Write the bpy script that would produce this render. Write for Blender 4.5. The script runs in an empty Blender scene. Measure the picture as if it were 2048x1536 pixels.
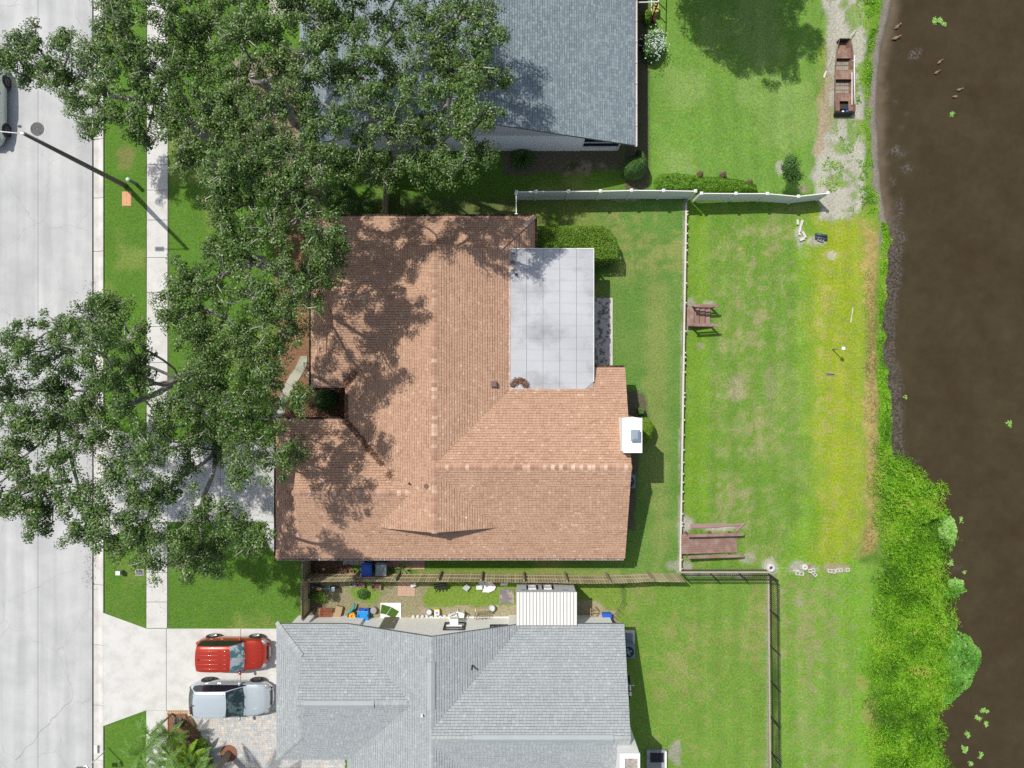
import bpy, math, random
import numpy as np
from mathutils import Vector, Matrix
R = math.radians
random.seed(7); RNG = np.random.default_rng(11)
SC = bpy.context.scene
# ---------------------------------------------------------------- camera
H = 42.0; F = 1428.0; S = 34.0            # flying height (m), focal length (px of 2048), ground px per metre
cam = bpy.data.cameras.new('camera'); camo = bpy.data.objects.new('camera', cam)
SC.collection.objects.link(camo); SC.camera = camo
cam.sensor_width = 36.0; cam.lens = 36.0*F/2048.0; cam.clip_start = 0.5; cam.clip_end = 2000
camo.location = (0, 0, H); camo.rotation_euler = (0, 0, 0)
# ---------------------------------------------------------------- world and sun
SUNV = Vector((3.68, -3.76, -8.8)).normalized()      # direction the light travels
w = bpy.data.worlds.new('World'); SC.world = w; w.use_nodes = True
nt = w.node_tree; bg = nt.nodes['Background']
sky = nt.nodes.new('ShaderNodeTexSky'); sky.sky_type = 'NISHITA'; sky.sun_disc = False
sky.sun_elevation = math.asin(-SUNV.z); sky.sun_rotation = math.atan2(-SUNV.x, -SUNV.y)
sky.air_density = 1.0; sky.dust_density = 1.5; sky.ozone_density = 1.0
hsv = nt.nodes.new('ShaderNodeHueSaturation'); hsv.inputs['Saturation'].default_value = 0.62      # hazy, paler summer sky
nt.links.new(sky.outputs[0], hsv.inputs['Color']); nt.links.new(hsv.outputs[0], bg.inputs[0]); bg.inputs[1].default_value = 0.11
sl = bpy.data.lights.new('sun', 'SUN'); sl.energy = 3.5; sl.angle = R(0.53); sl.color = (1.0, 0.955, 0.88)
so = bpy.data.objects.new('sun', sl); SC.collection.objects.link(so)
so.rotation_euler = SUNV.to_track_quat('-Z', 'Y').to_euler(); so.location = (-20, 20, 60)
SC.view_settings.view_transform = 'Standard'; SC.view_settings.look = 'None'
SC.view_settings.exposure = 0.16; SC.view_settings.gamma = 1.0
SC.view_settings.use_curve_mapping = False
SC.cycles.max_bounces = 5; SC.cycles.transparent_max_bounces = 6
SC.cycles.use_denoising = False
COL = SC.collection
# ---------------------------------------------------------------- coordinates
def P(px, py, z=0.0):
    k = (H - z)/F
    return Vector(((px-1024)*k, (768-py)*k, z))
def G(gx, gy, z=0.0):                      # ground pixel offset from the nadir, y down
    return Vector((gx/S, -gy/S, z))
# ---------------------------------------------------------------- materials
MATS = {}
def mat(name, col, rough=0.8, var=0.12, scale=3.0, col2=None, fine=0.08, fscale=60.0, bump=0.0, bscale=40.0,
        metal=0.0, spec=0.4, attr=None, ramp=None, coat=0.0, c2pos=(0.45, 0.62), sub=None):
    if name in MATS: return MATS[name]
    m = bpy.data.materials.new(name); m.use_nodes = True; MATS[name] = m
    n = m.node_tree.nodes; l = m.node_tree.links; b = n['Principled BSDF']
    b.inputs['Roughness'].default_value = rough; b.inputs['Metallic'].default_value = metal
    b.inputs['Specular IOR Level'].default_value = spec
    if coat: b.inputs['Coat Weight'].default_value = coat; b.inputs['Coat Roughness'].default_value = 0.05
    geo = n.new('ShaderNodeNewGeometry'); pos = geo.outputs['Position']
    def noise(sc, det=3.0, rough_=0.6):
        t = n.new('ShaderNodeTexNoise'); t.inputs['Scale'].default_value = sc
        t.inputs['Detail'].default_value = det; t.inputs['Roughness'].default_value = rough_
        l.new(pos, t.inputs['Vector']); return t.outputs['Fac']
    def math_(op, a, b_):
        t = n.new('ShaderNodeMath'); t.operation = op
        for i, v in enumerate((a, b_)):
            if isinstance(v, (int, float)): t.inputs[i].default_value = v
            else: l.new(v, t.inputs[i])
        return t.outputs[0]
    base = n.new('ShaderNodeRGB'); base.outputs[0].default_value = (*col, 1); out = base.outputs[0]
    if attr and ramp:
        a = n.new('ShaderNodeAttribute'); a.attribute_name = attr
        r = n.new('ShaderNodeValToRGB'); l.new(a.outputs['Fac'], r.inputs[0])
        r.color_ramp.elements[0].position = ramp[0][0]; r.color_ramp.elements[0].color = (*ramp[0][1], 1)
        r.color_ramp.elements[1].position = ramp[-1][0]; r.color_ramp.elements[1].color = (*ramp[-1][1], 1)
        for p_, c_ in ramp[1:-1]:
            e = r.color_ramp.elements.new(p_); e.color = (*c_, 1)
        out = r.outputs[0]
    elif attr:
        a = n.new('ShaderNodeAttribute'); a.attribute_name = attr; out = a.outputs['Color']
    if col2:
        r = n.new('ShaderNodeMapRange'); l.new(noise(scale, 6, 0.65), r.inputs[0])
        r.inputs[1].default_value, r.inputs[2].default_value = c2pos
        mx = n.new('ShaderNodeMix'); mx.data_type = 'RGBA'; l.new(r.outputs[0], mx.inputs[0])
        l.new(out, mx.inputs[6]); mx.inputs[7].default_value = (*col2, 1); out = mx.outputs[2]
    v = math_('MULTIPLY_ADD' if False else 'MULTIPLY', math_('SUBTRACT', noise(scale*0.7, 4), 0.5), var*2.5)
    f = math_('MULTIPLY', math_('SUBTRACT', noise(fscale, 2), 0.5), fine*2.5)
    s = math_('ADD', math_('ADD', v, f), 1.0)
    mu = n.new('ShaderNodeVectorMath'); mu.operation = 'SCALE'; l.new(out, mu.inputs[0]); l.new(s, mu.inputs['Scale'])
    l.new(mu.outputs[0], b.inputs['Base Color'])
    if bump:
        bp = n.new('ShaderNodeBump'); bp.inputs['Strength'].default_value = bump; bp.inputs['Distance'].default_value = 0.02
        l.new(noise(bscale, 3), bp.inputs['Height']); l.new(bp.outputs[0], b.inputs['Normal'])
    return m
def leafmat(name, ramp, trans=0.3, rough=0.45, spec=0.35):
    if name in MATS: return MATS[name]
    m = bpy.data.materials.new(name); m.use_nodes = True; MATS[name] = m
    n = m.node_tree.nodes; l = m.node_tree.links; b = n['Principled BSDF']
    b.inputs['Roughness'].default_value = rough; b.inputs['Specular IOR Level'].default_value = spec
    a = n.new('ShaderNodeAttribute'); a.attribute_name = 'rnd'
    r = n.new('ShaderNodeValToRGB'); l.new(a.outputs['Fac'], r.inputs[0])
    r.color_ramp.elements[0].position = ramp[0][0]; r.color_ramp.elements[0].color = (*ramp[0][1], 1)
    r.color_ramp.elements[1].position = ramp[-1][0]; r.color_ramp.elements[1].color = (*ramp[-1][1], 1)
    for p_, c_ in ramp[1:-1]:
        e = r.color_ramp.elements.new(p_); e.color = (*c_, 1)
    l.new(r.outputs[0], b.inputs['Base Color'])
    t = n.new('ShaderNodeBsdfTranslucent'); l.new(r.outputs[0], t.inputs['Color'])
    mx = n.new('ShaderNodeMixShader'); mx.inputs[0].default_value = trans
    l.new(b.outputs[0], mx.inputs[1]); l.new(t.outputs[0], mx.inputs[2])
    l.new(mx.outputs[0], n['Material Output'].inputs['Surface'])
    return m
# ---------------------------------------------------------------- object helpers
def setp(o, label=None, cat=None, group=None, kind=None):
    if label: o['label'] = label
    if cat: o['category'] = cat
    if group: o['group'] = group
    if kind: o['kind'] = kind
    return o
def thing(name, label=None, cat=None, loc=(0, 0, 0), rz=0.0, group=None, kind=None):
    o = bpy.data.objects.new(name, None); o.empty_display_size = 0.3
    COL.objects.link(o); o.location = loc; o.rotation_euler = (0, 0, rz)
    return setp(o, label, cat, group, kind)
def link(name, me, parent=None, loc=None, rz=None, kind=None, label=None):
    o = bpy.data.objects.new(name, me); COL.objects.link(o)
    if parent: o.parent = parent
    if loc is not None: o.location = loc
    if rz is not None: o.rotation_euler = (0, 0, rz) if isinstance(rz, (int, float)) else rz
    if kind: o['kind'] = kind
    if label: o['label'] = label
    return o
def dup(o, loc=None, rz=None, parent=None, label=None, scale=None):
    c = o.copy(); COL.objects.link(c)
    if parent is not None: c.parent = parent
    if loc is not None: c.location = loc
    if rz is not None: c.rotation_euler = (0, 0, rz)
    if scale: c.scale = (scale,)*3 if isinstance(scale, (int, float)) else scale
    if label: c['label'] = label
    for ch in list(o.children): dup(ch, parent=c)
    return c
class M:
    """collects vertices and faces; off is subtracted so that world coordinates can be used"""
    def __init__(s, off=(0, 0, 0)): s.v = []; s.f = []; s.a = []; s.off = Vector(off); s.cur = 0.5; s.sm = []
    def add(s, vs, fs, smooth=False):
        n = len(s.v); s.v += [Vector(q)-s.off for q in vs]
        for f in fs: s.f.append(tuple(i+n for i in f)); s.a.append(s.cur); s.sm.append(smooth)
        return s
    def box(s, x0, x1, y0, y1, z0, z1):
        return s.prism([(x0, y0), (x1, y0), (x1, y1), (x0, y1)], z0, z1)
    def obox(s, c, size, rz=0.0, rx=0.0, ry=0.0):
        m = Matrix.Rotation(rz, 3, 'Z') @ Matrix.Rotation(ry, 3, 'Y') @ Matrix.Rotation(rx, 3, 'X'); c = Vector(c)
        a, b, d = [q/2 for q in size]
        vs = [c + m @ Vector((x*a, y*b, z*d)) for z in (-1, 1) for x, y in ((-1, -1), (1, -1), (1, 1), (-1, 1))]
        return s.add(vs, [(3, 2, 1, 0), (4, 5, 6, 7), (0, 1, 5, 4), (1, 2, 6, 5), (2, 3, 7, 6), (3, 0, 4, 7)])
    def prism(s, poly, z0, z1, chamfer=0.0):
        n = len(poly); ar = sum(poly[i][0]*poly[(i+1) % n][1]-poly[(i+1) % n][0]*poly[i][1] for i in range(n))
        if ar < 0: poly = poly[::-1]
        z0f = z0 if callable(z0) else (lambda x, y: z0); z1f = z1 if callable(z1) else (lambda x, y: z1)
        vs = [(p[0], p[1], z0f(p[0], p[1])) for p in poly]+[(p[0], p[1], z1f(p[0], p[1])) for p in poly]
        fs = [tuple(range(n-1, -1, -1)), tuple(range(n, 2*n))]+[(i, (i+1) % n, n+(i+1) % n, n+i) for i in range(n)]
        return s.add(vs, fs)
    def beam(s, a, b, w_, h_):                # rectangular bar from a to b
        a = Vector(a); b = Vector(b); d = (b-a); L = d.length; d.normalize()
        u = d.cross(Vector((0, 0, 1)))
        if u.length < 1e-3: u = Vector((1, 0, 0))
        u.normalize(); v = u.cross(d)
        vs = [q + u*x*w_/2 + v*y*h_/2 for q in (a, b) for x, y in ((-1, -1), (1, -1), (1, 1), (-1, 1))]
        return s.add(vs, [(0, 1, 2, 3), (7, 6, 5, 4), (4, 5, 1, 0), (5, 6, 2, 1), (6, 7, 3, 2), (7, 4, 0, 3)])
    def loft(s, pts, rad, n=8, cap=True, flat=1.0, up=None):
        pts = [Vector(p) for p in pts]; vs = []
        pu = None
        for i, p in enumerate(pts):
            d = (pts[min(i+1, len(pts)-1)]-pts[max(i-1, 0)]).normalized()
            if pu is None:
                pu = Vector(up) if up else (Vector((0, 0, 1)) if abs(d.z) < 0.9 else Vector((1, 0, 0)))
            u = d.cross(pu)
            if u.length < 1e-4: u = d.cross(Vector((0, 1, 0)))
            u.normalize(); v = u.cross(d); pu = v
            r = rad[i] if hasattr(rad, '__len__') else rad
            ru, rv = (r if hasattr(r, '__len__') else (r, r*flat))
            vs += [p + u*math.cos(t)*ru + v*math.sin(t)*rv for t in [2*math.pi*k/n for k in range(n)]]
        fs = []
        for i in range(len(pts)-1):
            for k in range(n):
                k2 = (k+1) % n; fs.append((i*n+k, i*n+k2, (i+1)*n+k2, (i+1)*n+k))
        s.add(vs, fs, True)
        if cap:
            base = len(s.v)-len(vs)
            s.f.append(tuple(base+k for k in range(n-1, -1, -1))); s.a.append(s.cur); s.sm.append(False)
            s.f.append(tuple(base+(len(pts)-1)*n+k for k in range(n))); s.a.append(s.cur); s.sm.append(False)
        return s
    def cyl(s, c, r, z0, z1, n=16, r2=None):
        return s.loft([(c[0], c[1], z0), (c[0], c[1], z1)], [r, r if r2 is None else r2], n, up=(0, 1, 0))
    def lathe(s, c, prof, n=16, sx=1.0, sy=1.0, cap=True):
        vs = []; fs = []; c = Vector(c)
        for r, z in prof:
            vs += [c+Vector((r*sx*math.cos(2*math.pi*k/n), r*sy*math.sin(2*math.pi*k/n), z)) for k in range(n)]
        for i in range(len(prof)-1):
            for k in range(n):
                k2 = (k+1) % n; fs.append((i*n+k, i*n+k2, (i+1)*n+k2, (i+1)*n+k))
        if cap: fs.append(tuple((len(prof)-1)*n+k for k in range(n))); fs.append(tuple(range(n-1, -1, -1)))
        return s.add(vs, fs, True)
    def me(s, name, m=None):
        me = bpy.data.meshes.new(name); me.from_pydata([tuple(q) for q in s.v], [], s.f)
        if m: me.materials.append(m)
        a = me.attributes.new('rnd', 'FLOAT', 'FACE'); a.data.foreach_set('value', s.a)
        me.polygons.foreach_set('use_smooth', s.sm); me.update(); return me
    def ob(s, name, m, parent=None, bevel=0.0, kind=None, label=None, loc=None, rz=None):
        o = link(name, s.me(name, m), parent, loc, rz, kind, label)
        if bevel:
            b = o.modifiers.new('bevel', 'BEVEL'); b.width = bevel; b.segments = 2; b.limit_method = 'ANGLE'; b.angle_limit = R(35)
        return o
def npmesh(name, V, quads, m, rnd=None, smooth=False):
    me = bpy.data.meshes.new(name); nf = len(quads); k = quads.shape[1]
    me.vertices.add(len(V)); me.vertices.foreach_set('co', V.astype(np.float32).ravel())
    me.loops.add(nf*k); me.loops.foreach_set('vertex_index', quads.astype(np.int32).ravel())
    me.polygons.add(nf); me.polygons.foreach_set('loop_start', np.arange(0, nf*k, k, dtype=np.int32))
    try: me.polygons.foreach_set('loop_total', np.full(nf, k, dtype=np.int32))
    except Exception: pass
    me.update(calc_edges=True)
    if rnd is not None:
        a = me.attributes.new('rnd', 'FLOAT', 'FACE'); a.data.foreach_set('value', rnd.astype(np.float32))
    if m: me.materials.append(m)
    if smooth: me.polygons.foreach_set('use_smooth', np.ones(nf, dtype=bool))
    return me
def leaves(C, L, W, up=0.6, rnd=None, droop=0.0, outward=None, rng=RNG):
    """C (N,3) centres -> diamond quads. up: how far normals lean to the sky; L, W length and width (arrays ok)"""
    N = len(C)
    nrm = rng.normal(size=(N, 3)); nrm /= np.linalg.norm(nrm, axis=1)[:, None]
    nrm[:, 2] = np.abs(nrm[:, 2]); nrm = nrm*(1-up)+np.array([0, 0, 1])*up
    if outward is not None: nrm += outward
    nrm /= np.linalg.norm(nrm, axis=1)[:, None]
    t = rng.normal(size=(N, 3)); t -= nrm*(t*nrm).sum(1)[:, None]; t /= np.linalg.norm(t, axis=1)[:, None]
    b = np.cross(nrm, t)
    L = np.broadcast_to(np.asarray(L, float), (N,))[:, None]; W = np.broadcast_to(np.asarray(W, float), (N,))[:, None]
    V = np.stack([C-t*L/2, C+b*W/2+nrm*L*0.06, C+t*L/2, C-b*W/2+nrm*L*0.06], 1).reshape(-1, 3)
    if droop: V[:, 2] -= droop*0
    Q = np.arange(N*4).reshape(N, 4)
    if rnd is None: rnd = rng.random(N)
    return V, Q, rnd
# value noise on arrays
def vnoise(x, y, sc, seed=0):
    r = np.random.default_rng(seed); T = r.random((64, 64))
    x = x/sc+1000; y = y/sc+1000; xi = np.floor(x).astype(int); yi = np.floor(y).astype(int)
    fx = x-xi; fy = y-yi; fx = fx*fx*(3-2*fx); fy = fy*fy*(3-2*fy)
    g = lambda a, b: T[a % 64, b % 64]
    return (g(xi, yi)*(1-fx)+g(xi+1, yi)*fx)*(1-fy)+(g(xi, yi+1)*(1-fx)+g(xi+1, yi+1)*fx)*fy
def fbm(x, y, sc, seed=0, o=4):
    s = 0; a = 1; t = 0
    for i in range(o): s = s+a*vnoise(x, y, sc/2**i, seed+i*17); t += a; a *= 0.55
    return s/t
def inpoly(x, y, poly):
    ins = np.zeros(x.shape, bool); n = len(poly)
    for i in range(n):
        x1, y1 = poly[i]; x2, y2 = poly[(i+1) % n]
        c = ((y1 > y) != (y2 > y)); xx = (x2-x1)*(y-y1)/((y2-y1) if y2 != y1 else 1e-9)+x1
        ins ^= (c & (x < xx))
    return ins
def sdpoly(x, y, poly):
    d = np.full(x.shape, 1e9); n = len(poly)
    for i in range(n):
        x1, y1 = poly[i]; x2, y2 = poly[(i+1) % n]; ex, ey = x2-x1, y2-y1
        t = np.clip(((x-x1)*ex+(y-y1)*ey)/(ex*ex+ey*ey+1e-9), 0, 1)
        d = np.minimum(d, np.hypot(x-x1-ex*t, y-y1-ey*t))
    return np.where(inpoly(x, y, poly), d, -d)
def pxpoly(pts, z=0.0):                       # photo pixels -> world xy
    return [tuple(P(a, b, z)[:2]) for a, b in pts]
# shared simple materials
m_conc = mat('concrete_pale', (0.60, 0.585, 0.55), 0.9, 0.05, 1.2, (0.50, 0.485, 0.45), 0.05, 45, 0.15)
m_white = mat('white_paint', (0.80, 0.80, 0.79), 0.5, 0.03, 2, None, 0.02)
m_black = mat('black_metal', (0.02, 0.02, 0.022), 0.45, 0.05, 5)
m_dark = mat('dark_plastic', (0.03, 0.03, 0.035), 0.5, 0.05, 5)
m_steel = mat('grey_steel', (0.35, 0.36, 0.37), 0.4, 0.08, 8, metal=0.6)
# ================================================================ GROUND
SHORE = [(1796, -400), (1796, 0), (1783, 50), (1775, 90), (1768, 150), (1766, 200), (1770, 260), (1772, 330), (1780, 400), (1790, 440), (1790, 520), (1782, 600),
         (1776, 680), (1780, 740), (1794, 790), (1792, 850), (1797, 920), (1830, 950), (1878, 990), (1890, 1030), (1893, 1070), (1891, 1110),
         (1892, 1150), (1900, 1180), (1906, 1230), (1906, 1255), (1904, 1290), (1908, 1320), (1908, 1370), (1898, 1410), (1888, 1425), (1882, 1445),
         (1888, 1490), (1896, 1530), (1900, 1600), (1900, 2000)]
SHX = np.interp(np.arange(-400, 2001), [p[1] for p in SHORE], [p[0] for p in SHORE])
def shore_x(py): return np.interp(py, np.arange(-400, 2001), SHX)
def wall_x(py): return np.interp(py, [405, 1145], [1372.5, 1360.5])
def gzn(X, Y):
    """ground height, numpy"""
    px = X*S+1024; py = 768-Y*S
    low = np.zeros_like(px)
    # north of the white fence: gentle fall
    t = np.clip((px-1330)/330, 0, 1); n_ = -0.45*t*t*(3-2*t)
    mid = np.where(px > wall_x(py)+2.5, -0.45, 0.0)
    bot = np.where(px > 1540+2, -0.45, 0.0)
    b = np.clip((py-385)/18, 0, 1)
    z = np.where(py < 403, n_*(1-b)+(np.where(px > wall_x(py)+2.5, -0.45, 0.0))*b, np.where(py < 1148, mid, bot))
    bank = shore_x(py)-px
    z = z-0.55*np.clip((45-bank)/60, 0, 1)**1.5-np.clip((-bank)/60, 0, 1)*0.8
    z = np.where(px < 205, -0.30, z)
    z = z+(fbm(X, Y, 5.0, 3)-0.5)*0.05*np.clip((px-220)/40, 0, 1)
    return z
def gz(X, Y): return float(gzn(np.array([float(X)]), np.array([float(Y)]))[0])
def PG(px, py, dz=0.0):                       # photo pixel of something standing on the ground
    p = P(px, py, 0)
    for _ in range(3): p = P(px, py, gz(p.x, p.y))
    p.z += dz; return p
def axis(lo, hi, st, far):
    a = np.arange(lo, hi+st, st); o = np.array([1, 2, 4, 8, 16, 32, 64, 128, 256], float); o = o[o < far-hi]
    return np.concatenate([(lo-o)[::-1], a, hi+o])
ax = axis(-31.5, 31.5, 0.13, 300); ay = axis(-23.6, 23.6, 0.13, 300)
X, Y = np.meshgrid(ax, ay); Z = gzn(X, Y)
px = X*S+1024; py = 768-Y*S
n1 = fbm(X, Y, 2.5, 1); n2 = fbm(X, Y, 0.7, 5); n3 = fbm(X, Y, 8, 9); n4 = fbm(X, Y, 0.3, 12, 2); n5 = fbm(X*0.35, Y, 1.3, 21)
grass = np.array([0.118, 0.235, 0.024]); dryg = np.array([0.29, 0.30, 0.085]); blueg = np.array([0.130, 0.26, 0.045])
limeg = np.array([0.165, 0.31, 0.016]); yel = np.array([0.29, 0.37, 0.014]); straw = np.array([0.34, 0.255, 0.095])
sand = np.array([0.42, 0.40, 0.34]); mud = np.array([0.20, 0.175, 0.145]); dirt = np.array([0.25, 0.205, 0.145])
mulch = np.array([0.22, 0.115, 0.07]); soil = np.array([0.10, 0.08, 0.06]); roadside = np.array([0.10, 0.22, 0.02])
C = np.zeros(X.shape+(3,)); C[:] = roadside
def sm(a, lo, hi): t = np.clip((a-lo)/(hi-lo), 0, 1); return t*t*(3-2*t)
def put(maskv, col):
    global C
    C = C*(1-maskv[..., None])+col*maskv[..., None]
def region(poly, feather=8.0, rough=10.0, nz=None):
    nz_ = n2 if nz is None else nz
    xs = [p[0] for p in poly]; ys = [p[1] for p in poly]; f = feather+rough
    sel = (px > min(xs)-f) & (px < max(xs)+f) & (py > min(ys)-f) & (py < max(ys)+f)
    out = np.zeros(X.shape)
    if sel.any():
        d = sdpoly(px[sel], py[sel], poly)+(nz_[sel]-0.5)*2*rough
        out[sel] = sm(d, -feather/2, feather/2)
    return out
put(sm(n1, .45, .62)*.35*sm(px, 1000, 1100), dryg)
put(sm(n1, .55, .75)*.5, dryg*0.8+grass*0.3)
# back gardens
put(region([(1190, 400), (1372, 400), (1360, 1150), (1100, 1150), (1250, 1000)], 20, 10)*.75, blueg)
put(region([(1290, 560), (1330, 560), (1340, 1100), (1310, 1140), (1290, 900)], 30, 16)*.45, dryg)
put(region([(1200, 410), (1370, 410), (1370, 560), (1230, 560)], 40, 14)*sm(n1*.5+n4*.5, .40, .62)*.7, dryg)
put(region([(1300, -300), (1650, -300), (1650, 380), (1300, 380)], 20, 5)*.75, np.array([0.17, 0.33, 0.045]))
put(region([(1300, -300), (1650, -300), (1650, 380), (1300, 380)], 20, 5)*sm(n1, .5, .7)*.5, np.array([0.23, 0.36, 0.09]))
low = region([(1378, 402), (1640, 402), (1640, 1145), (1366, 1145)], 10, 4)
put(low*.8, limeg*0.55+blueg*0.45)
put(low*sm(n1*.35+n2*.25+n4*.4, .45, .68)*.45, np.array([0.29, 0.31, 0.11]))
put(region([(1470, 480), (1600, 430), (1610, 620), (1520, 700), (1540, 860), (1500, 1120), (1400, 1100), (1480, 860), (1450, 700)], 70, 40)*sm(n2*.45+n4*.55, .40, .70)*.50, np.array([0.34, 0.29, 0.15]))
put(region([(1378, 405), (1420, 405), (1420, 1040), (1368, 1040)], 14, 10)*.7, limeg)
yard = region([(1250, 1165), (1545, 1160), (1560, 1700), (1250, 1700)], 10, 4)
put(yard*.85, np.array([0.165, 0.30, 0.035]))
put(yard*sm(n1*.4+n2*.2+n4*.4, .45, .68)*.5, np.array([0.32, 0.28, 0.11]))
right = region([(1560, 1130), (1840, 1130), (1840, 1700), (1560, 1700)], 14, 8)
put(right*.85, np.array([0.17, 0.325, 0.035]))
put(right*sm(fbm(X*1.0, Y*.12, 1.1, 77)*.6+n4*.4, .44, .66)*.30, np.array([0.32, 0.32, 0.13]))
put(right*sm(n1*.5+n4*.5, .52, .70)*.38, np.array([0.34, 0.28, 0.15]))
# yellow and straw strips by the water
YEL = [(1630, 425), (1700, 415), (1760, 450), (1748, 560), (1742, 780), (1738, 980), (1728, 1080), (1690, 1128), (1640, 1120), (1650, 1040), (1640, 900), (1632, 700), (1630, 560)]
put(region([(1590, 430), (1770, 400), (1765, 700), (1745, 1060), (1700, 1140), (1560, 1140), (1620, 1000), (1600, 700)], 30, 16)*.6, limeg*1.15)
put(region(YEL, 64, 26, n5)*.92, yel)
put(region(YEL, 30, 10)*sm(n2*.4+n4*.6, .46, .66)*.5, np.array([0.36, 0.31, 0.06]))
put(region(YEL, 30, 10)*sm(n5*.5+n4*.5, .50, .66)*.5, np.array([0.17, 0.31, 0.02]))
put(region([(1635, 470), (1680, 470), (1675, 1100), (1645, 1100)], 24, 18)*sm(n4, .48, .66)*.5, np.array([0.40, 0.37, 0.09]))
STR = [(1722, 430), (1775, 470), (1764, 600), (1766, 760), (1766, 900), (1772, 1020), (1758, 1110), (1725, 1120), (1740, 1040), (1738, 820), (1744, 620), (1735, 520)]
put(region(STR, 24, 14)*.85, straw)
put(region(STR, 8, 14)*sm(n4, .5, .7)*.6, straw*1.25)
edge = sm(px, 1755, 1765)*sm(py, 400, 430); put(region([(1770, 420), (1800, 440), (1800, 930), (1768, 930), (1764, 600)], 6, 6)*.9, limeg*1.1)
put(region([(1785, 1040), (1790, 900), (2100, 900), (2100, 1700), (1770, 1700), (1765, 1350), (1782, 1150)], 70, 34)*.9, np.array([0.085, 0.20, 0.014]))
put(region([(1690, 1140), (1765, 1120), (1775, 1700), (1690, 1700)], 50, 30)*.6, np.array([0.16, 0.34, 0.018]))
# sandy margin at the top
SND = [(1662, -300), (1740, -300), (1750, 0), (1745, 90), (1742, 200), (1745, 300), (1752, 380), (1730, 420), (1690, 440), (1650, 430), (1640, 380), (1628, 350), (1636, 300), (1645, 240), (1655, 160), (1650, 60)]
put(region(SND, 8, 12)*.93, sand)
put(region(SND, 8, 12)*sm(n2, .5, .66)*.55, sand*0.72)
put(region([(1640, 110), (1662, 60), (1668, 240), (1650, 300), (1636, 330), (1640, 240)], 8, 10)*.75, np.array([0.33, 0.25, 0.15]))
put(region(SND, 8, 12)*sm(n2*.6+n1*.4, .53, .60)*.75*sm(px, 1655, 1690), limeg*0.95)
put(region([(1652, 20), (1664, 20), (1654, 200), (1640, 120)], 6, 5)*.8, limeg)
put(region([(1735, -300), (1780, -300), (1768, 100), (1758, 300), (1790, 420), (1740, 430), (1735, 200)], 8, 10)*sm(n2, .34, .5)*.9, limeg)
put(sm((shore_x(py)-px)+(n2-.5)*14, 26, 14)*(1-sm(py, 470, 540)), mud*1.25)
put(sm((shore_x(py)-px)+(n2-.5)*8, 6, 0), mud*.8)
# bare patches
for (a, b, ra, rb, c_, k) in [(1563, 333, 10, 16, sand, .8), (1612, 372, 14, 10, dirt, .8), (1545, 1137, 17, 18, sand, .85), (1612, 1140, 34, 14, sand*.9, .85), (1676, 1140, 32, 10, dirt*1.2, .85),
        (1645, 480, 22, 16, sand, .85), (1668, 508, 12, 8, sand, .8), (1605, 470, 9, 26, sand*.95, .7), (1385, 610, 12, 18, sand*.8, .8), (1420, 605, 18, 5, sand, .6), (1380, 655, 8, 10, sand*.8, .7),
        (1378, 1050, 14, 26, sand*.85, .9), (1430, 1057, 60, 7, sand, .85), (1500, 1120, 16, 12, sand*.9, .5), (1378, 1135, 12, 12, sand*.85, .8), (1480, 1150, 60, 7, sand*.9, .8), (1370, 1122, 6, 30, dirt*1.3, .5),
        (1478, 775, 20, 40, dirt*1.3, .5), (1545, 760, 12, 60, dirt*1.25, .35), (1410, 1148, 40, 5, sand*.9, .8), (1404, 690, 10, 7, dirt*1.3, .6), (250, 312, 22, 24, np.array([.26, .22, .08]), .6), (1344, 1130, 20, 12, sand*.8, .7), (1350, 1507, 17, 24, sand*.8, .8),
        (1603, 1210, 10, 8, mud*1.6, .6), (1700, 1336, 8, 4, dirt*1.4, .6), (1730, 1370, 20, 20, straw, .4), (1750, 1440, 22, 44, straw, .5), 
        (1250, 395, 60, 6, dirt*1.5, .9), (300, 520, 0, 0, dirt, 0)]:
    if ra: put(sm((1-np.hypot((px-a)/ra, (py-b)/rb))+(n2-.5)*1.2, 0, .35)*k, c_)
# the wall footings
put(sm(4-np.abs(px-wall_x(py)+3)+(n2-.5)*8, 0, 3)*((py > 400) & (py < 1150))*.8, sand*.85)
put(sm(5-np.abs(px-1536)+(n2-.5)*7, 0, 3)*(py > 1150)*.7, sand*.7)
# side strip between the houses, beds, litter
SIDE = [(603, 1150), (1240, 1150), (1250, 1240), (1245, 1260), (603, 1260)]
put(region(SIDE, 4, 3), np.array([0.19, 0.30, 0.035]))
put(region([(603, 1158), (860, 1165), (850, 1200), (860, 1240), (603, 1260)], 8, 14)*.85, dirt*1.15)
put(region([(690, 1165), (850, 1170), (850, 1200), (760, 1205), (700, 1195)], 8, 14)*sm(n2, .44, .6)*.85, limeg)
put(region([(603, 1165), (640, 1165), (640, 1260), (603, 1260)], 6, 6)*.8, soil*1.1)
put(region([(835, 1212), (1035, 1210), (1035, 1262), (835, 1262)], 6, 10)*.85, dirt*1.35)
put(region([(1150, 1200), (1190, 1205), (1232, 1225), (1245, 1262), (1150, 1262)], 6, 9)*.85, dirt*1.35)
put(region([(603, 1118), (705, 1118), (705, 1160), (603, 1160)], 5, 4), soil)
put(region([(835, 1140), (1240, 1140), (1240, 1160), (835, 1160)], 4, 4)*.5, dryg)
put(region([(1000, 290), (1245, 290), (1250, 335), (1150, 345), (1010, 350)], 8, 8)*.92, soil*1.3)
put(region([(1100, 320), (1210, 320), (1215, 345), (1090, 350)], 8, 10)*sm(n4, .5, .65)*.6, dirt*1.4)
put(region([(1273, -100), (1296, -100), (1298, 380), (1250, 380), (1250, 290), (1272, 290)], 4, 3)*.9, soil)
put(region([(1255, 775), (1290, 790), (1300, 850), (1280, 880), (1268, 1060), (1250, 1060)], 5, 4)*.9, soil*1.1)
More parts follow.
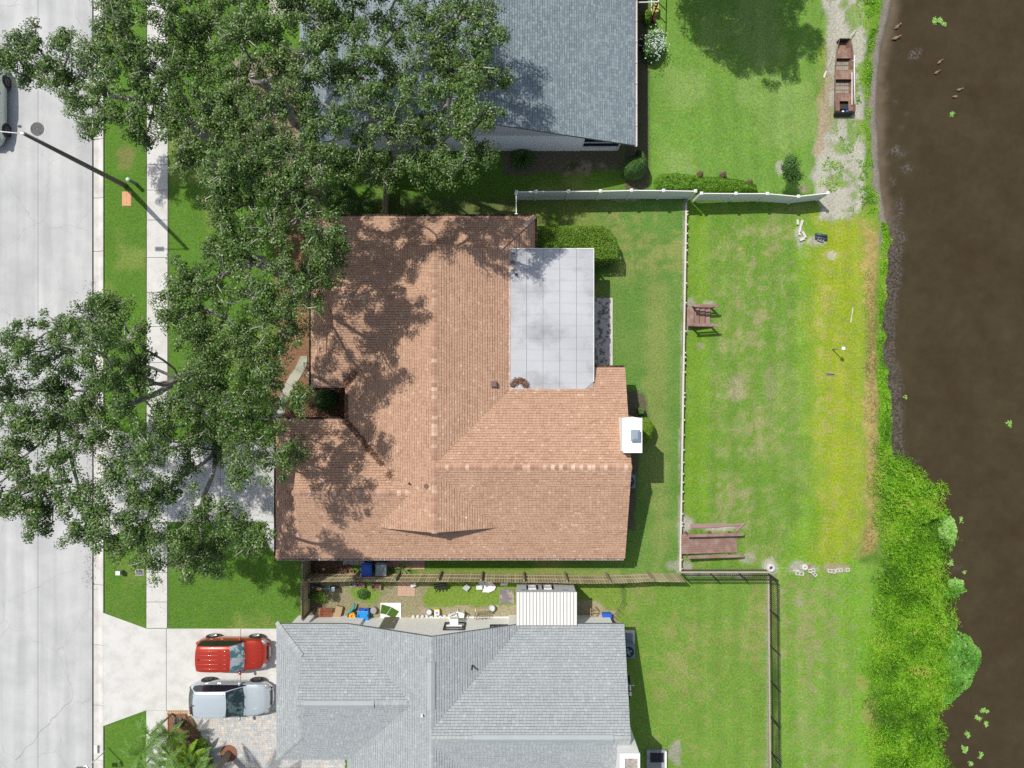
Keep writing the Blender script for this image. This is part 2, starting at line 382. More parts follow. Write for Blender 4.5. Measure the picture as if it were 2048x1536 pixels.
put(region([(470, 120), (640, 100), (660, 330), (640, 430), (560, 420), (520, 330), (470, 330)], 14, 14)*.9, dirt*1.2)
put(region([(545, 430), (640, 440), (640, 700), (560, 720), (555, 600)], 5, 8)*.9, mulch*1.1)
put(region([(545, 695), (622, 695), (622, 765), (575, 850), (540, 850), (540, 760)], 5, 5)*.95, mulch*1.05)
put(region([(615, 760), (700, 760), (700, 850), (572, 840)], 5, 5)*.95, mulch*1.05)
put(region([(335, 1422), (380, 1422), (410, 1480), (430, 1600), (335, 1600)], 3, 3)*.95, mulch)
put(region([(540, -200), (700, -200), (660, 20), (540, 30)], 5, 5)*.9, sand*1.1)
put(region([(660, 395), (1030, 395), (1030, 440), (660, 440)], 6, 5)*.4, soil)
C *= (0.90+0.22*n2+0.10*(n3-.5))[..., None]
C *= (1+.045*np.sin(X*2*math.pi/1.15+.6*n1*6)*sm(px, 1380, 1400)*sm(-px, -1760, -1700))[..., None]
put(sm(3.2-np.abs(px-292)+(n4-.5)*2, 0, 2)*(py < 1250)*.65, soil*1.2); put(sm(2.8-np.abs(px-337.5)+(n4-.5)*3, 0, 2)*(py < 1250)*.35, soil*1.4)
gr_ = C[..., 1:2] > C[..., 0:1]; lum = C.mean(-1, keepdims=True); C = np.where(gr_, (C*.96+lum*.04)*(.86+.04*sm(px,1100,1300))[..., None], C)
ny, nx = X.shape
idx = np.arange(nx*ny).reshape(ny, nx)
Q = np.stack([idx[:-1, :-1], idx[:-1, 1:], idx[1:, 1:], idx[1:, :-1]], -1).reshape(-1, 4)
me = npmesh('ground', np.stack([X, Y, Z], -1).reshape(-1, 3), Q, None, smooth=True)
ca = me.attributes.new('tint', 'FLOAT_COLOR', 'POINT')
ca.data.foreach_set('color', np.concatenate([C, np.ones(X.shape+(1,))], -1).astype(np.float32).ravel())
# ground material: tint attribute broken up by fine grain
m = bpy.data.materials.new('lawn_and_soil'); m.use_nodes = True; n = m.node_tree.nodes; l = m.node_tree.links; b = n['Principled BSDF']
b.inputs['Roughness'].default_value = 0.95; b.inputs['Specular IOR Level'].default_value = 0.15
a = n.new('ShaderNodeAttribute'); a.attribute_name = 'tint'; geo = n.new('ShaderNodeNewGeometry')
def nz(sc, det, ro=0.65, stretch=None):
    t = n.new('ShaderNodeTexNoise'); t.inputs['Scale'].default_value = sc; t.inputs['Detail'].default_value = det; t.inputs['Roughness'].default_value = ro
    l.new(geo.outputs['Position'], t.inputs['Vector']); return t.outputs['Fac']
def mr(src, a0, a1, b0, b1):
    t = n.new('ShaderNodeMapRange'); l.new(src, t.inputs[0])
    for i, v in enumerate((a0, a1, b0, b1)): t.inputs[i+1].default_value = v
    return t.outputs[0]
def mulv(v, s):
    t = n.new('ShaderNodeVectorMath'); t.operation = 'SCALE'; l.new(v, t.inputs[0]); l.new(s, t.inputs['Scale']); return t.outputs[0]
o1 = mulv(a.outputs['Color'], mr(nz(9, 3), .3, .7, .72, 1.28))
o2 = mulv(o1, mr(nz(34, 2, .8), .3, .7, .62, 1.38))
hs = n.new('ShaderNodeHueSaturation'); l.new(o2, hs.inputs['Color']); l.new(mr(nz(3.3, 4), .3, .7, .485, .515), hs.inputs['Hue']); l.new(mr(nz(6, 3), .3, .7, .85, 1.1), hs.inputs['Saturation'])
l.new(hs.outputs[0], b.inputs['Base Color'])
bp = n.new('ShaderNodeBump'); bp.inputs['Strength'].default_value = 0.6; bp.inputs['Distance'].default_value = 0.03
l.new(nz(28, 3, .8), bp.inputs['Height']); l.new(bp.outputs[0], b.inputs['Normal'])
me.materials.append(m)
setp(link('ground', me), 'mown lawns, bare soil and sandy bank around the houses', kind='structure')
# ---------------------------------------------------------------- pond
WZ = -0.85
mw = bpy.data.materials.new('pond_water'); mw.use_nodes = True; n = mw.node_tree.nodes; l = mw.node_tree.links; b = n['Principled BSDF']
b.inputs['Roughness'].default_value = 0.12; b.inputs['Specular IOR Level'].default_value = 0.14
geo = n.new('ShaderNodeNewGeometry')
a1 = nz(0.35, 5); rr = n.new('ShaderNodeValToRGB'); l.new(a1, rr.inputs[0])
rr.color_ramp.elements[0].position = .3; rr.color_ramp.elements[0].color = (0.046, 0.033, 0.018, 1)
rr.color_ramp.elements[1].position = .75; rr.color_ramp.elements[1].color = (0.062, 0.049, 0.026, 1)
at = n.new('ShaderNodeAttribute'); at.attribute_name = 'scum'
s1 = n.new('ShaderNodeMath'); s1.operation = 'MULTIPLY'; l.new(at.outputs['Fac'], s1.inputs[0]); l.new(mr(nz(9, 5, .75), .45, .62, 0, 1), s1.inputs[1])
mx = n.new('ShaderNodeMix'); mx.data_type = 'RGBA'; l.new(s1.outputs[0], mx.inputs[0]); l.new(rr.outputs[0], mx.inputs[6]); mx.inputs[7].default_value = (0.15, 0.14, 0.14, 1)
at2 = n.new('ShaderNodeAttribute'); at2.attribute_name = 'shallow'
mx2 = n.new('ShaderNodeMix'); mx2.data_type = 'RGBA'; l.new(at2.outputs['Fac'], mx2.inputs[0]); l.new(mx.outputs[2], mx2.inputs[6]); mx2.inputs[7].default_value = (0.16, 0.125, 0.085, 1)
l.new(mulv(mulv(mx2.outputs[2], mr(nz(40, 2, .8), .3, .7, .72, 1.28)), mr(nz(1.3, 5, .7), .3, .7, .88, 1.12)), b.inputs['Base Color'])
bp = n.new('ShaderNodeBump'); bp.inputs['Strength'].default_value = 0.35; bp.inputs['Distance'].default_value = 0.03
l.new(nz(5, 4), bp.inputs['Height']); l.new(bp.outputs[0], b.inputs['Normal'])
wx = axis(20.5, 31.5, 0.2, 320); wy = axis(-23.6, 23.6, 0.2, 300); wx = wx[wx > 20.0]
XX, YY = np.meshgrid(wx, wy); pxx = XX*S+1024; pyy = 768-YY*S
d = pxx-shore_x(pyy)
sc_ = sm(36-d+(fbm(XX, YY, .8, 3)-.5)*30, 0, 14)*sm(pyy, 380, 470)*(1-sm(pyy, 900, 940))*.8
for (a_, b_, ra, rb, k) in [(1842, 98, 13, 11, 1.6), (1855, 90, 8, 14, .8), (1806, 290, 12, 12, 1.5), (1822, 300, 14, 10, .9), (1830, 328, 16, 12, 1.2), (1800, 355, 8, 12, .9), (1815, 400, 12, 16, .9), (1818, 420, 8, 12, 1),
        (1820, 470, 16, 22, 1.2), (1810, 500, 10, 14, .9), (1828, 214, 14, 5, .9), (1806, 190, 8, 12, .6), (1820, 245, 10, 8, .5), (1930, 1145, 14, 8, .4), (1840, 925, 20, 8, .5)]:
    sc_ = np.maximum(sc_, sm(1-np.hypot((pxx-a_)/ra, (pyy-b_)/rb)+(fbm(XX, YY, .5, 8)-.5)*.8, 0, .8)*k)
nyy, nxx = XX.shape; idx = np.arange(nxx*nyy).reshape(nyy, nxx)
Q = np.stack([idx[:-1, :-1], idx[:-1, 1:], idx[1:, 1:], idx[1:, :-1]], -1).reshape(-1, 4)
me = npmesh('pond_water', np.stack([XX, YY, np.full(XX.shape, WZ)], -1).reshape(-1, 3), Q, mw, smooth=True)
sh_ = sm(22-d+(fbm(XX, YY, .6, 31)-.5)*22, -6, 22)*.75*(1-sm(pyy, 400, 520))
ab = me.attributes.new('shallow', 'FLOAT', 'POINT'); ab.data.foreach_set('value', sh_.astype(np.float32).ravel())
aa = me.attributes.new('scum', 'FLOAT', 'POINT'); aa.data.foreach_set('value', sc_.astype(np.float32).ravel())
setp(link('water', me), 'still dark brown pond water', kind='structure')
# ---------------------------------------------------------------- road, gutter, pavements
mr_ = bpy.data.materials.new('road_concrete'); mr_.use_nodes = True; n = mr_.node_tree.nodes; l = mr_.node_tree.links; b = n['Principled BSDF']
b.inputs['Roughness'].default_value = 0.9; b.inputs['Specular IOR Level'].default_value = 0.25
geo = n.new('ShaderNodeNewGeometry')
rr = n.new('ShaderNodeValToRGB'); l.new(nz(0.5, 7, .62), rr.inputs[0])
rr.color_ramp.elements[0].position = .32; rr.color_ramp.elements[0].color = (0.415, 0.422, 0.425, 1)
rr.color_ramp.elements[1].position = .68; rr.color_ramp.elements[1].color = (0.525, 0.53, 0.525, 1)
# longitudinal wear streaks
mp = n.new('ShaderNodeMapping'); mp.inputs['Scale'].default_value = (1.5, 0.08, 1); l.new(geo.outputs['Position'], mp.inputs[0])
t2 = n.new('ShaderNodeTexNoise'); t2.inputs['Scale'].default_value = 1.0; t2.inputs['Detail'].default_value = 5; l.new(mp.outputs[0], t2.inputs['Vector'])
o = mulv(rr.outputs[0], mr(t2.outputs['Fac'], .3, .7, .86, 1.08))
o = mulv(o, mr(nz(70, 2, .8), .3, .7, .9, 1.1))
# cracks
wn = n.new('ShaderNodeTexNoise'); wn.inputs['Scale'].default_value = 1.6; wn.inputs['Detail'].default_value = 3.5; l.new(geo.outputs['Position'], wn.inputs['Vector'])
vm = n.new('ShaderNodeVectorMath'); vm.operation = 'MULTIPLY_ADD'; l.new(wn.outputs['Color'], vm.inputs[0]); vm.inputs[1].default_value = (0.6, 0.6, 0); l.new(geo.outputs['Position'], vm.inputs[2])
mp2 = n.new('ShaderNodeMapping'); mp2.inputs['Scale'].default_value = (0.30, 0.22, 0); l.new(vm.outputs[0], mp2.inputs[0])
vo = n.new('ShaderNodeTexVoronoi'); vo.feature = 'DISTANCE_TO_EDGE'; vo.inputs['Scale'].default_value = 1.0; l.new(mp2.outputs[0], vo.inputs['Vector'])
ck = mr(vo.outputs['Distance'], 0.0006, 0.0026, 0.68, 1.0)
o = mulv(o, ck); l.new(o, b.inputs['Base Color'])
m_gut = mat('gutter_concrete', (0.60, 0.585, 0.555), 0.9, 0.08, 0.9, (0.50, 0.475, 0.44), 0.05, 45, 0.15)
m_walk = mat('sidewalk_concrete', (0.605, 0.598, 0.575), 0.9, 0.07, 1.1, (0.53, 0.52, 0.49), 0.05, 50, 0.15)
m_asph = mat('joint_filler', (0.06, 0.055, 0.05), 0.95)
road = setp(thing('road', loc=(-30, 0, -0.12)), 'pale concrete residential street', kind='structure')
off = Vector((-30, 0, -0.12))
cols = [(-1500, -700), (-698.6, -300), (-298.6, 75.7), (76.3, 184.3)]
rows = [-2500, -1300, 2800, 4200]
for a0, a1 in cols:
    for r0, r1 in zip(rows[:-1], rows[1:]):
        q0 = P(a0, r1-0.7, -0.12); q1 = P(a1, r0+0.7, -0.12)
        M(off).box(q0.x, q1.x, q0.y, q1.y, -0.30, -0.12).ob('slab', mr_, road)
M(off).box(P(-1500, 0).x, P(184, 0).x, P(0, 4200).y, P(0, -2500).y, -0.40, -0.135).ob('joint', m_asph, road)
curb = setp(thing('curb', loc=P(194, 768, -0.12)), 'rolled concrete curb and gutter beside the street', kind='structure')
co = P(194, 768, -0.12)
js = [-1500, -400, 30, 150, 277, 395, 502, 620, 740, 860, 980, 1070, 1170, 1291, 1412, 1522, 1900, 3000]
for y0, y1 in zip(js[:-1], js[1:]):
    p0 = P(185, y0+.5); p1 = P(206.5, y1-.5); x0, x1 = p0.x, p1.x
    prof = [(x0, -0.115), (x0+0.28, -0.125), (x0+0.45, -0.06), (x0+0.53, 0.0), (x1, 0.01), (x1, -0.3), (x0, -0.3)]
    mm = M(co); k = len(prof)
    vs = [(a, p1.y, z) for a, z in prof]+[(a, p0.y, z) for a, z in prof]
    mm.add(vs, [tuple(range(k)), tuple(range(2*k-1, k-1, -1))]+[(i, i+k, (i+1) % k+k, (i+1) % k) for i in range(k)]).ob('curb_segment', m_gut, curb)
swk = setp(thing('sidewalk', loc=P(314, 768, 0.03)), 'straight concrete footpath parallel to the street', kind='structure'); so_ = P(314, 768, 0.03)
js = [-1300, -600, -100, 8, 90, 175, 256, 329, 380, 440, 515, 585, 653, 725, 800, 880]
js2 = [1046, 1080, 1145, 1204, 1256.5]; js3 = [1421, 1483, 1540, 1610, 2000, 3000]
for J in (js, js2, js3):
    for y0, y1 in zip(J[:-1], J[1:]):
        xs = lambda y: 294.5-(y-100)/1100*1.5; g = 1.0
        pl = [P(xs(y0), y0+g/2, .03), P(xs(y0)+41, y0+g/2, .03), P(xs(y1)+41, y1-g/2, .03), P(xs(y1), y1-g/2, .03)]
        M(so_).prism([q[:2] for q in pl], -0.1, 0.03).ob('slab', m_walk, swk)
def slabs(name, label, polys, m, z=0.03, base=None):
    o = P(*polys[0][0], z); t = setp(thing(name, loc=o), label, kind='structure')
    for pl in polys:
        M(o).prism(pxpoly(pl, z), -0.1, z).ob('slab', m, t)
    return t
slabs('driveway', 'pale concrete driveway of the grey roofed house with parked cars', [
    [(206.5, 1226), (293, 1257.5), (332, 1257.5), (332, 1421), (291, 1421), (206.5, 1452)],
    [(333, 1257.5), (481, 1257.5), (481, 1421), (333, 1421)],
    [(482, 1257.5), (600, 1257.5), (600, 1421), (482, 1421)]], m_walk)
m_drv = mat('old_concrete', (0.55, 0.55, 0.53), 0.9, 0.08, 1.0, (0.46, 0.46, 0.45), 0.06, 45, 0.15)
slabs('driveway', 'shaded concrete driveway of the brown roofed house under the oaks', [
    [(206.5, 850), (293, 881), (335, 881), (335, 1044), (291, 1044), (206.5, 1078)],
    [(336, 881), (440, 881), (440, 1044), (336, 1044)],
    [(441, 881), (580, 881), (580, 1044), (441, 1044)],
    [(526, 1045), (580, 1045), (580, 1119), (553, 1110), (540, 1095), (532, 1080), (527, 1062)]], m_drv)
m_path = mat('weathered_path', (0.42, 0.42, 0.33), 0.9, 0.1, 1.5, (0.32, 0.33, 0.26), 0.08, 50, 0.2)
slabs('path', 'curved weathered concrete entry path beside the leaf litter bed', [
    [(601, 712), (614, 712), (614.5, 724), (612, 735), (606, 745), (590, 737)],
    [(589.5, 737.5), (605.5, 745.5), (597, 760), (588, 775), (572, 765), (580, 750)],
    [(571.5, 765.5), (587.5, 775.5), (577, 795), (571, 815), (568, 830), (545, 838), (556, 800)],
    [(614, 745), (622, 740), (622, 756), (612, 752)]], m_path)
# patio slab
m_patio = mat('speckled_patio', (0.50, 0.49, 0.46), 0.9, 0.1, 4, (0.17, 0.155, 0.14), 0.2, 40, c2pos=(.5, .56))
pp = [G(150, -172), G(197.5, -172), G(197.5, -34), G(0, -34), G(0, -236), G(149, -236)]
t = setp(thing('patio', loc=G(100, -100, 0.08)), 'speckled concrete patio slab beside the flat white roof', kind='structure')
M(G(100, -100, 0.08)).prism([q[:2] for q in pp], -0.1, 0.08).ob('slab', m_patio, t)
M(G(100, -100, 0.08)).box(G(197.7, 0).x, G(201, 0).x, G(0, -34).y, G(0, -172).y, -0.1, 0.085).ob('edging', m_conc, t)
# paver court: every paver real, joined
m_pav = mat('paver', (0.5, 0.5, 0.5), 0.9, 0.05, 3, None, 0.06, 50, attr='rnd',
            ramp=[(0, (0.40, 0.41, 0.41)), (.35, (0.47, 0.49, 0.50)), (.6, (0.53, 0.50, 0.46)), (.8, (0.56, 0.48, 0.42)), (1, (0.62, 0.61, 0.57))])
pc = setp(thing('paver_court', loc=P(470, 1480, 0.03)), 'court of small multicoloured pavers south of the silver car', kind='structure')
PVR = pxpoly([(372, 1421.8), (600, 1421.8), (600, 1500), (690, 1500), (690, 1750), (430, 1750), (412, 1500), (400, 1465), (388, 1440)], .03)
mm = M(P(470, 1480, 0.03)); xs = [p[0] for p in PVR]; ys = [p[1] for p in PVR]
A_ = []; y = min(ys); r_ = 0; cand = []
while y < max(ys):
    x = min(xs)+(0.1 if r_ % 2 else 0)
    while x < max(xs):
        wpv = 0.19 if random.random() < .7 else 0.12
        cand.append((x, y, wpv)); x += wpv+0.008
    y += 0.132; r_ += 1
cx_ = np.array([c[0]+c[2]/2 for c in cand]); cy_ = np.array([c[1]+.06 for c in cand]); ins = inpoly(cx_, cy_, PVR)
cand = [c for c, i in zip(cand, ins) if i]
vis = sorted(cand, key=lambda c: (c[1] < P(0, 1536).y, -c[2]))
for k, (x, y, wpv) in enumerate(vis):
    if k < 300:
        z1 = 0.03+random.random()*.003; q = M(Vector((x, y, 0.03))); q.cur = random.random()
        q.box(x, x+wpv, y, y+.124, -0.02, z1).ob('paver', m_pav, pc, loc=Vector((x, y, .03))-P(470, 1480, .03))
    else:
        mm.cur = random.random(); mm.box(x, x+wpv, y, y+.124, -0.02, 0.03+random.random()*.003)
mm.ob('paving', m_pav, pc, kind='stuff')
M(P(470, 1480, 0.03)).prism(PVR, -0.06, 0.018).ob('joint_sand', mat('joint_sand', (.35, .33, .29), .95), pc)
# terracotta brick edging of the mulch bed
m_brk = mat('terracotta', (0.55, 0.30, 0.17), 0.85, 0.15, 9, (0.62, 0.40, 0.26), 0.08)
be = setp(thing('brick_edging', 'row of terracotta bricks edging the mulch bed beside the driveway', 'edging', P(345, 1424)),)
for i in range(9):
    x0 = 334.5+i*4.6; p0 = P(x0, 1426.5); p1 = P(x0+4.1, 1421.8); M(p0).box(p0.x, p1.x, p0.y, p1.y, -.03, .05).ob('brick', m_brk, be, .004, loc=p0-P(345, 1424))
for i in range(14):
    y0 = 1428+i*7; p0 = P(333.8, y0+6.4); p1 = P(337, y0); M(p0).box(p0.x, p1.x, p0.y, p1.y, -.03, .05).ob('brick', m_brk, be, .004, loc=p0-P(345, 1424))
# ================================================================ ROOFS
def hp_clip(poly, a, b, c):                 # keep a*x+b*y+c >= 0
    out = []; n = len(poly)
    for i in range(n):
        p, q = poly[i], poly[(i+1) % n]; dp = a*p[0]+b*p[1]+c; dq = a*q[0]+b*q[1]+c
        if dp >= 0: out.append(p)
        if (dp >= 0) != (dq >= 0):
            t = dp/(dp-dq); out.append((p[0]+(q[0]-p[0])*t, p[1]+(q[1]-p[1])*t))
    return out
def area(p): return abs(sum(p[i][0]*p[(i+1) % len(p)][1]-p[(i+1) % len(p)][0]*p[i][1] for i in range(len(p))))/2 if len(p) > 2 else 0
def subtract(polys, hps):                   # remove the convex set {all hp >= 0}
    res = []
    for p in polys:
        rest = p
        for (a, b, c) in hps:
            outp = hp_clip(rest, -a, -b, -c)
            if area(outp) > 1e-4: res.append(outp)
            rest = hp_clip(rest, a, b, c)
            if area(rest) < 1e-4: break
    return res
def rect_hp(x0, x1, y0, y1): return [(1, 0, -x0), (-1, 0, x1), (0, 1, -y0), (0, -1, y1)]
SL = 5/12
def vol(x0, x1, y0, y1, planes): return dict(x0=x0, x1=x1, y0=y0, y1=y1, pl=planes)
def roof_faces(vols):
    faces = []
    for i, v in enumerate(vols):
        R0 = [(v['x0'], v['y0']), (v['x1'], v['y0']), (v['x1'], v['y1']), (v['x0'], v['y1'])]
        for k, (a, b, c) in enumerate(v['pl']):
            p = R0
            for j, (a2, b2, c2) in enumerate(v['pl']):
                if j != k: p = hp_clip(p, a2-a, b2-b, c2-c)
            if area(p) < 1e-3: continue
            polys = [p]
            for w_i, w_ in enumerate(vols):
                if w_i == i: continue
                hps = rect_hp(w_['x0'], w_['x1'], w_['y0'], w_['y1']); skip = False
                for (a2, b2, c2) in w_['pl']:
                    da, db, dc = a2-a, b2-b, c2-c
                    if abs(da) < 1e-6 and abs(db) < 1e-6:
                        if dc < -1e-4 or (abs(dc) <= 1e-4 and w_i > i): skip = True
                        continue
                    hps.append((da, db, dc))
                if not skip: polys = subtract(polys, hps)
            for q in polys:
                if area(q) > 0.01: faces.append(((a, b, c), q))
    return faces
def zpl(pl, x, y): return pl[0]*x+pl[1]*y+pl[2]
def build_roof(house, org, faces, m_sh, m_deck, vis, expo=0.143, tabw=0.20, rnd=random, drop=0.16, holes=None):
    """deck slabs, then every shingle tab as real geometry: the 300 nearest the camera as parts, the rest joined"""
    deck = M(org)
    for pl, q in faces:
        deck.prism(q, (lambda x, y, pl=pl: zpl(pl, x, y)-drop), (lambda x, y, pl=pl: zpl(pl, x, y)))
    roof = deck.ob('roof', m_deck, house)
    tabs = []
    for pl, q in faces:
        a, b, c = pl; g = math.hypot(a, b)
        if g < 1e-4: continue
        uy = (a/g, b/g); ux = (-uy[1], uy[0]) ; cs = 1/math.sqrt(1+g*g)
        ex = expo*cs
        loc = [((p[0]*ux[0]+p[1]*ux[1]), (p[0]*uy[0]+p[1]*uy[1])) for p in q]
        ar = sum(loc[i][0]*loc[(i+1) % len(loc)][1]-loc[(i+1) % len(loc)][0]*loc[i][1] for i in range(len(loc)))
        if ar < 0: loc = loc[::-1]
        n = len(loc); hp = []
        for i in range(n):
            p, r = loc[i], loc[(i+1) % n]; ex_, ey_ = r[0]-p[0], r[1]-p[1]; L = math.hypot(ex_, ey_)
            if L < 1e-6: continue
            hp.append((-ey_/L, ex_/L, (ey_*p[0]-ex_*p[1])/L))
        u0 = min(p[0] for p in loc); u1 = max(p[0] for p in loc); v0 = min(p[1] for p in loc); v1 = max(p[1] for p in loc)
        r0 = math.floor(v0/ex); r1 = math.ceil(v1/ex)
        key = (round(a, 3), round(b, 3), round(c, 2))
        for r in range(r0, r1+1):
            rr_ = random.Random(hash((key, r)) & 0xffffff)
            offu = rr_.random()*tabw
            k0 = math.floor((u0-offu)/tabw); k1 = math.ceil((u1-offu)/tabw)
            for k in range(k0, k1+1):
                rq = random.Random((hash(key) ^ (r*7919+k*104729)) & 0xffffff)
                w0 = offu+k*tabw+rq.uniform(-.05, .05)*0; wL = tabw-0.008
                y0 = r*ex+rq.choice((0, 0, .012)); y1 = (r+1)*ex-0.012  # row gap bares the dark deck, standing in for the row's shadow line
                quad = [(w0, y0), (w0+wL, y0), (w0+wL, y1), (w0, y1)]
                ds = [min(h[0]*p[0]+h[1]*p[1]+h[2] for p in quad) for h in hp]
                if min([max(h[0]*p[0]+h[1]*p[1]+h[2] for p in quad) for h in hp]) < 0: continue
                if min(ds) < 0:
                    for h in hp: 
                        quad = hp_clip(quad, *h)
                        if len(quad) < 3: break
                    if len(quad) < 3 or area(quad) < 6e-4: continue
                tabs.append((pl, quad, ux, uy, r*ex, ex, rq.random()))
    def emit(mm, t):
        pl, quad, ux, uy, vb, ex, rv = t; mm.cur = rv; n = len(quad); top = []; bot = []
        for (u, v) in quad:
            x = u*ux[0]+v*uy[0]; y = u*ux[1]+v*uy[1]; z = zpl(pl, x, y)
            lift = 0.030-0.022*(v-vb)/ex
            top.append((x, y, z+lift)); bot.append((x, y, z+0.002))
        mm.add(top+bot, [tuple(range(n))]+[(i+n, (i+1) % n+n, (i+1) % n, i) for i in range(n)])
    def cen(t):
        u = sum(p[0] for p in t[1])/len(t[1]); v = sum(p[1] for p in t[1])/len(t[1])
        return (u*t[2][0]+v*t[3][0], u*t[2][1]+v*t[3][1])
    full = [t for t in tabs if len(t[1]) == 4 and area(t[1]) > 0.018 and not (holes and holes(*cen(t)))]
    full.sort(key=lambda t: math.dist(cen(t), vis)); near = set(id(t) for t in full[:300])
    stuff = M(org)
    for t in tabs:
        if id(t) in near:
            c_ = cen(t); o3 = Vector((c_[0], c_[1], zpl(t[0], *c_))); q = M(o3); emit(q, t)
            q.ob('shingle', m_sh, roof, loc=o3-org)
        else: emit(stuff, t)
    stuff.ob('shingles', m_sh, roof, kind='stuff')
    return roof
def ridge_caps(roof, org, a, b, pitch_dir, m, w_=0.15, step=0.21, h=0.035):
    """folded cap pieces along a ridge from a to b"""
    a = Vector(a); b = Vector(b); d = b-a; L = d.length; d.normalize(); s_ = d.cross(Vector((0, 0, 1))).normalized()
    n = int(L/step); n = max(n, 1)
    for i in range(n):
        p = a+d*(i*L/n); q = a+d*((i+1)*L/n+0.02); o = (p+q)/2; mm = M(o); mm.cur = random.random()
        dz = pitch_dir*w_; lift = Vector((0, 0, h)); l2 = Vector((0, 0, h*0.55))
        vs = [p+l2*0.9, p+s_*w_-Vector((0, 0, dz))+l2, p-s_*w_-Vector((0, 0, dz))+l2, q+lift, q+s_*w_-Vector((0, 0, dz))+lift, q-s_*w_-Vector((0, 0, dz))+lift,
              q+s_*w_-Vector((0, 0, dz+.02)), q-s_*w_-Vector((0, 0, dz+.02)), p+s_*w_-Vector((0, 0, dz+.02)), p-s_*w_-Vector((0, 0, dz+.02))]
        mm.add(vs, [(0, 1, 4, 3), (0, 3, 5, 2), (4, 6, 7, 5, 3), (1, 8, 6, 4), (2, 5, 7, 9)])
        mm.ob('ridge_cap', m, roof, loc=o-org)
def gutter(house, org, a, b, m, out, size=0.12, straps=None, z=2.45):
    """open K gutter from a to b (xy), out = outward unit vector"""
    a = Vector((*a, z)); b = Vector((*b, z)); o = Vector((*out, 0)); mm = M(org); t = 0.012
    prof = [(0.0, 0.11), (0.0, 0.0), (size*0.75, 0.0), (size, 0.055), (size, 0.11), (size-t, 0.11), (size-t, 0.06), (size*0.72, t), (t, t), (t, 0.11)]
    vs = [a+o*x+Vector((0, 0, zz)) for x, zz in prof]+[b+o*x+Vector((0, 0, zz)) for x, zz in prof]; k = len(prof)
    mm.add(vs, [(i, (i+1) % k, (i+1) % k+k, i+k) for i in range(k)]+[tuple(range(k))[::-1], tuple(range(k, 2*k))])
    g = mm.ob('gutter', m, house)
    L = (b-a).length; d = (b-a).normalized(); n = int(L/(straps or 1.2))
    for i in range(1, n):
        p = a+d*(i*L/n); q = M(org); q.obox(p+o*(size/2-.02)+Vector((0, 0, .12)), (0.03, size+.06, 0.012) if abs(o.y) > .5 else (size+.06, 0.03, 0.012)); q.ob('gutter_strap', m, g)
    return g
def wall_boxes(house, org, rects, m, z1=2.5):
    mm = M(org)
    for i, (x0, x1, y0, y1) in enumerate(rects): mm.box(x0, x1, y0, y1, -0.4, z1-0.004*i)
    return mm.ob('wall', m, house)
def gx(v): return v/S
# ---------------------------------------------------------------- brown roofed house
BO = G(-100, 60, 0); brown = thing('brown_roof_house', 'single storey house under the tan brown shingle roof in the middle of the photo', 'house', BO)
m_bsh = mat('tan_shingle', (0.4, 0.25, 0.16), 0.95, 0.11, .7, None, 0.16, 30, 0.0, attr='rnd', spec=0.15,
            ramp=[(0, (0.405, 0.248, 0.167)), (.15, (0.460, 0.287, 0.196)), (.7, (0.487, 0.309, 0.213)), (.94, (0.500, 0.322, 0.224)), (.985, (0.54, 0.37, 0.265)), (1, (0.57, 0.41, 0.30))])
m_bdk = mat('brown_felt', (0.165, 0.085, 0.055), 0.95, 0.1)
m_bcap = mat('tan_ridge_cap', (0.4, 0.25, 0.16), 0.95, 0.06, 1.5, None, 0.14, 30, attr='rnd', spec=0.15,
             ramp=[(0, (0.33, 0.19, 0.135)), (.4, (0.41, 0.25, 0.175)), (.75, (0.47, 0.30, 0.215)), (1, (0.66, 0.50, 0.39))])
m_bgut = mat('brown_gutter', (0.075, 0.045, 0.035), 0.5, 0.2, 6)
m_pgut = mat('pale_gutter', (0.55, 0.47, 0.44), 0.5, 0.1, 4)
ZE = 2.6
def slope(axis_, sgn, at):                  # plane rising away from the eave line; axis 'x': z = ZE + sgn*(x-at)*SL
    return (sgn*SL, 0, ZE-sgn*at*SL) if axis_ == 'x' else (0, sgn*SL, ZE-sgn*at*SL)
W_ = slope('x', 1, gx(-313)); E_ = slope('x', -1, gx(37))
mN = slope('y', -1, gx(315)); mS = slope('y', 1, gx(-327))
wS = slope('y', 1, gx(-6.5)); wW = slope('x', 1, gx(-377))
gN = slope('y', -1, gx(-66)); gW = slope('x', 1, gx(-443))
eN = slope('y', -1, gx(31))
gab_s, gab_n = gx(-264), gx(248)           # gablet lines of the main roof
bv = [vol(gx(-313), gx(43), gab_s, gab_n, [W_, E_]),
      vol(gx(-313), gx(43), gx(-327), gx(315), [W_, E_, mN, mS]),
      vol(gx(-323), gx(-138), gx(-6.5), gx(315), [mN, wS]),
      vol(gx(-377), gx(-138), gx(-6.5), gx(315), [mN, wS, wW]),
      vol(gx(-394), gx(-138), gx(-327), gx(-66), [gN, mS]),
      vol(gx(-443), gx(-138), gx(-327), gx(-66), [gN, mS, gW]),
      vol(gx(-138), gx(212), gx(-327), gx(31), [eN, mS])]
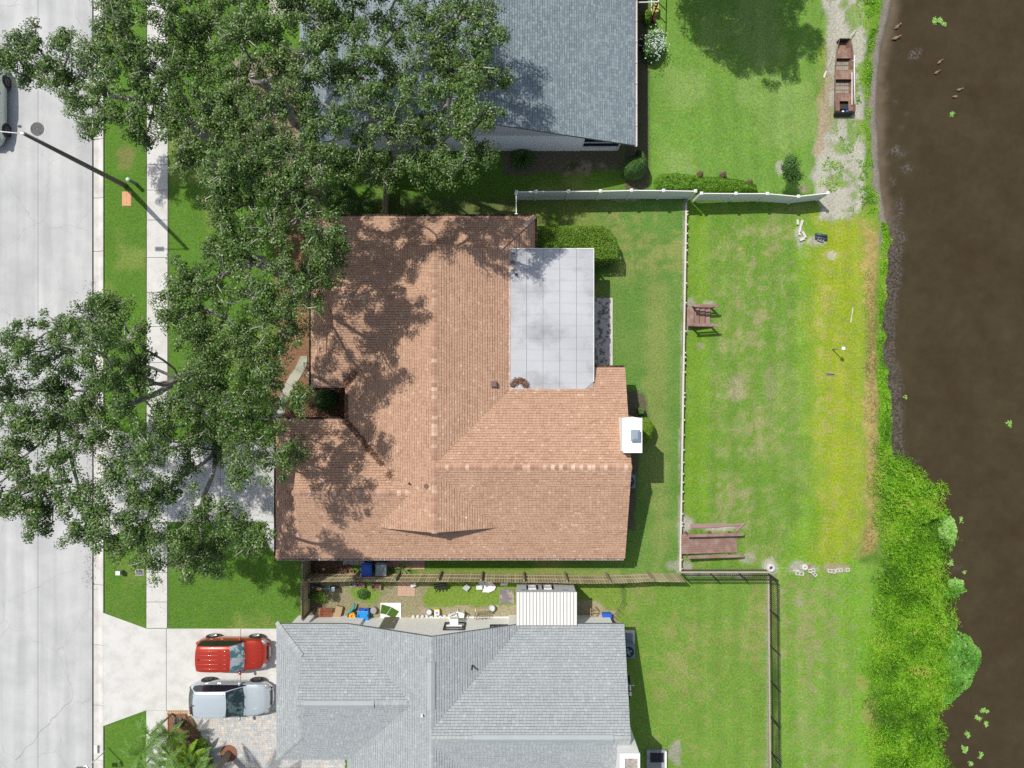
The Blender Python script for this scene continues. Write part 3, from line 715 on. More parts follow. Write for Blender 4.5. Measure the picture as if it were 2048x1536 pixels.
# the main east slope only exists down to its eave; keep the wing footprints inside
bf = roof_faces(bv)
broof = build_roof(brown, BO, bf, m_bsh, m_bdk, (gx(-60), gx(-20)), holes=lambda x, y: gx(-6) < x < gx(153) and gx(-15) < y < gx(252))
zr = ZE+gx(175)*SL
rx = gx(-138)
ridge_caps(broof, BO, (rx, gab_n+.02, zr), (rx, gab_s-.02, zr), SL, m_bcap)
ridge_caps(broof, BO, (rx-.1, gx(154.5), ZE+gx(161)*SL), (gx(-325), gx(154.5), ZE+gx(161)*SL), SL, m_bcap)
ridge_caps(broof, BO, (rx-.3, gx(-196.5), ZE+gx(130.5)*SL), (gx(-396), gx(-196.5), ZE+gx(130.5)*SL), SL, m_bcap)
ridge_caps(broof, BO, (rx+.1, gx(-148), ZE+gx(179)*SL), (gx(212), gx(-148), ZE+gx(179)*SL), SL, m_bcap)
def hipline(c, d, L_):
    a = Vector((c[0], c[1], ZE)); return a, a+Vector((d[0]*L_, d[1]*L_, L_*SL))
for c, d, L_ in [((gx(-313), gx(-327)), (1, 1), gx(63)), ((gx(-377), gx(315)), (1, -1), gx(54)), ((gx(-377), gx(-6.5)), (1, 1), gx(54)),
                 ((gx(-443), gx(-66)), (1, -1), gx(49)), ((gx(-443), gx(-327)), (1, 1), gx(49)), ((gx(43), gx(315)), (-1, -1), gx(66))]:
    a, b_ = hipline(c, d, L_)
    if c[0] == gx(-313): continue
    ridge_caps(broof, BO, a, b_, SL*.5, m_bcap, 0.12)
# gable triangles under the gablets
m_bst = mat('beige_siding', (0.42, 0.36, 0.29), 0.8, 0.08, 3)
def tri_wall(house, org, pts, th, m, name='gable_wall'):
    vs = [Vector(p) for p in pts]; t = Vector(th); n = len(vs)
    return M(org).add(vs+[p+t for p in vs], [tuple(range(n)), tuple(range(2*n-1, n-1, -1))]+[(i, i+n, (i+1) % n+n, (i+1) % n) for i in range(n)]).ob(name, m, house)
hw = gx(112)
tri_wall(brown, BO, [(rx-hw, gab_s+.22, zr-hw*SL-.03), (rx+hw, gab_s+.22, zr-hw*SL-.03), (rx, gab_s+.22, zr-.03)], (0, .06, 0), m_bst)
tri_wall(brown, BO, [(rx-hw, gab_n-.22, zr-hw*SL-.03), (rx+hw, gab_n-.22, zr-hw*SL-.03), (rx, gab_n-.22, zr-.03)], (0, -.06, 0), m_bst)
tri_wall(brown, BO, [(gx(195), gx(-318), ZE-.12), (gx(195), gx(22), ZE-.12), (gx(195), gx(-148), ZE+gx(170)*SL-.12)], (-.1, 0, 0), m_bst)
bw = wall_boxes(brown, BO, [(gx(-298), gx(25), gx(-312), gx(300)), (gx(-362), gx(-300), gx(8), gx(299)), (gx(-428), gx(-299), gx(-311), gx(-81)), (gx(24), gx(195), gx(-310), gx(14))], m_bst, 2.46)
for a, b_, o_, mm_ in [((gx(-377), gx(315)), (gx(43), gx(315)), (0, 1), m_bgut), ((gx(43), gx(252)), (gx(43), gx(315)), (1, 0), m_bgut), ((gx(-377), gx(-6)), (gx(-377), gx(315)), (-1, 0), m_bgut),
        ((gx(-377), gx(-6.5)), (gx(-322), gx(-6.5)), (0, -1), m_bgut), ((gx(-443), gx(-66)), (gx(-322), gx(-66)), (0, 1), m_bgut),
        ((gx(-443), gx(-327)), (gx(-443), gx(-66)), (-1, 0), m_bgut), ((gx(-443), gx(-327)), (gx(210), gx(-327)), (0, -1), m_pgut), ((gx(154), gx(31)), (gx(212), gx(31)), (0, 1), m_bgut)]:
    gutter(brown, BO, a, b_, mm_, o_)
def window(house, org, x0, x1, y, z0, z1, face, m_fr, m_gl, panes=1):
    """flat framed window on a wall facing +-y ('y') or +-x ('x'); face sign gives the outward side"""
    ax_, sg = face; mm = M(org); g = M(org); t = .05*sg
    def B(q, a0, a1, c0, c1, d0, d1):
        d0, d1 = sorted((y+d0*sg, y+d1*sg))
        if ax_ == 'y': q.box(a0, a1, d0, d1, c0, c1)
        else: q.box(d0, d1, a0, a1, c0, c1)
    f = .06
    for (a0, a1, c0, c1) in [(x0-f, x1+f, z1, z1+f), (x0-f, x1+f, z0-f, z0), (x0-f, x0, z0, z1), (x1, x1+f, z0, z1), (x0, x1, (z0+z1)/2-.02, (z0+z1)/2+.02)]:
        B(mm, a0, a1, c0, c1, 0.002, .05)
    fr = mm.ob('window', m_fr, house); B(g, x0, x1, z0, z1, 0.004, .02); g.ob('pane', m_gl, fr)
m_glass = mat('window_glass', (0.05, 0.065, 0.075), 0.08, 0.02, 3, spec=0.7)
window(brown, BO, gx(-250), gx(-200), gx(195)+.0, 1.0, 2.1, ('x', 1), m_white, m_glass)
window(brown, BO, gx(-330), gx(-290), gx(-428), 1.0, 2.1, ('x', -1), m_white, m_glass) if False else None
window(brown, BO, gx(-120), gx(-70), gx(-312), 1.0, 2.0, ('y', -1), m_white, m_glass)
window(brown, BO, gx(60), gx(110), gx(-310), 1.0, 2.0, ('y', -1), m_white, m_glass)
# garage door on the west wall of the wing
gd = M(BO).box(gx(-428)-.06, gx(-428)-.01, gx(-290), gx(-120), 0, 2.15).ob('garage_door', m_white, brown)
for i in range(4): M(BO).box(gx(-428)-.075, gx(-428)-.062, gx(-288), gx(-122), .04+i*.53, .53+i*.53).ob('panel', m_white, gd)
# flat white roof panels over the patio
m_pan = mat('stained_white_panel', (0.46, 0.475, 0.50), 0.7, 0.18, .42, (0.25, 0.26, 0.28), 0.08, 30, c2pos=(.46, .72))
n_ = m_pan.node_tree.nodes; l_ = m_pan.node_tree.links; b_ = n_['Principled BSDF']
src = b_.inputs['Base Color'].links[0].from_socket
wv = n_.new('ShaderNodeTexWave'); wv.wave_type = 'BANDS'; wv.bands_direction = 'Y'; wv.inputs['Scale'].default_value = 0.50; wv.inputs['Distortion'].default_value = 1.2; wv.inputs['Detail'].default_value = 3
ge = n_.new('ShaderNodeNewGeometry'); l_.new(ge.outputs['Position'], wv.inputs['Vector'])
mrn = n_.new('ShaderNodeMapRange'); l_.new(wv.outputs['Fac'], mrn.inputs[0]); mrn.inputs[1].default_value = 0.0; mrn.inputs[2].default_value = .12; mrn.inputs[3].default_value = .93; mrn.inputs[4].default_value = 1
vs_ = n_.new('ShaderNodeVectorMath'); vs_.operation = 'SCALE'; l_.new(src, vs_.inputs[0]); l_.new(mrn.outputs[0], vs_.inputs['Scale']); l_.new(vs_.outputs[0], b_.inputs['Base Color'])
pr = M(BO).box(gx(-3.2), gx(150.6), gx(-11), gx(249.4), 3.0, 3.07).ob('patio_roof', mat('grey_seam', (.30, .31, .33), .6), brown, label='flat stained white panel roof')
edges = [-3.7, 27, 57.5, 88.5, 119.5, 151]
for a, b2 in zip(edges[:-1], edges[1:]):
    poly = [(a+.35, 250), (b2-.35, 250), (b2-.35, -13), (a+.35, -13)]
    if b2 == 151: poly = [(a+.35, 250), (b2, 250), (b2, 4), (b2-19, -13), (a+.35, -13)]
    M(BO).prism([(gx(p[0]), gx(p[1])) for p in poly], 3.075, 3.10).ob('roof_panel', m_pan, pr)
for x0, x1, y0, y1 in [(-4.4, 151.8, 250, 251.5), (151, 152, 4, 250), (-4.8, -3.7, -13, 250), (-3.7, 132, -14.3, -13)]:
    M(BO).box(gx(x0), gx(x1), gx(y0), gx(y1), 2.98, 3.125).ob('flashing', m_white, pr)
for y in (245, 160, 75, 8): M(BO).box(gx(146), gx(149), gx(y-1.5), gx(y+1.5), 0.08, 3.0).ob('post', m_white, brown)
# chimney
m_stuc = mat('white_stucco', (0.84, 0.84, 0.82), 0.85, 0.05, 3, None, 0.04, 40, .2)
ch = M(BO).box(gx(194), gx(226), gx(-119), gx(-61), -.2, 5.33).ob('chimney', m_stuc, brown, label='boxy white stucco chimney with a galvanised cap')
M(BO).prism([(gx(p[0]), gx(p[1])) for p in [(192.5, -59.5), (210, -57.5), (227, -59.5), (227, -120), (194.5, -120), (192.5, -116)]], 5.33, 5.40).ob('crown', m_stuc, ch)
m_galv = mat('galvanised', (0.40, 0.47, 0.55), 0.35, 0.08, 6, metal=0.5)
cq = M(BO); x0, x1, y0, y1 = gx(205.5), gx(221.5), gx(-99), gx(-79); z0, z1 = 5.40, 5.68; i_ = .13
cq.box(x0+.05, x1-.05, y0+.05, y1-.05, z0, z1); 
cq.add([(x0, y0, z1), (x1, y0, z1), (x1, y1, z1), (x0, y1, z1), (x0+i_, y0+i_, z1+.10), (x1-i_, y0+i_, z1+.10), (x1-i_, y1-i_, z1+.10), (x0+i_, y1-i_, z1+.10)],
       [(3, 2, 1, 0), (4, 5, 6, 7), (0, 1, 5, 4), (1, 2, 6, 5), (2, 3, 7, 6), (3, 0, 4, 7)])
cq.ob('chimney_cap', m_galv, ch)
# roof vents
m_vent = mat('brown_vent', (0.16, 0.10, 0.10), 0.6)
def rz_at(pxx, pyy, zg): return P(pxx, pyy, zg)
p = P(988, 768, 3.55); M(BO).add([], []).box(p.x-.15, p.x+.15, p.y-.15, p.y+.15, p.z-.2, p.z+.14).ob('roof_vent', m_vent, brown, .02)
p = P(852, 972, 4.6); M(BO).cyl((p.x, p.y), .12, p.z-.3, p.z+.08, 12).ob('roof_vent', m_vent, brown)
p = P(818, 967, 4.3); M(BO).cyl((p.x, p.y), .045, p.z-.3, p.z+.15, 8).ob('vent_pipe', m_dark, brown)
p = P(933, 1034, 3.9); M(BO).cyl((p.x, p.y), .04, p.z-.3, p.z+.2, 8).ob('vent_pipe', m_white, brown)
# ---------------------------------------------------------------- grey roofed house (south)
GO = G(-100, 620, 0); grey = thing('grey_roof_house', 'house with the light grey shingle roof and two cars in front', 'house', GO)
m_gsh = mat('grey_shingle', (0.3, 0.36, 0.4), 0.95, 0.07, .9, None, 0.13, 30, attr='rnd', spec=0.15,
            ramp=[(0, (0.310, 0.336, 0.345)), (.3, (0.335, 0.362, 0.372)), (.7, (0.350, 0.377, 0.387)), (.94, (0.365, 0.392, 0.401)), (.985, (0.39, 0.418, 0.425)), (1, (0.41, 0.44, 0.445))])
m_gdk = mat('grey_felt', (0.15, 0.165, 0.18), 0.95)
m_gcap = mat('grey_ridge_cap', (0.3, 0.36, 0.4), 0.95, 0.06, 1.5, None, 0.12, 30, attr='rnd', spec=0.15,
             ramp=[(0, (0.32, 0.345, 0.345)), (.5, (0.355, 0.38, 0.38)), (1, (0.40, 0.425, 0.42))])
sW = slope('x', 1, gx(-309)); sE = slope('x', -1, gx(22)); k0 = gx(-450)
a1_ = slope('y', -1, gx(-450)); a2_ = slope('y', 1, gx(-705)); a3_ = slope('x', 1, gx(-442))
e1_ = slope('y', -1, gx(-450)); e2_ = slope('y', 1, gx(-807))
gv = [vol(gx(-309), gx(22), gx(-1400), k0, [sW, sE]),
      vol(gx(-388), gx(-143.5), gx(-705), gx(-450), [a1_, a2_]), vol(gx(-442), gx(-143.5), gx(-705), gx(-450), [a1_, a2_, a3_]),
      vol(gx(-143.5), gx(210.5), gx(-807), gx(-450), [e1_, e2_])]
gf = roof_faces(gv)
# trim what lies far outside the view
gf = [(pl, hp_clip(q, 0, 1, gx(960))) for pl, q in gf]; gf = [(pl, q) for pl, q in gf if area(q) > .01]
groof = build_roof(grey, GO, gf, m_gsh, m_gdk, (gx(-120), gx(-470)))
gzr = ZE+gx(165.5)*SL; grx = gx(-143.5)
ridge_caps(groof, GO, (grx, k0, gzr), (grx, gx(-900), gzr), SL, m_gcap, .13)
ridge_caps(groof, GO, (gx(-389), gx(-577.5), ZE+gx(127.5)*SL), (gx(-190), gx(-577.5), ZE+gx(127.5)*SL), SL, m_gcap, .13)
ridge_caps(groof, GO, (grx, gx(-628.5), ZE+gx(178.5)*SL), (gx(210), gx(-628.5), ZE+gx(179)*SL), SL, m_gcap, .13)
for c, d in [((gx(-442), gx(-447)), (1, -1)), ((gx(-442), gx(-705)), (1, 1))]:
    a, b2 = hipline(c, d, gx(54)); ridge_caps(groof, GO, a, b2, SL*.5, m_gcap, .12)
m_rv = mat('ridge_vent', (0.35, 0.385, 0.40), .8, .06, 2, None, .1)
def rvent(a, b2, along):
    a = Vector(a); b2 = Vector(b2); mm = M(GO); d = (b2-a).normalized(); s_ = d.cross(Vector((0, 0, 1)))
    for sg in (-1, 1):
        pass
    ww = .19; up = Vector((0, 0, .10)); vs = []
    for q in (a, b2): vs += [q+up, q+s_*ww-Vector((0, 0, ww*SL-.085)), q-s_*ww-Vector((0, 0, ww*SL-.085)), q+s_*ww-Vector((0, 0, ww*SL+.02)), q-s_*ww-Vector((0, 0, ww*SL+.02))]
    mm.add(vs, [(0, 1, 6, 5), (0, 5, 7, 2), (1, 3, 8, 6), (2, 7, 9, 4), (0, 2, 4, 3, 1), (5, 6, 8, 9, 7)])
    mm.ob('ridge_vent', m_rv, grey)
rvent((grx, -P(0, 1325, 4.7).y*-1, gzr), (grx, P(0, 1420, 4.7).y, gzr), 'y')
rvent((P(608, 0, 4.2).x, gx(-577.5), ZE+gx(127.5)*SL), (P(748, 0, 4.2).x, gx(-577.5), ZE+gx(127.5)*SL), 'x')
rvent((P(945, 0, 4.8).x, gx(-628.5), ZE+gx(179)*SL), (P(1227, 0, 4.8).x, gx(-628.5), ZE+gx(179)*SL), 'x')
for (a, b2, zz, k, mm_) in [(994, 1221, 3.95, 1, m_white), (816, 1444, 3.7, 0, m_dark), (944, 1337, 4.2, 0, m_dark)]:
    if (a, b2) == (994, 1221): a, b2, zz = 844, 1431, 4.6
    p = P(a, b2, zz); M(GO).cyl((p.x, p.y), .05, p.z-.4, p.z+.12, 8).ob('vent_pipe', mm_, grey)
tri_wall(grey, GO, [(gx(-299), gx(-466), ZE-.1), (gx(12), gx(-466), ZE-.1), (grx, gx(-466), gzr-.14)], (0, -.1, 0), m_stuc)
tri_wall(grey, GO, [(gx(194), gx(-798), ZE-.12), (gx(194), gx(-458), ZE-.12), (gx(194), gx(-628.5), ZE+gx(170)*SL-.16)], (-.1, 0, 0), m_stuc)
hw2 = gx(76)
tri_wall(grey, GO, [(gx(-381), gx(-577.5)-hw2, 2.6+gx(127.5)*SL-hw2*SL-.03), (gx(-381), gx(-577.5)+hw2, 2.6+gx(127.5)*SL-hw2*SL-.03), (gx(-381), gx(-577.5), 2.6+gx(127.5)*SL-.03)], (.06, 0, 0), m_stuc)
gw = wall_boxes(grey, GO, [(gx(-294), gx(-6), gx(-950), gx(-467)), (gx(-427), gx(-293), gx(-690), gx(-463)), (gx(-7), gx(194), gx(-790), gx(-462))], m_stuc, 2.5)
# north wall: recessed window with a white box unit, a second window and a door
def nwall(px0, px1, py, wy): # image px on wall plane y=wy -> world x range and height
    z = H*(1-wy/(768-py)*1.0*-1) if False else 0
def wpt(pxx, pyy, wy):       # point on the plane y = wy
    k = -(768-pyy)*0+(wy)/((768-pyy)/F)   # distance below the camera
    return ((pxx-1024)*k/F, H-k)
wy = gx(-467)
(xa, za), (xb, zb) = wpt(891, 1246, wy), wpt(922, 1262, wy)
window(grey, GO, xa+.02, xa+1.12, wy, za+.02, 2.15, ('y', 1), m_dark, m_glass)
wu = M(GO).box(xa+.30, xa+.78, wy+.03, wy+.42, za+.15, za+.62).ob('window_unit', m_white, grey, .02)
M(GO).box(xa+.12, xa+1.0, wy+.052, wy+.12, za+.62, za+.74).ob('window_blind', m_white, grey)
(xa, za) = wpt(982, 1251, wy); window(grey, GO, xa, xa+1.1, wy, za, 2.2, ('y', 1), m_dark, m_glass)
m_door = mat('olive_door', (0.14, 0.14, 0.11), .6, .1, 3)
(xa, za) = wpt(758, 1242, wy)
dr = M(GO).box(gx(-254), gx(-226), wy+.003, wy+.06, 0.02, 2.0).ob('door', m_door, grey); M(GO).obox((gx(-230), wy+.09, 1.0), (.05, .05, .05)).ob('door_handle', m_steel, dr)
m_shd = mat('white_trim', (.75, .76, .78), .5)
window(grey, GO, gx(194-500), gx(194-470), gx(194), 1, 2.1, ('x', 1), m_shd, m_glass) if False else None
window(grey, GO, gx(-560), gx(-520), gx(194), 1.0, 2.1, ('x', 1), m_shd, m_glass)
# white block chimney at the south east corner with rubble top
bc = M(GO).box(gx(188), gx(222), gx(-722), gx(-643), -.2, 5.4).ob('chimney', m_stuc, grey, label='white stucco chimney with a rubble filled top')
for (x0, x1, y0, y1) in [(187.5, 222.5, -651, -642.5), (187.5, 196, -722.5, -651.2), (218.5, 222.5, -722.5, -651.2)]: M(GO).box(gx(x0), gx(x1), gx(y0), gx(y1), 5.40, 5.50).ob('coping', m_stuc, bc)
M(GO).box(gx(196.2), gx(218.3), gx(-722), gx(-651.4), 5.402, 5.43).ob('rubble_top', mat('rubble', (.42, .38, .33), .95, .3, 5, (.22, .20, .18), .3, 25, .6), bc)
# ---------------------------------------------------------------- blue grey roofed house (north)
NO = G(0, -600, 0); north = thing('blue_roof_house', 'house with the blue grey shingle roof at the top of the photo behind the oak', 'house', NO)
m_nsh = mat('blue_grey_shingle', (0.2, 0.26, 0.3), 0.95, 0.06, .8, None, 0.1, 30, attr='rnd', spec=0.15,
            ramp=[(0, (0.178, 0.218, 0.248)), (.35, (0.205, 0.250, 0.278)), (.6, (0.225, 0.275, 0.298)), (1, (0.265, 0.330, 0.342))])
SLn = SL; nW = (SL, 0, ZE-gx(-398)*SL); nE = (-SL, 0, ZE+gx(231)*SL)
nf = roof_faces([vol(gx(-398), gx(231), gx(448), gx(1250), [nW, nE])])
nf = [(pl, hp_clip(q, 0, -1, gx(960))) for pl, q in nf]
nroof = build_roof(north, NO, nf, m_nsh, m_gdk, (gx(150), gx(500)))
nrx = gx(-83.5); nzr = ZE+gx(314.5)*SL
ridge_caps(nroof, NO, (nrx, gx(448), nzr), (nrx, gx(900), nzr), SL, mat('blue_ridge_cap', (.25, .3, .33), .95, attr='rnd', ramp=[(0, (.2, .26, .3)), (1, (.3, .36, .39))]), .13)
m_bluew = mat('pale_wall', (0.86, 0.88, 0.90), 0.8, .04, 2)
m_lap = mat('grey_siding', (0.55, 0.57, 0.60), 0.8, .04, 2)
ny0 = gx(466)
M(NO).box(gx(-383), gx(136), ny0, gx(1200), -.2, 2.5).ob('wall', m_bluew, north)
M(NO).box(gx(136.05), gx(212), ny0+.02, ny0+.14, -.2, .42).ob('wall', m_bluew, north); M(NO).box(gx(137), gx(212), ny0+.15, gx(1200), -.2, .03).ob('porch_floor', mat('dark_floor', (.03, .03, .035), .6), north)  # near black floor colour stands in for the shade inside the porch
M(NO).box(gx(150), gx(208), ny0+1.2, gx(1190), .42, 2.5).ob('screen', mat('dark_screen', (.02, .022, .03), .6), north, label='dark screened porch')
for x in (136.5, 209): M(NO).box(gx(x), gx(x)+.08, ny0+.03, ny0+.11, .42, 2.52).ob('post', m_white, north)
M(NO).box(gx(139), gx(209), ny0+.04, ny0+.09, 1.25, 1.30).ob('rail', m_shd, north)
tri_wall(north, NO, [(gx(-388), ny0+.03, ZE-.12), (gx(215), ny0+.03, ZE-.12), (nrx, ny0+.03, nzr-.16)], (0, .1, 0), m_lap)
gutter(north, NO, (gx(231), gx(447)), (gx(231), gx(960)), mat('pale_pink_gutter', (.62, .58, .56), .5), (1, 0), .13, 1.15)
# ---------------------------------------------------------------- white shed between fence and grey house
SH = G(60, 415, 0); shed = thing('garden_shed', 'white shed with ribbed roof squeezed against the grey roofed house', 'shed', SH)
m_shroof = mat('white_ribbed_metal', (0.70, 0.69, 0.66), .45, .03)
x0, x1 = gx(8), gx(121.5); yn, ys = gx(-392), gx(-450); zN, zS = 2.78, 2.95
m_shw = mat('shed_wall_grey', (0.52, 0.55, 0.56), .7, .03)
M(SH).box(x0+.03, x1-.03, ys, yn, -.1, 2.6).ob('wall', m_shw, shed)
n_ = 18; wv_ = (x1-x0)/n_
rf = M(SH).prism([(x0, ys), (x1, ys), (x1, yn+.08), (x0, yn+.08)], 2.66, 2.74).ob('roof', m_dark, shed)
for i in range(n_): M(SH).prism([(x0+i*wv_+.012, ys-.02), (x0+(i+1)*wv_-.012, ys-.02), (x0+(i+1)*wv_-.012, yn+.1), (x0+i*wv_+.012, yn+.1)], 2.745, 2.775+.01*(i % 2)).ob('roof_panel', m_shroof, rf)
for xx in (x0+.9, x0+1.78):
    window(shed, SH, xx-.16, xx+.16, yn, 1.25, 1.85, ('y', 1), m_white, m_glass)
    for s_ in (-.32, .24): M(SH).box(xx+s_, xx+s_+.09, yn+.003, yn+.03, 1.15, 1.95).ob('shutter', m_black, shed)
for xx in (x0+.42, x0+2.72): M(SH).box(xx-.15, xx+.15, yn+.003, yn+.04, 2.1, 2.3).ob('wall_vent', m_galv, shed)
# ================================================================ FENCES AND WALLS
# white vinyl fence
m_vin = mat('white_vinyl', (0.80, 0.81, 0.82), 0.4, 0.02, 2)
def vinyl(label, posts, base, hgt):
    """posts: photo pixels of the post tops"""
    z0s = []; pts = []
    for (a, b) in posts:
        p = P(a, b, hgt); g = base(p); p = P(a, b, hgt+g); pts.append(Vector((p.x, p.y, g)))
    o = pts[0].copy(); t = thing('vinyl_fence', label, 'fence', o)
    for p in pts:
        q = M(p); q.box(p.x-.065, p.x+.065, p.y-.065, p.y+.065, p.z-.3, p.z+hgt); po = q.ob('post', m_vin, t, loc=p-o)
        c = M(p); c.box(p.x-.085, p.x+.085, p.y-.085, p.y+.085, p.z+hgt, p.z+hgt+.03)
        c.add([(p.x-.08, p.y-.08, p.z+hgt+.03), (p.x+.08, p.y-.08, p.z+hgt+.03), (p.x+.08, p.y+.08, p.z+hgt+.03), (p.x-.08, p.y+.08, p.z+hgt+.03), (p.x, p.y, p.z+hgt+.08)], [(0, 1, 4), (1, 2, 4), (2, 3, 4), (3, 0, 4), (3, 2, 1, 0)])
        c.ob('post_cap', m_white, po)
    for a, b in zip(pts[:-1], pts[1:]):
        d = (b-a).normalized(); a2 = a+d*.07; b2 = b-d*.07; zt = Vector((0, 0, hgt-.09)); zb = Vector((0, 0, .12))
        M(o).beam(a2+zt, b2+zt, .05, .12).ob('rail', m_white, t); M(o).beam(a2+zb, b2+zb, .05, .16).ob('rail', m_vin, t)
        L = (b2-a2).length; n = max(2, int(L/.29)); w = L/n
        for i in range(n):
            u = a2+d*((i+.5)*w); dd = M(u); h2 = Vector((0, 0, (hgt-.15+.20)/2)); 
            ang = math.atan2(d.y, d.x); dd.obox(u+h2, (w-.006, .022, hgt-.35), ang); dd.ob('board', m_vin, t, loc=u-o)
    return t
wl = [(1033, 383.5), (1072, 383), (1137, 382.5), (1201, 382), (1263, 380.5), (1327, 380.8), (1391, 382)]
wr = [(1403, 386.5), (1472, 386.8), (1535, 387), (1597, 392.5), (1656, 386)]
vinyl('long white vinyl privacy fence north of the brown roofed house', wl, lambda p: gz(p.x, p.y+.15), 1.78)
vinyl('shorter white vinyl fence section running on to the sandy bank', wr, lambda p: gz(p.x, p.y+.3), 1.55)
vinyl('short white vinyl fence return between the long fence and the brown roof', [(1032.5, 386.5), (1032.5, 430)], lambda p: 0.0, 1.76)
# low sea wall between the garden levels
m_cap = mat('wall_cap', (0.62, 0.56, 0.50), 0.85, .08, 2); m_wface = mat('wall_face', (0.10, 0.09, 0.085), .9, .1, 3)
rw = thing('retaining_wall', 'low retaining wall with pale cap running down the back garden', 'wall', PG(1368, 768))
def gp(px_, py_, z): p = P(px_, py_, 0.02); return Vector((p.x, p.y, z))
o = rw.location.copy()
segs = [402]+[440+i*50 for i in range(14)]+[1143]
for y0, y1 in zip(segs[:-1], segs[1:]):
    a, b = gp(wall_x(y0), y0+.2, -.02), gp(wall_x(y1), y1-.2, -.02)
    M(o).beam(a, b, .105, .08).ob('cap', m_cap, rw)
    a.z = b.z = -.36; M(o).beam(a, b, .08, .6).ob('panel', m_wface, rw)
for k, y in enumerate([422, 428, 448, 466, 486, 500, 524, 566, 605, 662, 705, 714, 726, 744, 786, 794, 812, 840, 870, 900, 925, 948, 965, 984, 1003, 1028, 1046, 1052, 1120, 1138]):
    p = gp(wall_x(y)+3.6, y, -.3); M(p).box(p.x-.035, p.x+.035, p.y-.04, p.y+.04, p.z-.4, -.03).ob('post', m_cap, rw, loc=p-o)
# timber privacy fence
m_wood = mat('weathered_board', (0.3, 0.25, 0.15), 0.9, 0.18, 2.5, None, 0.15, 30, attr='rnd', ramp=[(0, (0.36, 0.31, 0.18)), (.5, (0.47, 0.41, 0.245)), (1, (0.58, 0.52, 0.34))])
m_wood2 = mat('grey_timber', (0.31, 0.275, 0.19), 0.9, 0.2, 3)
HF = 1.8
top = [(604, 1164.5), (700, 1162), (790, 1163), (900, 1163), (1035, 1164.5), (1100, 1165), (1180, 1167), (1240, 1166), (1300, 1163), (1371, 1163.5)]
wf = thing('wooden_fence', 'weathered timber board fence between the brown and grey houses', 'fence', P(604, 1164, HF)-Vector((0, 0, HF))); o = wf.location.copy()
poly = [P(a, b, HF)-Vector((0, 0, HF)) for a, b in top]
dist = [0]
for a, b in zip(poly[:-1], poly[1:]): dist.append(dist[-1]+(b-a).length)
def at(s_):
    for i in range(len(poly)-1):
        if s_ <= dist[i+1] or i == len(poly)-2:
            t = (s_-dist[i])/(dist[i+1]-dist[i]); return poly[i].lerp(poly[i+1], t), (poly[i+1]-poly[i]).normalized()
nb = int(dist[-1]/.153)
for i in range(nb):
    s_ = (i+.5)*dist[-1]/nb; u, d = at(s_); h_ = HF+random.uniform(-.03, .02); q = M(u); q.cur = random.random()
    q.obox(u+Vector((0, 0, h_/2+.03)), (.126, .018, h_-.03), math.atan2(d.y, d.x)+random.uniform(-.02, .02), random.uniform(-.008, .008)); q.ob('board', m_wood, wf, loc=u-o)
for i in range(int(dist[-1]/2.42)+1):
    s_ = min(i*2.42+.4, dist[-1]-.1); u, d = at(s_); nrm = Vector((-d.y, d.x, 0)); u2 = u+nrm*.11
    q = M(u); q.obox(u2+Vector((0, 0, .9)), (.09, .09, 1.86), math.atan2(d.y, d.x)); q.ob('post', m_wood2, wf, loc=u-o)
    if i:
        u0, _ = at(max(0, s_-2.42)); 
        for zz in (.4, 1.1):
            M(o).beam(u0+nrm*.03+Vector((0, 0, zz)), u+nrm*.03+Vector((0, 0, zz)), .022, .08).ob('rail', m_wood, wf)
def side_fence(name, label, x_px, y0, y1, hgt, n, cat, face=1):
    a = P(x_px, y0, hgt); b = P(x_px+.6, y1, hgt); a.z = b.z = 0; t = thing(name, label, cat, a); d = (b-a).normalized()
    for i in range(n):
        u = a.lerp(b, (i+.5)/n); q = M(u); q.cur = random.random()*.5; q.obox(u+Vector((0, 0, hgt/2)), ((b-a).length/n-.015, .018, hgt), math.atan2(d.y, d.x)); q.ob('board', m_wood, t, loc=u-a)
    for zz in (.3, hgt-.25): M(a).beam(a+Vector((.05*face, 0, zz)), b+Vector((.05*face, 0, zz)), .04, .08).ob('rail', m_wood2, t)
    for u in (a, b): M(a).obox(u+Vector((.07*face, 0, hgt/2)), (.09, .09, hgt+.05)).ob('post', m_wood2, t)
    return t
side_fence('wooden_gate', 'dark timber gate across the strip at the corner of the brown roof', 604, 1121, 1160, 1.7, 8, 'gate')
side_fence('wooden_gate', 'dark timber gate beside the grey roofed house and the red grate', 602, 1168, 1241, 1.75, 15, 'gate')
# fence running north from the brown house under the oak
nf_ = thing('wooden_fence', 'narrow grey timber fence running north from the brown roof under the oak', 'fence', P(765, 428, 1.6)-Vector((0, 0, 1.6))); o = nf_.location.copy()
a = P(765, 430, 1.6); b = P(769, 330, 1.6); a.z = b.z = 0; d = (b-a).normalized()
for i in range(20):
    u = a.lerp(b, (i+.5)/20); q = M(u); q.cur = random.random(); q.obox(u+Vector((0, 0, .8)), ((b-a).length/20-.012, .02, 1.6), math.atan2(d.y, d.x)); q.ob('board', m_wood, nf_, loc=u-o)
for zz in (.4, 1.35): M(o).beam(a+Vector((.06, 0, zz)), b+Vector((.06, 0, zz)), .04, .09).ob('rail', m_wood2, nf_)
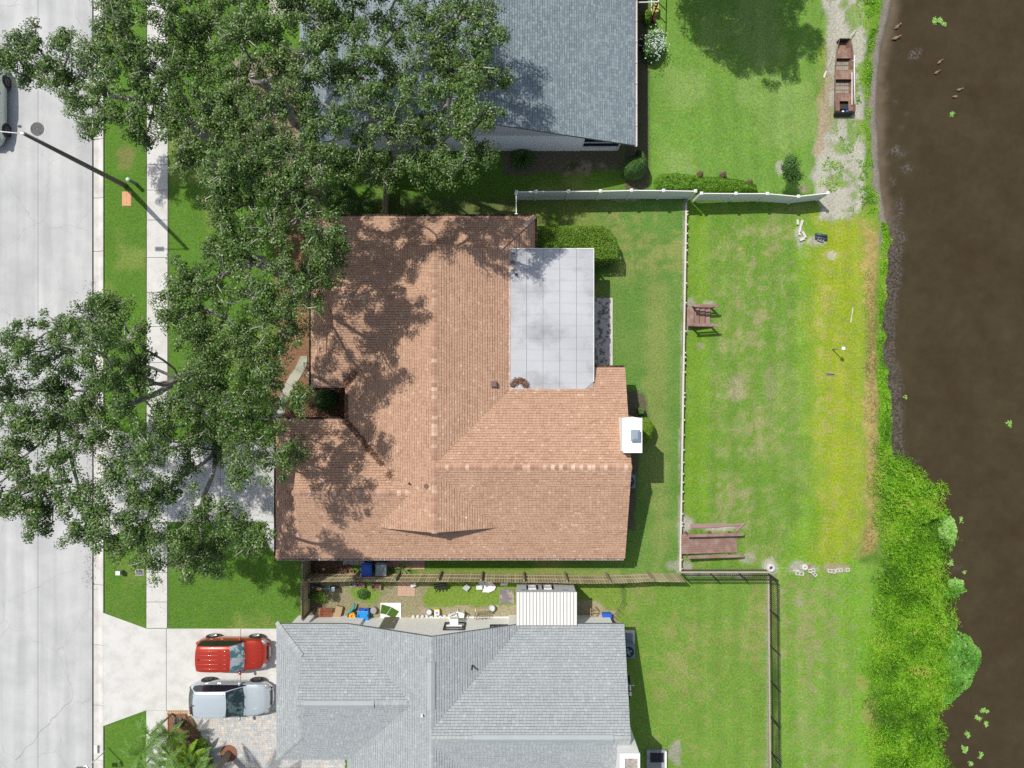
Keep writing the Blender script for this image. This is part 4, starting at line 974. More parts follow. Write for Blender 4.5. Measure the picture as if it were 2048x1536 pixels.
# black metal picket fences
def picket(label, a, b, hgt, npost):
    t = thing('metal_fence', label, 'fence', a); d = (b-a); L = d.length; n = int(L/.115)
    pk = M().cyl((0, 0), .013, 0, hgt, 5).me('picket', m_black)
    for i in range(min(n, 300)):
        u = a+d*((i+.5)/n); link('picket', pk, t, u-a)
    for zz in (.15, hgt-.17, hgt-.02): M(a).beam(a+Vector((0, 0, zz)), b+Vector((0, 0, zz)), .028, .028).ob('rail', m_black, t)
    for i in range(npost+1):
        u = a+d*(i/npost); M(u).box(u.x-.03, u.x+.03, u.y-.03, u.y+.03, u.z-.2, u.z+hgt+.04).ob('post', m_black, t, loc=u-a)
c0 = G(340, 380.5, 0); c1 = G(514, 380.5, 0)
picket('black metal picket fence from the timber fence to the corner', c0, c1, 1.32, 3)
picket('long black metal picket fence running south along the grey house lawn', G(515.5, 381, 0), G(520, 810, 0), 1.32, 6)
m_cap2 = mat('dirty_cap', (.40, .35, .28), .9, .2, 4)
w2 = thing('retaining_wall', 'low pale retaining wall under the black picket fence', 'wall', G(515, 378, 0)); o = w2.location.copy()
for a, b in [(G(337, 376.5, -.02), G(514, 376.5, -.02))]: M(o).beam(a, b, .09, .1).ob('cap', m_cap2, w2); M(o).beam(a-Vector((0, 0, .35)), b-Vector((0, 0, .35)), .1, .6).ob('panel', m_wface, w2)
for i in range(8):
    a = G(512.5+i*.55, 384+i*54, -.02); b = G(512.5+(i+1)*.55, 384+(i+1)*54-.5, -.02)
    M(o).beam(a, b, .09, .1).ob('cap', m_cap2, w2); M(o).beam(a-Vector((0, 0, .35)), b-Vector((0, 0, .35)), .1, .6).ob('panel', m_wface, w2)
# low wire fence beside the shed
m_wire = mat('rusty_wire', (0.16, 0.13, 0.10), .7)
t = thing('wire_fence', 'thin low wire fence between the shed yard and the lawn', 'fence', PG(1243, 1172)); o = t.location.copy()
pl_ = [PG(1243, 1172), PG(1244, 1200), PG(1236, 1218), PG(1226, 1230)]
for p in pl_: M(o).cyl((p.x, p.y), .015, 0, .75, 6).ob('post', m_wire, t)
for a, b in zip(pl_[:-1], pl_[1:]):
    q = M(o)
    for zz in (.1, .28, .46, .64): q.beam(a+Vector((0, 0, zz)), b+Vector((0, 0, zz)), .008, .008)
    L = (b-a).length
    for i in range(1, int(L/.15)): u = a.lerp(b, i*.15/L); q.beam(u, u+Vector((0, 0, .68)), .006, .006)
    q.ob('wire_mesh', m_wire, t)
# ================================================================ CARS
m_tyre = mat('tyre', (0.018, 0.018, 0.018), .85, .05); m_rim = mat('alloy_rim', (0.42, 0.42, 0.43), .35, .05, metal=.7); m_rimd = mat('dark_rim', (0.09, 0.08, 0.08), .5)
m_cgl = mat('car_glass', (0.012, 0.018, 0.028), .04, .02, spec=.8)
m_wsd = mat('windshield_painted_reflection', (0.015, 0.03, 0.032), .05, .3, 2.2, (.09, .14, .14), .1, 15, spec=.8, c2pos=(.5, .62))  # paler grey green patches are reflections painted into the glass colour
m_lamp = mat('lamp_lens', (0.30, 0.31, 0.32), .15, .03); m_red = mat('tail_lens', (.35, .01, .01), .2)
def paint(name, col): return mat(name, col, .32, .02, 2, None, .0, coat=.9, spec=.5, metal=.25)
def car(label, cat, loc, rz, L, W, Ht, m_b, hood=.72, belt=1.0, boxy=.0, rack=None, rim=None, ws=None, wsL=.53, group=None):
    t = thing('parked_car', label, cat, loc, rz, group)
    ztk = [(0, .62), (.012, .78), (.03, belt+.02), (.055+.03*(1-boxy), belt+.25), (.085+.055*(1-boxy), Ht-.09), (.16, Ht-.03), (.3, Ht), (wsL-.06, Ht-.02), (wsL, Ht-.05), (wsL+.065, Ht-.26), (hood-.03, belt+.10), (hood, belt+.04),
           (hood+.03, belt+.01), (.88, belt-.06), (.94, belt-.14), (.972, belt-.26), (.99, .62), (1, .50)]
    wk = [(0, .74), (.02, .84), (.06, .93), (.14, .985), (.3, 1), (.75, 1), (.86, .97), (.92, .91), (.955, .82), (.985, .66), (1, .52)]
    fs = sorted(set(round(q, 2) if .1 < q < .9 else round(q, 3) for q in [q[0] for q in ztk]+[q[0] for q in wk]+[.2, .25, .36, .42, .47, wsL+.03, wsL+.10, .8, .84, .91, .955, .045, .65]))
    zt = np.interp(fs, *zip(*ztk)); w = np.interp(fs, *zip(*wk))*W/2; n = len(fs)
    green = lambda f: .06 < f < hood-.01
    rings = []
    for f, z, ww in zip(fs, zt, w):
        zb = min(belt, z-.05); hgt = max(0.0, (z-belt)/(Ht-belt)); hgt = min(hgt, 1)
        wr = ww*(.88-(.16-.07*boxy)*hgt); tz = max(zb, z-.05-.05*hgt)
        r = [(0, .20), (.88*ww, .20), (.97*ww, .32), (ww, .55), (.995*ww, zb-.10), (.955*ww, zb), (wr+(.955*ww-wr)*(.22 if hgt > .05 else .5), tz), (wr, z-.025-.015*hgt), (.8*wr, z), (.45*wr, z+.012), (0, z+.018)]
        rings.append(r)
    K = len(rings[0]); X_ = [(f-.5)*L for f in fs]
    V = []; full = []
    bow = lambda f, y: -.13*(2*y/W)**2*max(-1, min(1, (f-.3)/.25))
    for f, x, r in zip(fs, X_, rings):
        ring = [(x+bow(f, y), y, z) for y, z in r]+[(x+bow(f, y), -y, z) for y, z in r[-2:0:-1]]; V += ring
    N = len(ring); B = []; SW = []; WS = []; RW = []
    for i in range(n-1):
        fm = (fs[i]+fs[i+1])/2
        for k in range(N):
            k2 = (k+1) % N; fc = (i*N+k, (i+1)*N+k, (i+1)*N+k2, i*N+k2); kk = k if k < K-1 else N-1-k
            if kk == 5 and .10 < fm < hood-.015: SW.append(fc)
            elif kk in (7, 8, 9) and wsL-.004 < fm < hood-.028: WS.append(fc)
            elif kk in (7, 8, 9) and (.02 < fm < .085 if boxy > .5 else .012 < fm < .125): RW.append(fc)
            else: B.append(fc)
    B += [tuple(range(N)), tuple((n-1)*N+k for k in range(N-1, -1, -1))]
    bd = M().add(V, B, True).ob('body', m_b, t); bd.modifiers.new('edge', 'WEIGHTED_NORMAL')
    def sub(nm, fl, m, par=None, lift=0):
        used = sorted(set(i for f in fl for i in f)); mp = {u: i for i, u in enumerate(used)}
        return M().add([V[u] for u in used], [tuple(mp[i] for i in f) for f in fl], True).ob(nm, m, par or t)
    for sg in (1, -1):
        fl = [f for f in SW if (V[f[0]][1] > 0) == (sg > 0)]
        sub('side_window', fl, m_cgl)
    sub('windshield', WS, ws or m_cgl); sub('rear_window', RW, m_cgl)
    # pillars over the side glass, door seams, handles, mirrors, lamps
    def pt(f, k, sg=1, out=0.006):
        x = (f-.5)*L; y = np.interp(f, fs, [r[k][0] for r in rings]); z = np.interp(f, fs, [r[k][1] for r in rings]); return Vector((x+bow(f, y), (y+out)*sg, z+out*.3))
    for sg in (1, -1):
        for f in (.36,): M().beam(pt(f, 5, sg), pt(f-.005, 6, sg), .05, .012).ob('pillar', m_dark, t)
        for f in (.40, .235): 
            hd = M(); a = pt(f, 4, sg, .02); hd.obox(a+Vector((0, 0, .02)), (.17, .03, .035)); hd.ob('door_handle', m_b, t, .008)
        for f in (.585, .40, .215): M().beam(pt(f, 2, sg, .002), pt(f, 5, sg, .002), .012, .006).ob('door_seam', m_dark, t)
        a = pt(hood-.075, 5, sg, .10); mr_2 = M(); mr_2.lathe(a+Vector((0, 0, .05)), [(.02, -.09), (.09, -.06), (.11, 0), (.09, .06), (.02, .09)], 10, .75, 1.15); mr_2.ob('mirror', m_b, t)
        a = pt(.955, 4, sg, .0); M().lathe(Vector((L*.438, sg*W*.37, belt-.27)), [(.02, -.06), (.10, -.05), (.13, 0), (.10, .05), (.02, .06)], 12, 1.7, 1.1).ob('headlight', m_lamp, t)
        M().lathe(Vector((-L*.452, sg*W*.385, belt-.10)), [(.02, -.12), (.06, -.10), (.07, 0), (.06, .10), (.02, .12)], 10, .9, 1.1).ob('tail_light', m_red, t)
        if rack: M().beam(Vector((-.36*L, sg*W*.33, Ht+.02)), Vector((.0, sg*W*.33, Ht+.03)), .035, .03).ob('roof_rail', rack, t)
    # arches and wheels
    for fx in (.205, .80):
        for sg in (1, -1):
            x = (fx-.5)*L; y = W/2*sg
            M().loft([(x, y-.20*sg, .34), (x, y+.004*sg, .34)], [.40, .40], 24, up=(1, 0, 0)).ob('wheel_arch', m_dark, t)
            wh = thing('wheel'); wh.parent = t; wh.location = (x, y-.10*sg, .335)
            for k_ in list(wh.keys()): pass
            M().loft([(0, -.10*sg, 0), (0, -.09*sg, 0), (0, .10*sg, 0), (0, .125*sg, 0)], [.30, .335, .335, .30], 24, up=(1, 0, 0)).ob('tyre', m_tyre, wh)
            rm = M(); rm.loft([(0, .10*sg, 0), (0, .129*sg, 0)], [.235, .215], 20, up=(1, 0, 0))
            for k in range(5):
                a = k*2*math.pi/5; rm.beam((0, .134*sg, 0), (.2*math.cos(a), .134*sg, .2*math.sin(a)), .05, .02)
            rm.ob('rim', rim or m_rim, wh)
    M().obox((L*.497, 0, .60), (.03, W*.45, .16)).ob('grille', m_dark, t, .01)
    M().obox((L*.5, 0, .40), (.04, W*.30, .10)).ob('number_plate', m_white, t)
    M().obox((-L*.5-.005, 0, .62), (.02, .32, .14)).ob('number_plate', m_white, t)
    # hood lines and wipers, fin
    for sg in (1, -1):
        z0 = float(np.interp(hood+.04, fs, zt)); z1 = float(np.interp(.93, fs, zt))
        M().loft([((hood+.03-.5)*L, sg*W*.27, z0+.006), ((.84-.5)*L, sg*W*.245, belt-.018), ((.93-.5)*L, sg*W*.19, z1+.004)], [.004, .012, .004], 6).ob('hood_crease', m_b, t)
        M().beam(((hood-.028-.5)*L, sg*.30-.1, belt+.13), ((hood-.05-.5)*L, sg*.30+.2, belt+.20), .015, .015).ob('wiper', m_dark, t)
    M().lathe(((-.36)*L, 0, Ht+.03), [(.06, -.03), (.045, .01), (.01, .05)], 8, 1.3, .5).ob('antenna', m_dark, t)
    return t
# red car: ribbed roof, foil sunshade behind the windshield
m_shade = mat('foil_sunshade', (0.10, 0.22, 0.25), .25, .3, 2.5, (0.52, 0.60, 0.62), .1, 20, metal=.3, c2pos=(.48, .54), coat=1)
m_redp = paint('red_paint', (0.42, 0.028, 0.008))
cr = car('red compact suv with ribbed roof and foil sunshade, parked beside the silver car', 'car', G(-550.5, 529.5, .03), 0, 4.18, 1.80, 1.70, m_redp, hood=.755, belt=1.02, boxy=1.0, ws=m_shade, wsL=.575)
for y in (-.50, -.25, 0.0, .25, .50):
    M().loft([(-1.66, y, 1.688), (-1.58, y, 1.700), (.0-.35, y, 1.712), (-.25, y, 1.70)], [.006, .022, .022, .006], 6, flat=.6).ob('roof_rib', m_redp, cr)
    M().loft([(-.17, y, 1.70), (-.10, y, 1.71), (.12, y, 1.70), (.2, y, 1.68)], [.006, .022, .022, .006], 6, flat=.6).ob('roof_rib', m_redp, cr)
m_silp = paint('silver_blue_paint', (0.50, 0.56, 0.61))
cs = car('silver suv with dark rear window parked next to the red car', 'car', G(-554, 617.5, .03), 0, 4.78, 1.90, 1.68, m_silp, hood=.745, belt=1.02, boxy=.2, rack=m_silp, wsL=.53, rim=m_rimd, ws=m_wsd)
m_whp = paint('pale_green_white_paint', (0.55, 0.61, 0.55))
cw = car('pale greenish white car half cut off at the left edge beside the lamp post', 'car', G(-1036, -553, -.12), R(-90), 4.75, 1.86, 1.62, m_whp, hood=.73, belt=.98, boxy=.3, rim=m_rimd)
# ================================================================ STREET FURNITURE
m_cpole = mat('dark_concrete_pole', (0.17, 0.155, 0.14), .85, .12, 2); m_alu = mat('aluminium', (.66, .68, .70), .4, .04)
b0 = P(250, 371, 0); tp = G(-774, -394, 8.8)
lp = thing('street_lamp', 'tall dark concrete lamp post leaning over the street with a thin white arm', 'street lamp', b0)
M(b0).loft([b0-Vector((0, 0, .3)), Vector((b0.x, b0.y, 4.4)), Vector((b0.x, b0.y, 8.75))], [.155, .125, .09], 8).ob('pole', m_cpole, lp)
arm = M(b0).loft([(b0.x+.1, b0.y, 8.62), (b0.x-.4, b0.y+.01, 8.78), (b0.x-1.45, b0.y+.06, 8.95)], [.03, .028, .024], 8).ob('arm', m_alu, lp)
hd = M(b0); hd.obox((b0.x-1.68, b0.y+.07, 8.95), (.52, .24, .11)); hd.ob('lamp_head', m_steel, lp, .03)
M(b0).obox((b0.x-.05, b0.y, 8.70), (.16, .10, .14)).ob('bracket', m_white, lp)
m_grn = mat('utility_green', (0.16, 0.26, 0.19), .6, .06); m_pgrn = mat('pale_green_cap', (.50, .62, .52), .5)
p = P(270, 367, .15)
p = G(-752, -400.5, 0); t = thing('utility_pedestal', 'round green utility pedestal beside the lamp post', 'pedestal', p)
M(p).cyl((p.x, p.y), .10, -.1, .86, 16).ob('body', m_grn, t); M(p).lathe((p.x, p.y, .86), [(.12, 0), (.12, .05), (.07, .09), (.01, .10)], 16).ob('cap', m_pgrn, t)
def lid(label, a0, b0_, a1, b1, m_lid, m_rim_, holes=1, cat='cover'):
    q = [P(a0, b1, .03), P(a1, b0_, .03)]; o = (q[0]+q[1])/2; t = thing('utility_cover', label, cat, (o.x, o.y, .0)); o.z = 0
    M(o).box(q[0].x-.03, q[1].x+.03, q[0].y-.03, q[1].y+.03, -.1, .022).ob('frame', m_rim_, t)
    l_ = M(o).box(q[0].x, q[1].x, q[0].y, q[1].y, 0, .035).ob('lid', m_lid, t, .008)
    for s_ in (-.3, .3)[:holes+1]: M(o).box(o.x-.015, o.x+.015, o.y+s_*(q[1].y-q[0].y)-.04, o.y+s_*(q[1].y-q[0].y)+.04, .03, .039).ob('slot', m_dark, l_)
    return t
lid('terracotta pink utility box cover set in the verge grass', 245, 384, 261.5, 411, mat('pink_plastic', (.62, .33, .17), .8, .1, 3), m_brk)
lid('grey water meter cover beside the sidewalk', 271.5, 1140, 286, 1150, mat('meter_grey', (.17, .18, .21), .7), m_conc)
p = P(244, 1142.5, .0); t = thing('utility_pedestal', 'small white topped square utility box on the verge', 'utility box', p)
M(p).box(p.x-.11, p.x+.11, p.y-.10, p.y+.10, -.1, .42).ob('body', m_grn, t); M(p).box(p.x-.13, p.x+.13, p.y-.115, p.y+.115, .42, .47).ob('lid', m_white, t, .01)
m_iron = mat('cast_iron', (.09, .09, .095), .7, .2, 10, (.17, .17, .17), .1, 40)
p = P(74.5, 258, -.12); t = thing('manhole_cover', 'round cast iron manhole cover in the concrete street', 'manhole', p)
M(p).cyl((p.x, p.y), .34, -.2, -.108, 28).ob('lid', m_iron, t)
rg = M(p); rg.lathe((p.x, p.y, 0), [(.345, -.12), (.345, -.105), (.40, -.105), (.40, -.12)], 28, cap=False); rg.ob('rim', m_iron, t)
for k in range(3):
    q = M(p); q.lathe((p.x, p.y, 0), [(.08+k*.09, -.108), (.08+k*.09, -.102), (.11+k*.09, -.102), (.11+k*.09, -.108)], 24, cap=False); q.ob('ring', m_rimd, t)
# sign on a short leaning post near the palms
p = PG(217, 1496); t = thing('street_light', 'small white arm with dark rectangular head beside the curb near the palms', 'light', p)
M(p).loft([p-Vector((0, 0, .2)), p+Vector((0, 0, 2.0))], [.03, .03], 8).ob('post', m_alu, t)
M(p).obox(p+Vector((-.12, -.1, 2.0)), (.25, .28, .08), .4).ob('arm', m_white, t)
M(p).obox(p+Vector((-.38, -.12, 2.05)), (.52, .20, .14)).ob('head', mat('mailbox_grey', (.12, .13, .15), .5), t, .02)
p = PG(198, 1493); t = thing('paper_box', 'small white paper box lying on the gutter', 'box', (p.x, p.y, 0.01)); p.z = .01
M(p).obox(p+Vector((0, 0, .03)), (.20, .46, .05)).ob('tray', m_white, t, .01); M(p).obox(p+Vector((0, .16, .07)), (.16, .06, .03)).ob('tab', m_white, t)
# ================================================================ BACK GARDEN: steps, ramp, boat
m_rdw = mat('red_brown_timber', (0.26, 0.155, 0.125), .85, .14, 2.5, (0.32, 0.23, 0.195), .12, 30)
m_rdw2 = mat('red_brown_timber_dark', (0.20, 0.10, 0.08), .85, .14, 2.5)
LZ = -.45
o = P(1376, 640, .05); st = thing('wooden_steps', 'short red brown timber steps leading down from the low wall', 'steps', o)
xL, yT, yB = P(1374, 0, .05).x, P(0, 614, .05).y, P(0, 652, .05).y
M(o).box(xL, xL+.40, yB, yT, -.0, .05).ob('landing', m_rdw, st)
for i in range(3):
    x0 = xL+.41+i*.36; z = -.10-i*.11
    M(o).box(x0, x0+.335, yB+.02, yT-.02, z-.04, z).ob('tread', m_rdw, st); M(o).box(x0-.01, x0+.015, yB+.02, yT-.02, z+.002, z+.10).ob('riser', m_rdw2, st)
for sg, yy in ((1, yT), (-1, yB)):
    for x in (xL+.35, xL+1.55): M(o).box(x-.045, x+.045, yy-.045, yy+.045, LZ-.2, .62 if x > xL+1 else .80).ob('post', m_rdw2, st)
    M(o).beam((xL+.18, yy, .86), (xL+1.70, yy, .66), .15, .04).ob('handrail', m_rdw, st)
    M(o).beam((xL+.35, yy, .45), (xL+1.55, yy, .28), .10, .03).ob('rail', m_rdw2, st)
    M(o).beam((xL+.30, yy, -.02), (xL+1.5, yy, -.36), .05, .2).ob('stringer', m_rdw2, st)
o = P(1364, 1080, .03); rp = thing('wooden_ramp', 'wide red brown timber ramp with low side rails leading down to the lower lawn', 'ramp', o)
xL = P(1362.5, 0, .02).x; y1, y0 = P(0, 1068, .0).y, P(0, 1108, .0).y; n = 9; x1 = P(1475, 0, -.3).x
for i in range(n):
    w = (y1-y0)/n; a = Vector((xL, y0+(i+.5)*w, .03)); b = Vector((x1, y0+(i+.5)*w, LZ+.06)); M(o).beam(a, b, w-.008, .035).ob('plank', m_rdw, rp)
for yy in (y1+.02, y0-.06):
    for x in (xL+.35, xL+1.75, xL+2.95):
        zb = .03-(x-xL)/(x1-xL)*.42; M(o).box(x-.045, x+.045, yy-.045, yy+.045, LZ-.2, zb+.52).ob('post', m_rdw2, rp)
    M(o).beam((xL+.25, yy, .56), (x1+.22, yy, .16), .17, .04).ob('handrail', m_rdw, rp)
m_fad = mat('faded_pink_board', (.34, .21, .20), .9, .1, 3)
for k, (pa, pb, w) in enumerate([((1380, 1050), (1478, 1050), .15), ((1380, 1053.5), (1430, 1052.5), .12), ((1425, 1053), (1485, 1047), .10), ((1471, 1061), (1487, 1045), .12)]):
    a = PG(*pa, .04+k*.03); b = PG(*pb, .04+k*.03); lab = ['long faded pink board lying on gravel beside the ramp', 'short faded pink board lying against the longest one by the ramp', 'thin faded pink board angled over the others by the ramp', 'crooked short pink board at the end of the board pile'][k]
    M(a).beam(a, b, w, .025).ob('loose_board', m_fad, loc=a); setp(bpy.context.scene.objects[-1], lab, 'board')
# concrete ring at the fence corner
def ring(name, label, cat, p, r0, r1, h, m_, parts=True):
    t = thing(name, label, cat, p); q = M(p); q.lathe(p, [(r1, 0), (r1, h), (r0, h), (r0, .01)], 20, cap=False); q.ob('ring', m_, t)
    M(p).cyl((p.x, p.y), r0*.98, p.z-.02, p.z+.03, 16).ob('core', m_dark, t); return t
ring('concrete_ring', 'pale concrete ring lying at the corner of the black fence', 'ring', PG(1541, 1135), .10, .24, .18, m_conc)
M(PG(1523, 1143)).obox(PG(1523, 1143)+Vector((0, 0, .06)), (.9, .24, .10), .02).ob('concrete_strip', m_white, loc=PG(1523, 1143)); setp(bpy.context.scene.objects[-1], 'white concrete strip lying along the fence corner', 'concrete strip')
# cinder blocks
m_blk = mat('cinder_block', (0.60, 0.58, 0.53), .9, .08, 4, None, .08, 40, .3); m_blkg = mat('grey_block', (.34, .33, .34), .9, .08, 4)
def block(label, px_, py_, rz, sx=.40, sy=.20, sz=.19, m_=None, holes=2, lift=0.0):
    p = PG(px_, py_, -.05+lift); t = thing('cinder_block', label, 'block', p, rz)
    q = M(); wl_ = .035; q.box(-sx/2, sx/2, -sy/2, -sy/2+wl_, 0, sz); q.box(-sx/2, sx/2, sy/2-wl_, sy/2, 0, sz)
    for i in range(holes+1):
        x = -sx/2+i*(sx-wl_)/holes; q.box(x, x+wl_, -sy/2+wl_, sy/2-wl_, 0, sz-.001)
    q.ob('shell', m_ or m_blk, t); M().box(-sx/2+.02, sx/2-.02, -sy/2+.02, sy/2-.02, 0, .04).ob('fill', m_dark, t); return t
block('cinder block at the lower left of the left block pile', 1598, 1146, -.08, .48, .22)
block('cinder block on the right of the left block pile', 1622, 1140, .18, .40, .2)
block('long pale block leaning across the left block pile', 1625, 1146, -.7, .36, .18, .17, lift=.14)
block('leftmost cinder block of the right block row', 1662, 1141.5, -.12, .44, .22)
block('middle cinder block of the right block row', 1676.5, 1140, .1, .38, .2)
block('half sunken cinder block at the right end of the row', 1694, 1139, .05, .22, .2, .16, holes=1)
ring('concrete_ring', 'small pale concrete ring on the left block pile', 'ring', PG(1609, 1134), .05, .17, .15, m_blk)
p = PG(1592, 1140.5, .02); M(p).obox(p, (.36, .05, .06)).ob('stone_strip', m_blk, loc=p); setp(SC.objects[-1], 'thin pale strip at the left end of the block pile', 'stone')
p = PG(1618, 1132.5, .02); M(p).obox(p, (.20, .14, .08), .6).ob('red_brick', mat('old_red_brick', (.30, .14, .10), .9, .15, 8), loc=p); setp(SC.objects[-1], 'broken reddish brick on the left block pile', 'brick')
for i, (a, b, rz, sx, sy, lab) in enumerate([(1594, 445, .1, .30, .12, 'upper left pale block'), (1602, 447, -.3, .36, .14, 'upper right pale block'), (1599, 458, -.15, .36, .13, 'middle left pale block'), (1597, 466, .1, .3, .1, 'lower left pale block'), (1607, 470, -1.1, .4, .13, 'lower right pale block'), (1603, 479, .4, .3, .16, 'sandy lowest block')]):
    p = PG(a, b, .03); M().obox((0, 0, .04), (sx if i in (4, 5) else sy, sy if i in (4, 5) else sx, .13)).ob('garden_block', m_blk, None, .01, loc=p, rz=rz); setp(SC.objects[-1], lab+' in the curved row beside the white fence end', 'block')
p = PG(1640, 480); 
for k, (dy, lab) in enumerate([(5, 'upper dark pipe of the pair beside the grey block'), (-1, 'lower dark pipe of the pair beside the grey block')]):
    q = PG(1641, 472-dy+4, .10); t = M(q).loft([q+Vector((-.34, .05, 0)), q+Vector((.34, -.06, 0))], [.085, .085], 14).ob('dark_pipe', mat('slate_pipe', (.055, .07, .10), .45, .1, 4), loc=q); setp(t, lab, 'pipe')
block('dark grey two hole block beside the dark pipes', 1640, 480, -.35, .36, .2, .2, m_blkg)
p = PG(1665, 699); t = thing('garden_post', 'lone weathered post with a white top in the yellow grass', 'post', p)
tp_ = P(1690, 697, LZ+1.45); 
M(p).loft([p-Vector((0, 0, .2)), Vector((p.x, p.y, p.z+1.30))], [.035, .03], 8).ob('post', m_wood2, t); M(p).box(p.x-.085, p.x+.085, p.y-.085, p.y+.085, p.z+1.30, p.z+1.46).ob('cap', m_white, t, .01)
p = PG(1703, 630, .02); M().beam((-.06, -.45, 0), (.07, .45, .02), .05, .03).ob('pale_stick', m_conc, None, loc=p); setp(SC.objects[-1], 'pale board lying in the yellow grass above the lone post', 'board')
p = PG(1660, 748.5, .0); t = thing('ground_drain', 'small dark slotted drain in the yellow grass below the lone post', 'drain', p)
M(p).obox(p+Vector((0, 0, .02)), (.52, .14, .05), -.12).ob('frame', m_wood2, t); M(p).obox(p+Vector((0, 0, .03)), (.46, .06, .05), -.12).ob('slot', m_dark, t)
p = PG(1370, 404.5); ring('pipe_stub', 'pale pipe stub standing at the end of the low wall under the white fence', 'pipe', p, .05, .085, .25, m_steel)
# ---------------------------------------------------------------- boat
m_hull = mat('rusty_hull', (0.20, 0.115, 0.085), .75, .18, 3, (0.29, 0.19, 0.14), .12, 25); m_flr = mat('boat_floor', (.33, .30, .24), .85, .15, 2.5, (.24, .20, .16), .1, 30)
m_hd = mat('dark_transom', (.03, .028, .027), .7)
bo = PG(1683, 155, .0); bt = thing('flat_bottomed_boat', 'long narrow rusty brown flat bottomed boat beached on the sand', 'boat', bo)
zf, zt = .02, .46
def bw(y): return np.interp(y, [-2.35, -1.9, .4, 1.6, 2.25], [.60, .60, .58, .46, .32])
bt.scale = (1, .96, 1)
ys_ = [-2.25, -1.6, -.8, 0, .8, 1.5, 2.15]
M().prism([(bw(y)-.16, y) for y in ys_]+[(-bw(y)+.16, y) for y in ys_[::-1]], zf, zf+.03).ob('floor', m_hull, bt)
for sg in (1, -1):
    q = M()
    for a, b in zip(ys_[:-1], ys_[1:]):
        wa, wb = bw(a), bw(b); lo = .15
        q.add([(sg*(wa-lo), a, zf), (sg*(wb-lo), b, zf), (sg*wb, b, zt), (sg*wa, a, zt), (sg*(wa-lo-.025), a, zf), (sg*(wb-lo-.025), b, zf), (sg*(wb-.03), b, zt), (sg*(wa-.03), a, zt)],
              [(0, 1, 2, 3), (7, 6, 5, 4), (3, 2, 6, 7)])
    q.ob('side', m_hull, bt)
    M().loft([(sg*(bw(y)-.01), y, zt+.01) for y in ys_], .022, 6).ob('gunwale', m_hull, bt)
for (y, nm, hh, ww) in [(1.35, 'bench', .30, .62), (.03, 'bench', .33, .58), (-1.35, 'bench', .33, .50)]:
    M().prism([(bw(y-ww/2)-.03, y-ww/2), (bw(y+ww/2)-.03, y+ww/2), (-bw(y+ww/2)+.03, y+ww/2), (-bw(y-ww/2)+.03, y-ww/2)], zf+hh-.05, zf+hh).ob(nm, m_hull, bt)
    M().box(-bw(y)+.14, bw(y)-.14, y-ww/2-.012, y-ww/2+.012, zf+.03, zf+hh-.05).ob('bulkhead', m_hd, bt)
M().box(-.31, .31, 2.15, 2.2, zf, zt).ob('bow', m_hd, bt); M().add([(-.59, -2.28, zt), (.59, -2.28, zt), (.48, -2.05-.2, zf), (-.48, -2.25, zf), (-.59, -2.34, zt), (.59, -2.34, zt), (.50, -2.44, zf), (-.50, -2.44, zf)], [(0, 1, 2, 3), (7, 6, 5, 4), (4, 5, 1, 0), (3, 2, 6, 7), (5, 6, 2, 1), (0, 3, 7, 4)]).ob('transom', m_hd, bt)
for (y0_, y1_) in [(.45, 1.0), (-1.0, -.30)]:
    for i in range(6):
        x = -.36+i*.125; M().box(x, x+.112, y0_, y1_, zf+.032, zf+.05).ob('floor_board', m_flr, bt)
for y in (.70, .32, -.55, -.82): M().box(-.44, .44, y, y+.03, zf+.05, zf+.075).ob('rib', m_hull, bt)
M().box(-.26, .24, -2.1, -1.80, zf+.335, zf+.352).ob('well_plate', m_hd, bt); M().box(-.5, -.27, -2.2, -1.6, zf+.28, zf+.33).ob('deck_board', m_hull, bt); M().box(.25, .5, -2.2, -1.6, zf+.28, zf+.33).ob('deck_board', m_hull, bt)  # boat well is a flat dark plate painted for the shaded hole
q = bo+Vector((0, -2.18, .38)); M().obox((-.12, 0, .05), (.12, .07, .07), .2).ob('rag', m_white, None, loc=q); setp(SC.objects[-1], 'small white rag in the stern of the boat', 'rag')
M().obox((.12, .02, .05), (.13, .12, .10), .3).ob('blue_rag', mat('blue_cloth', (.04, .10, .42), .8), None, .02, loc=q); setp(SC.objects[-1], 'small blue cloth in the stern of the boat', 'cloth')
q = bo+Vector((.52, -.25, .50)); M().loft([(0, 1.35, 0), (.0, 0, 0), (.04, -1.55, 0)], [.028, .03, .03], 8).ob('white_pole', m_white, None, loc=q); setp(SC.objects[-1], 'long white pole lying along the right side of the boat', 'pole')
M().beam((-.12, 1.0, .04), (.10, 1.07, .04), .03, .02).ob('cleat', m_white, SC.objects['white_pole'])
q = bo+Vector((.40, -.2, .46)); M().beam((0, .3, 0), (0, -1.6, 0), .04, .03).ob('white_batten', m_white, None, loc=q); setp(SC.objects[-1], 'shorter white batten beside the long pole in the boat', 'batten')
a = PG(1694, 79); M(a).loft([a+Vector((0, 0, .40)), PG(1712, 61)+Vector((0, 0, .05))], [.018, .018], 6).ob('white_rod', m_white, None, loc=a); setp(SC.objects[-1], 'short white rod sticking out from the bow of the boat', 'rod')
a = PG(1663, 117, .06); b = PG(1652, 142, .05); t = thing('paddle', 'thin pale paddle lying on the sand left of the boat', 'paddle', a)
M(a).loft([a, b], [.022, .022], 6).ob('shaft', m_conc, t); M(a).obox(b+Vector((-.08, -.22, 0)), (.11, .42, .03), -.35).ob('blade', m_conc, t)
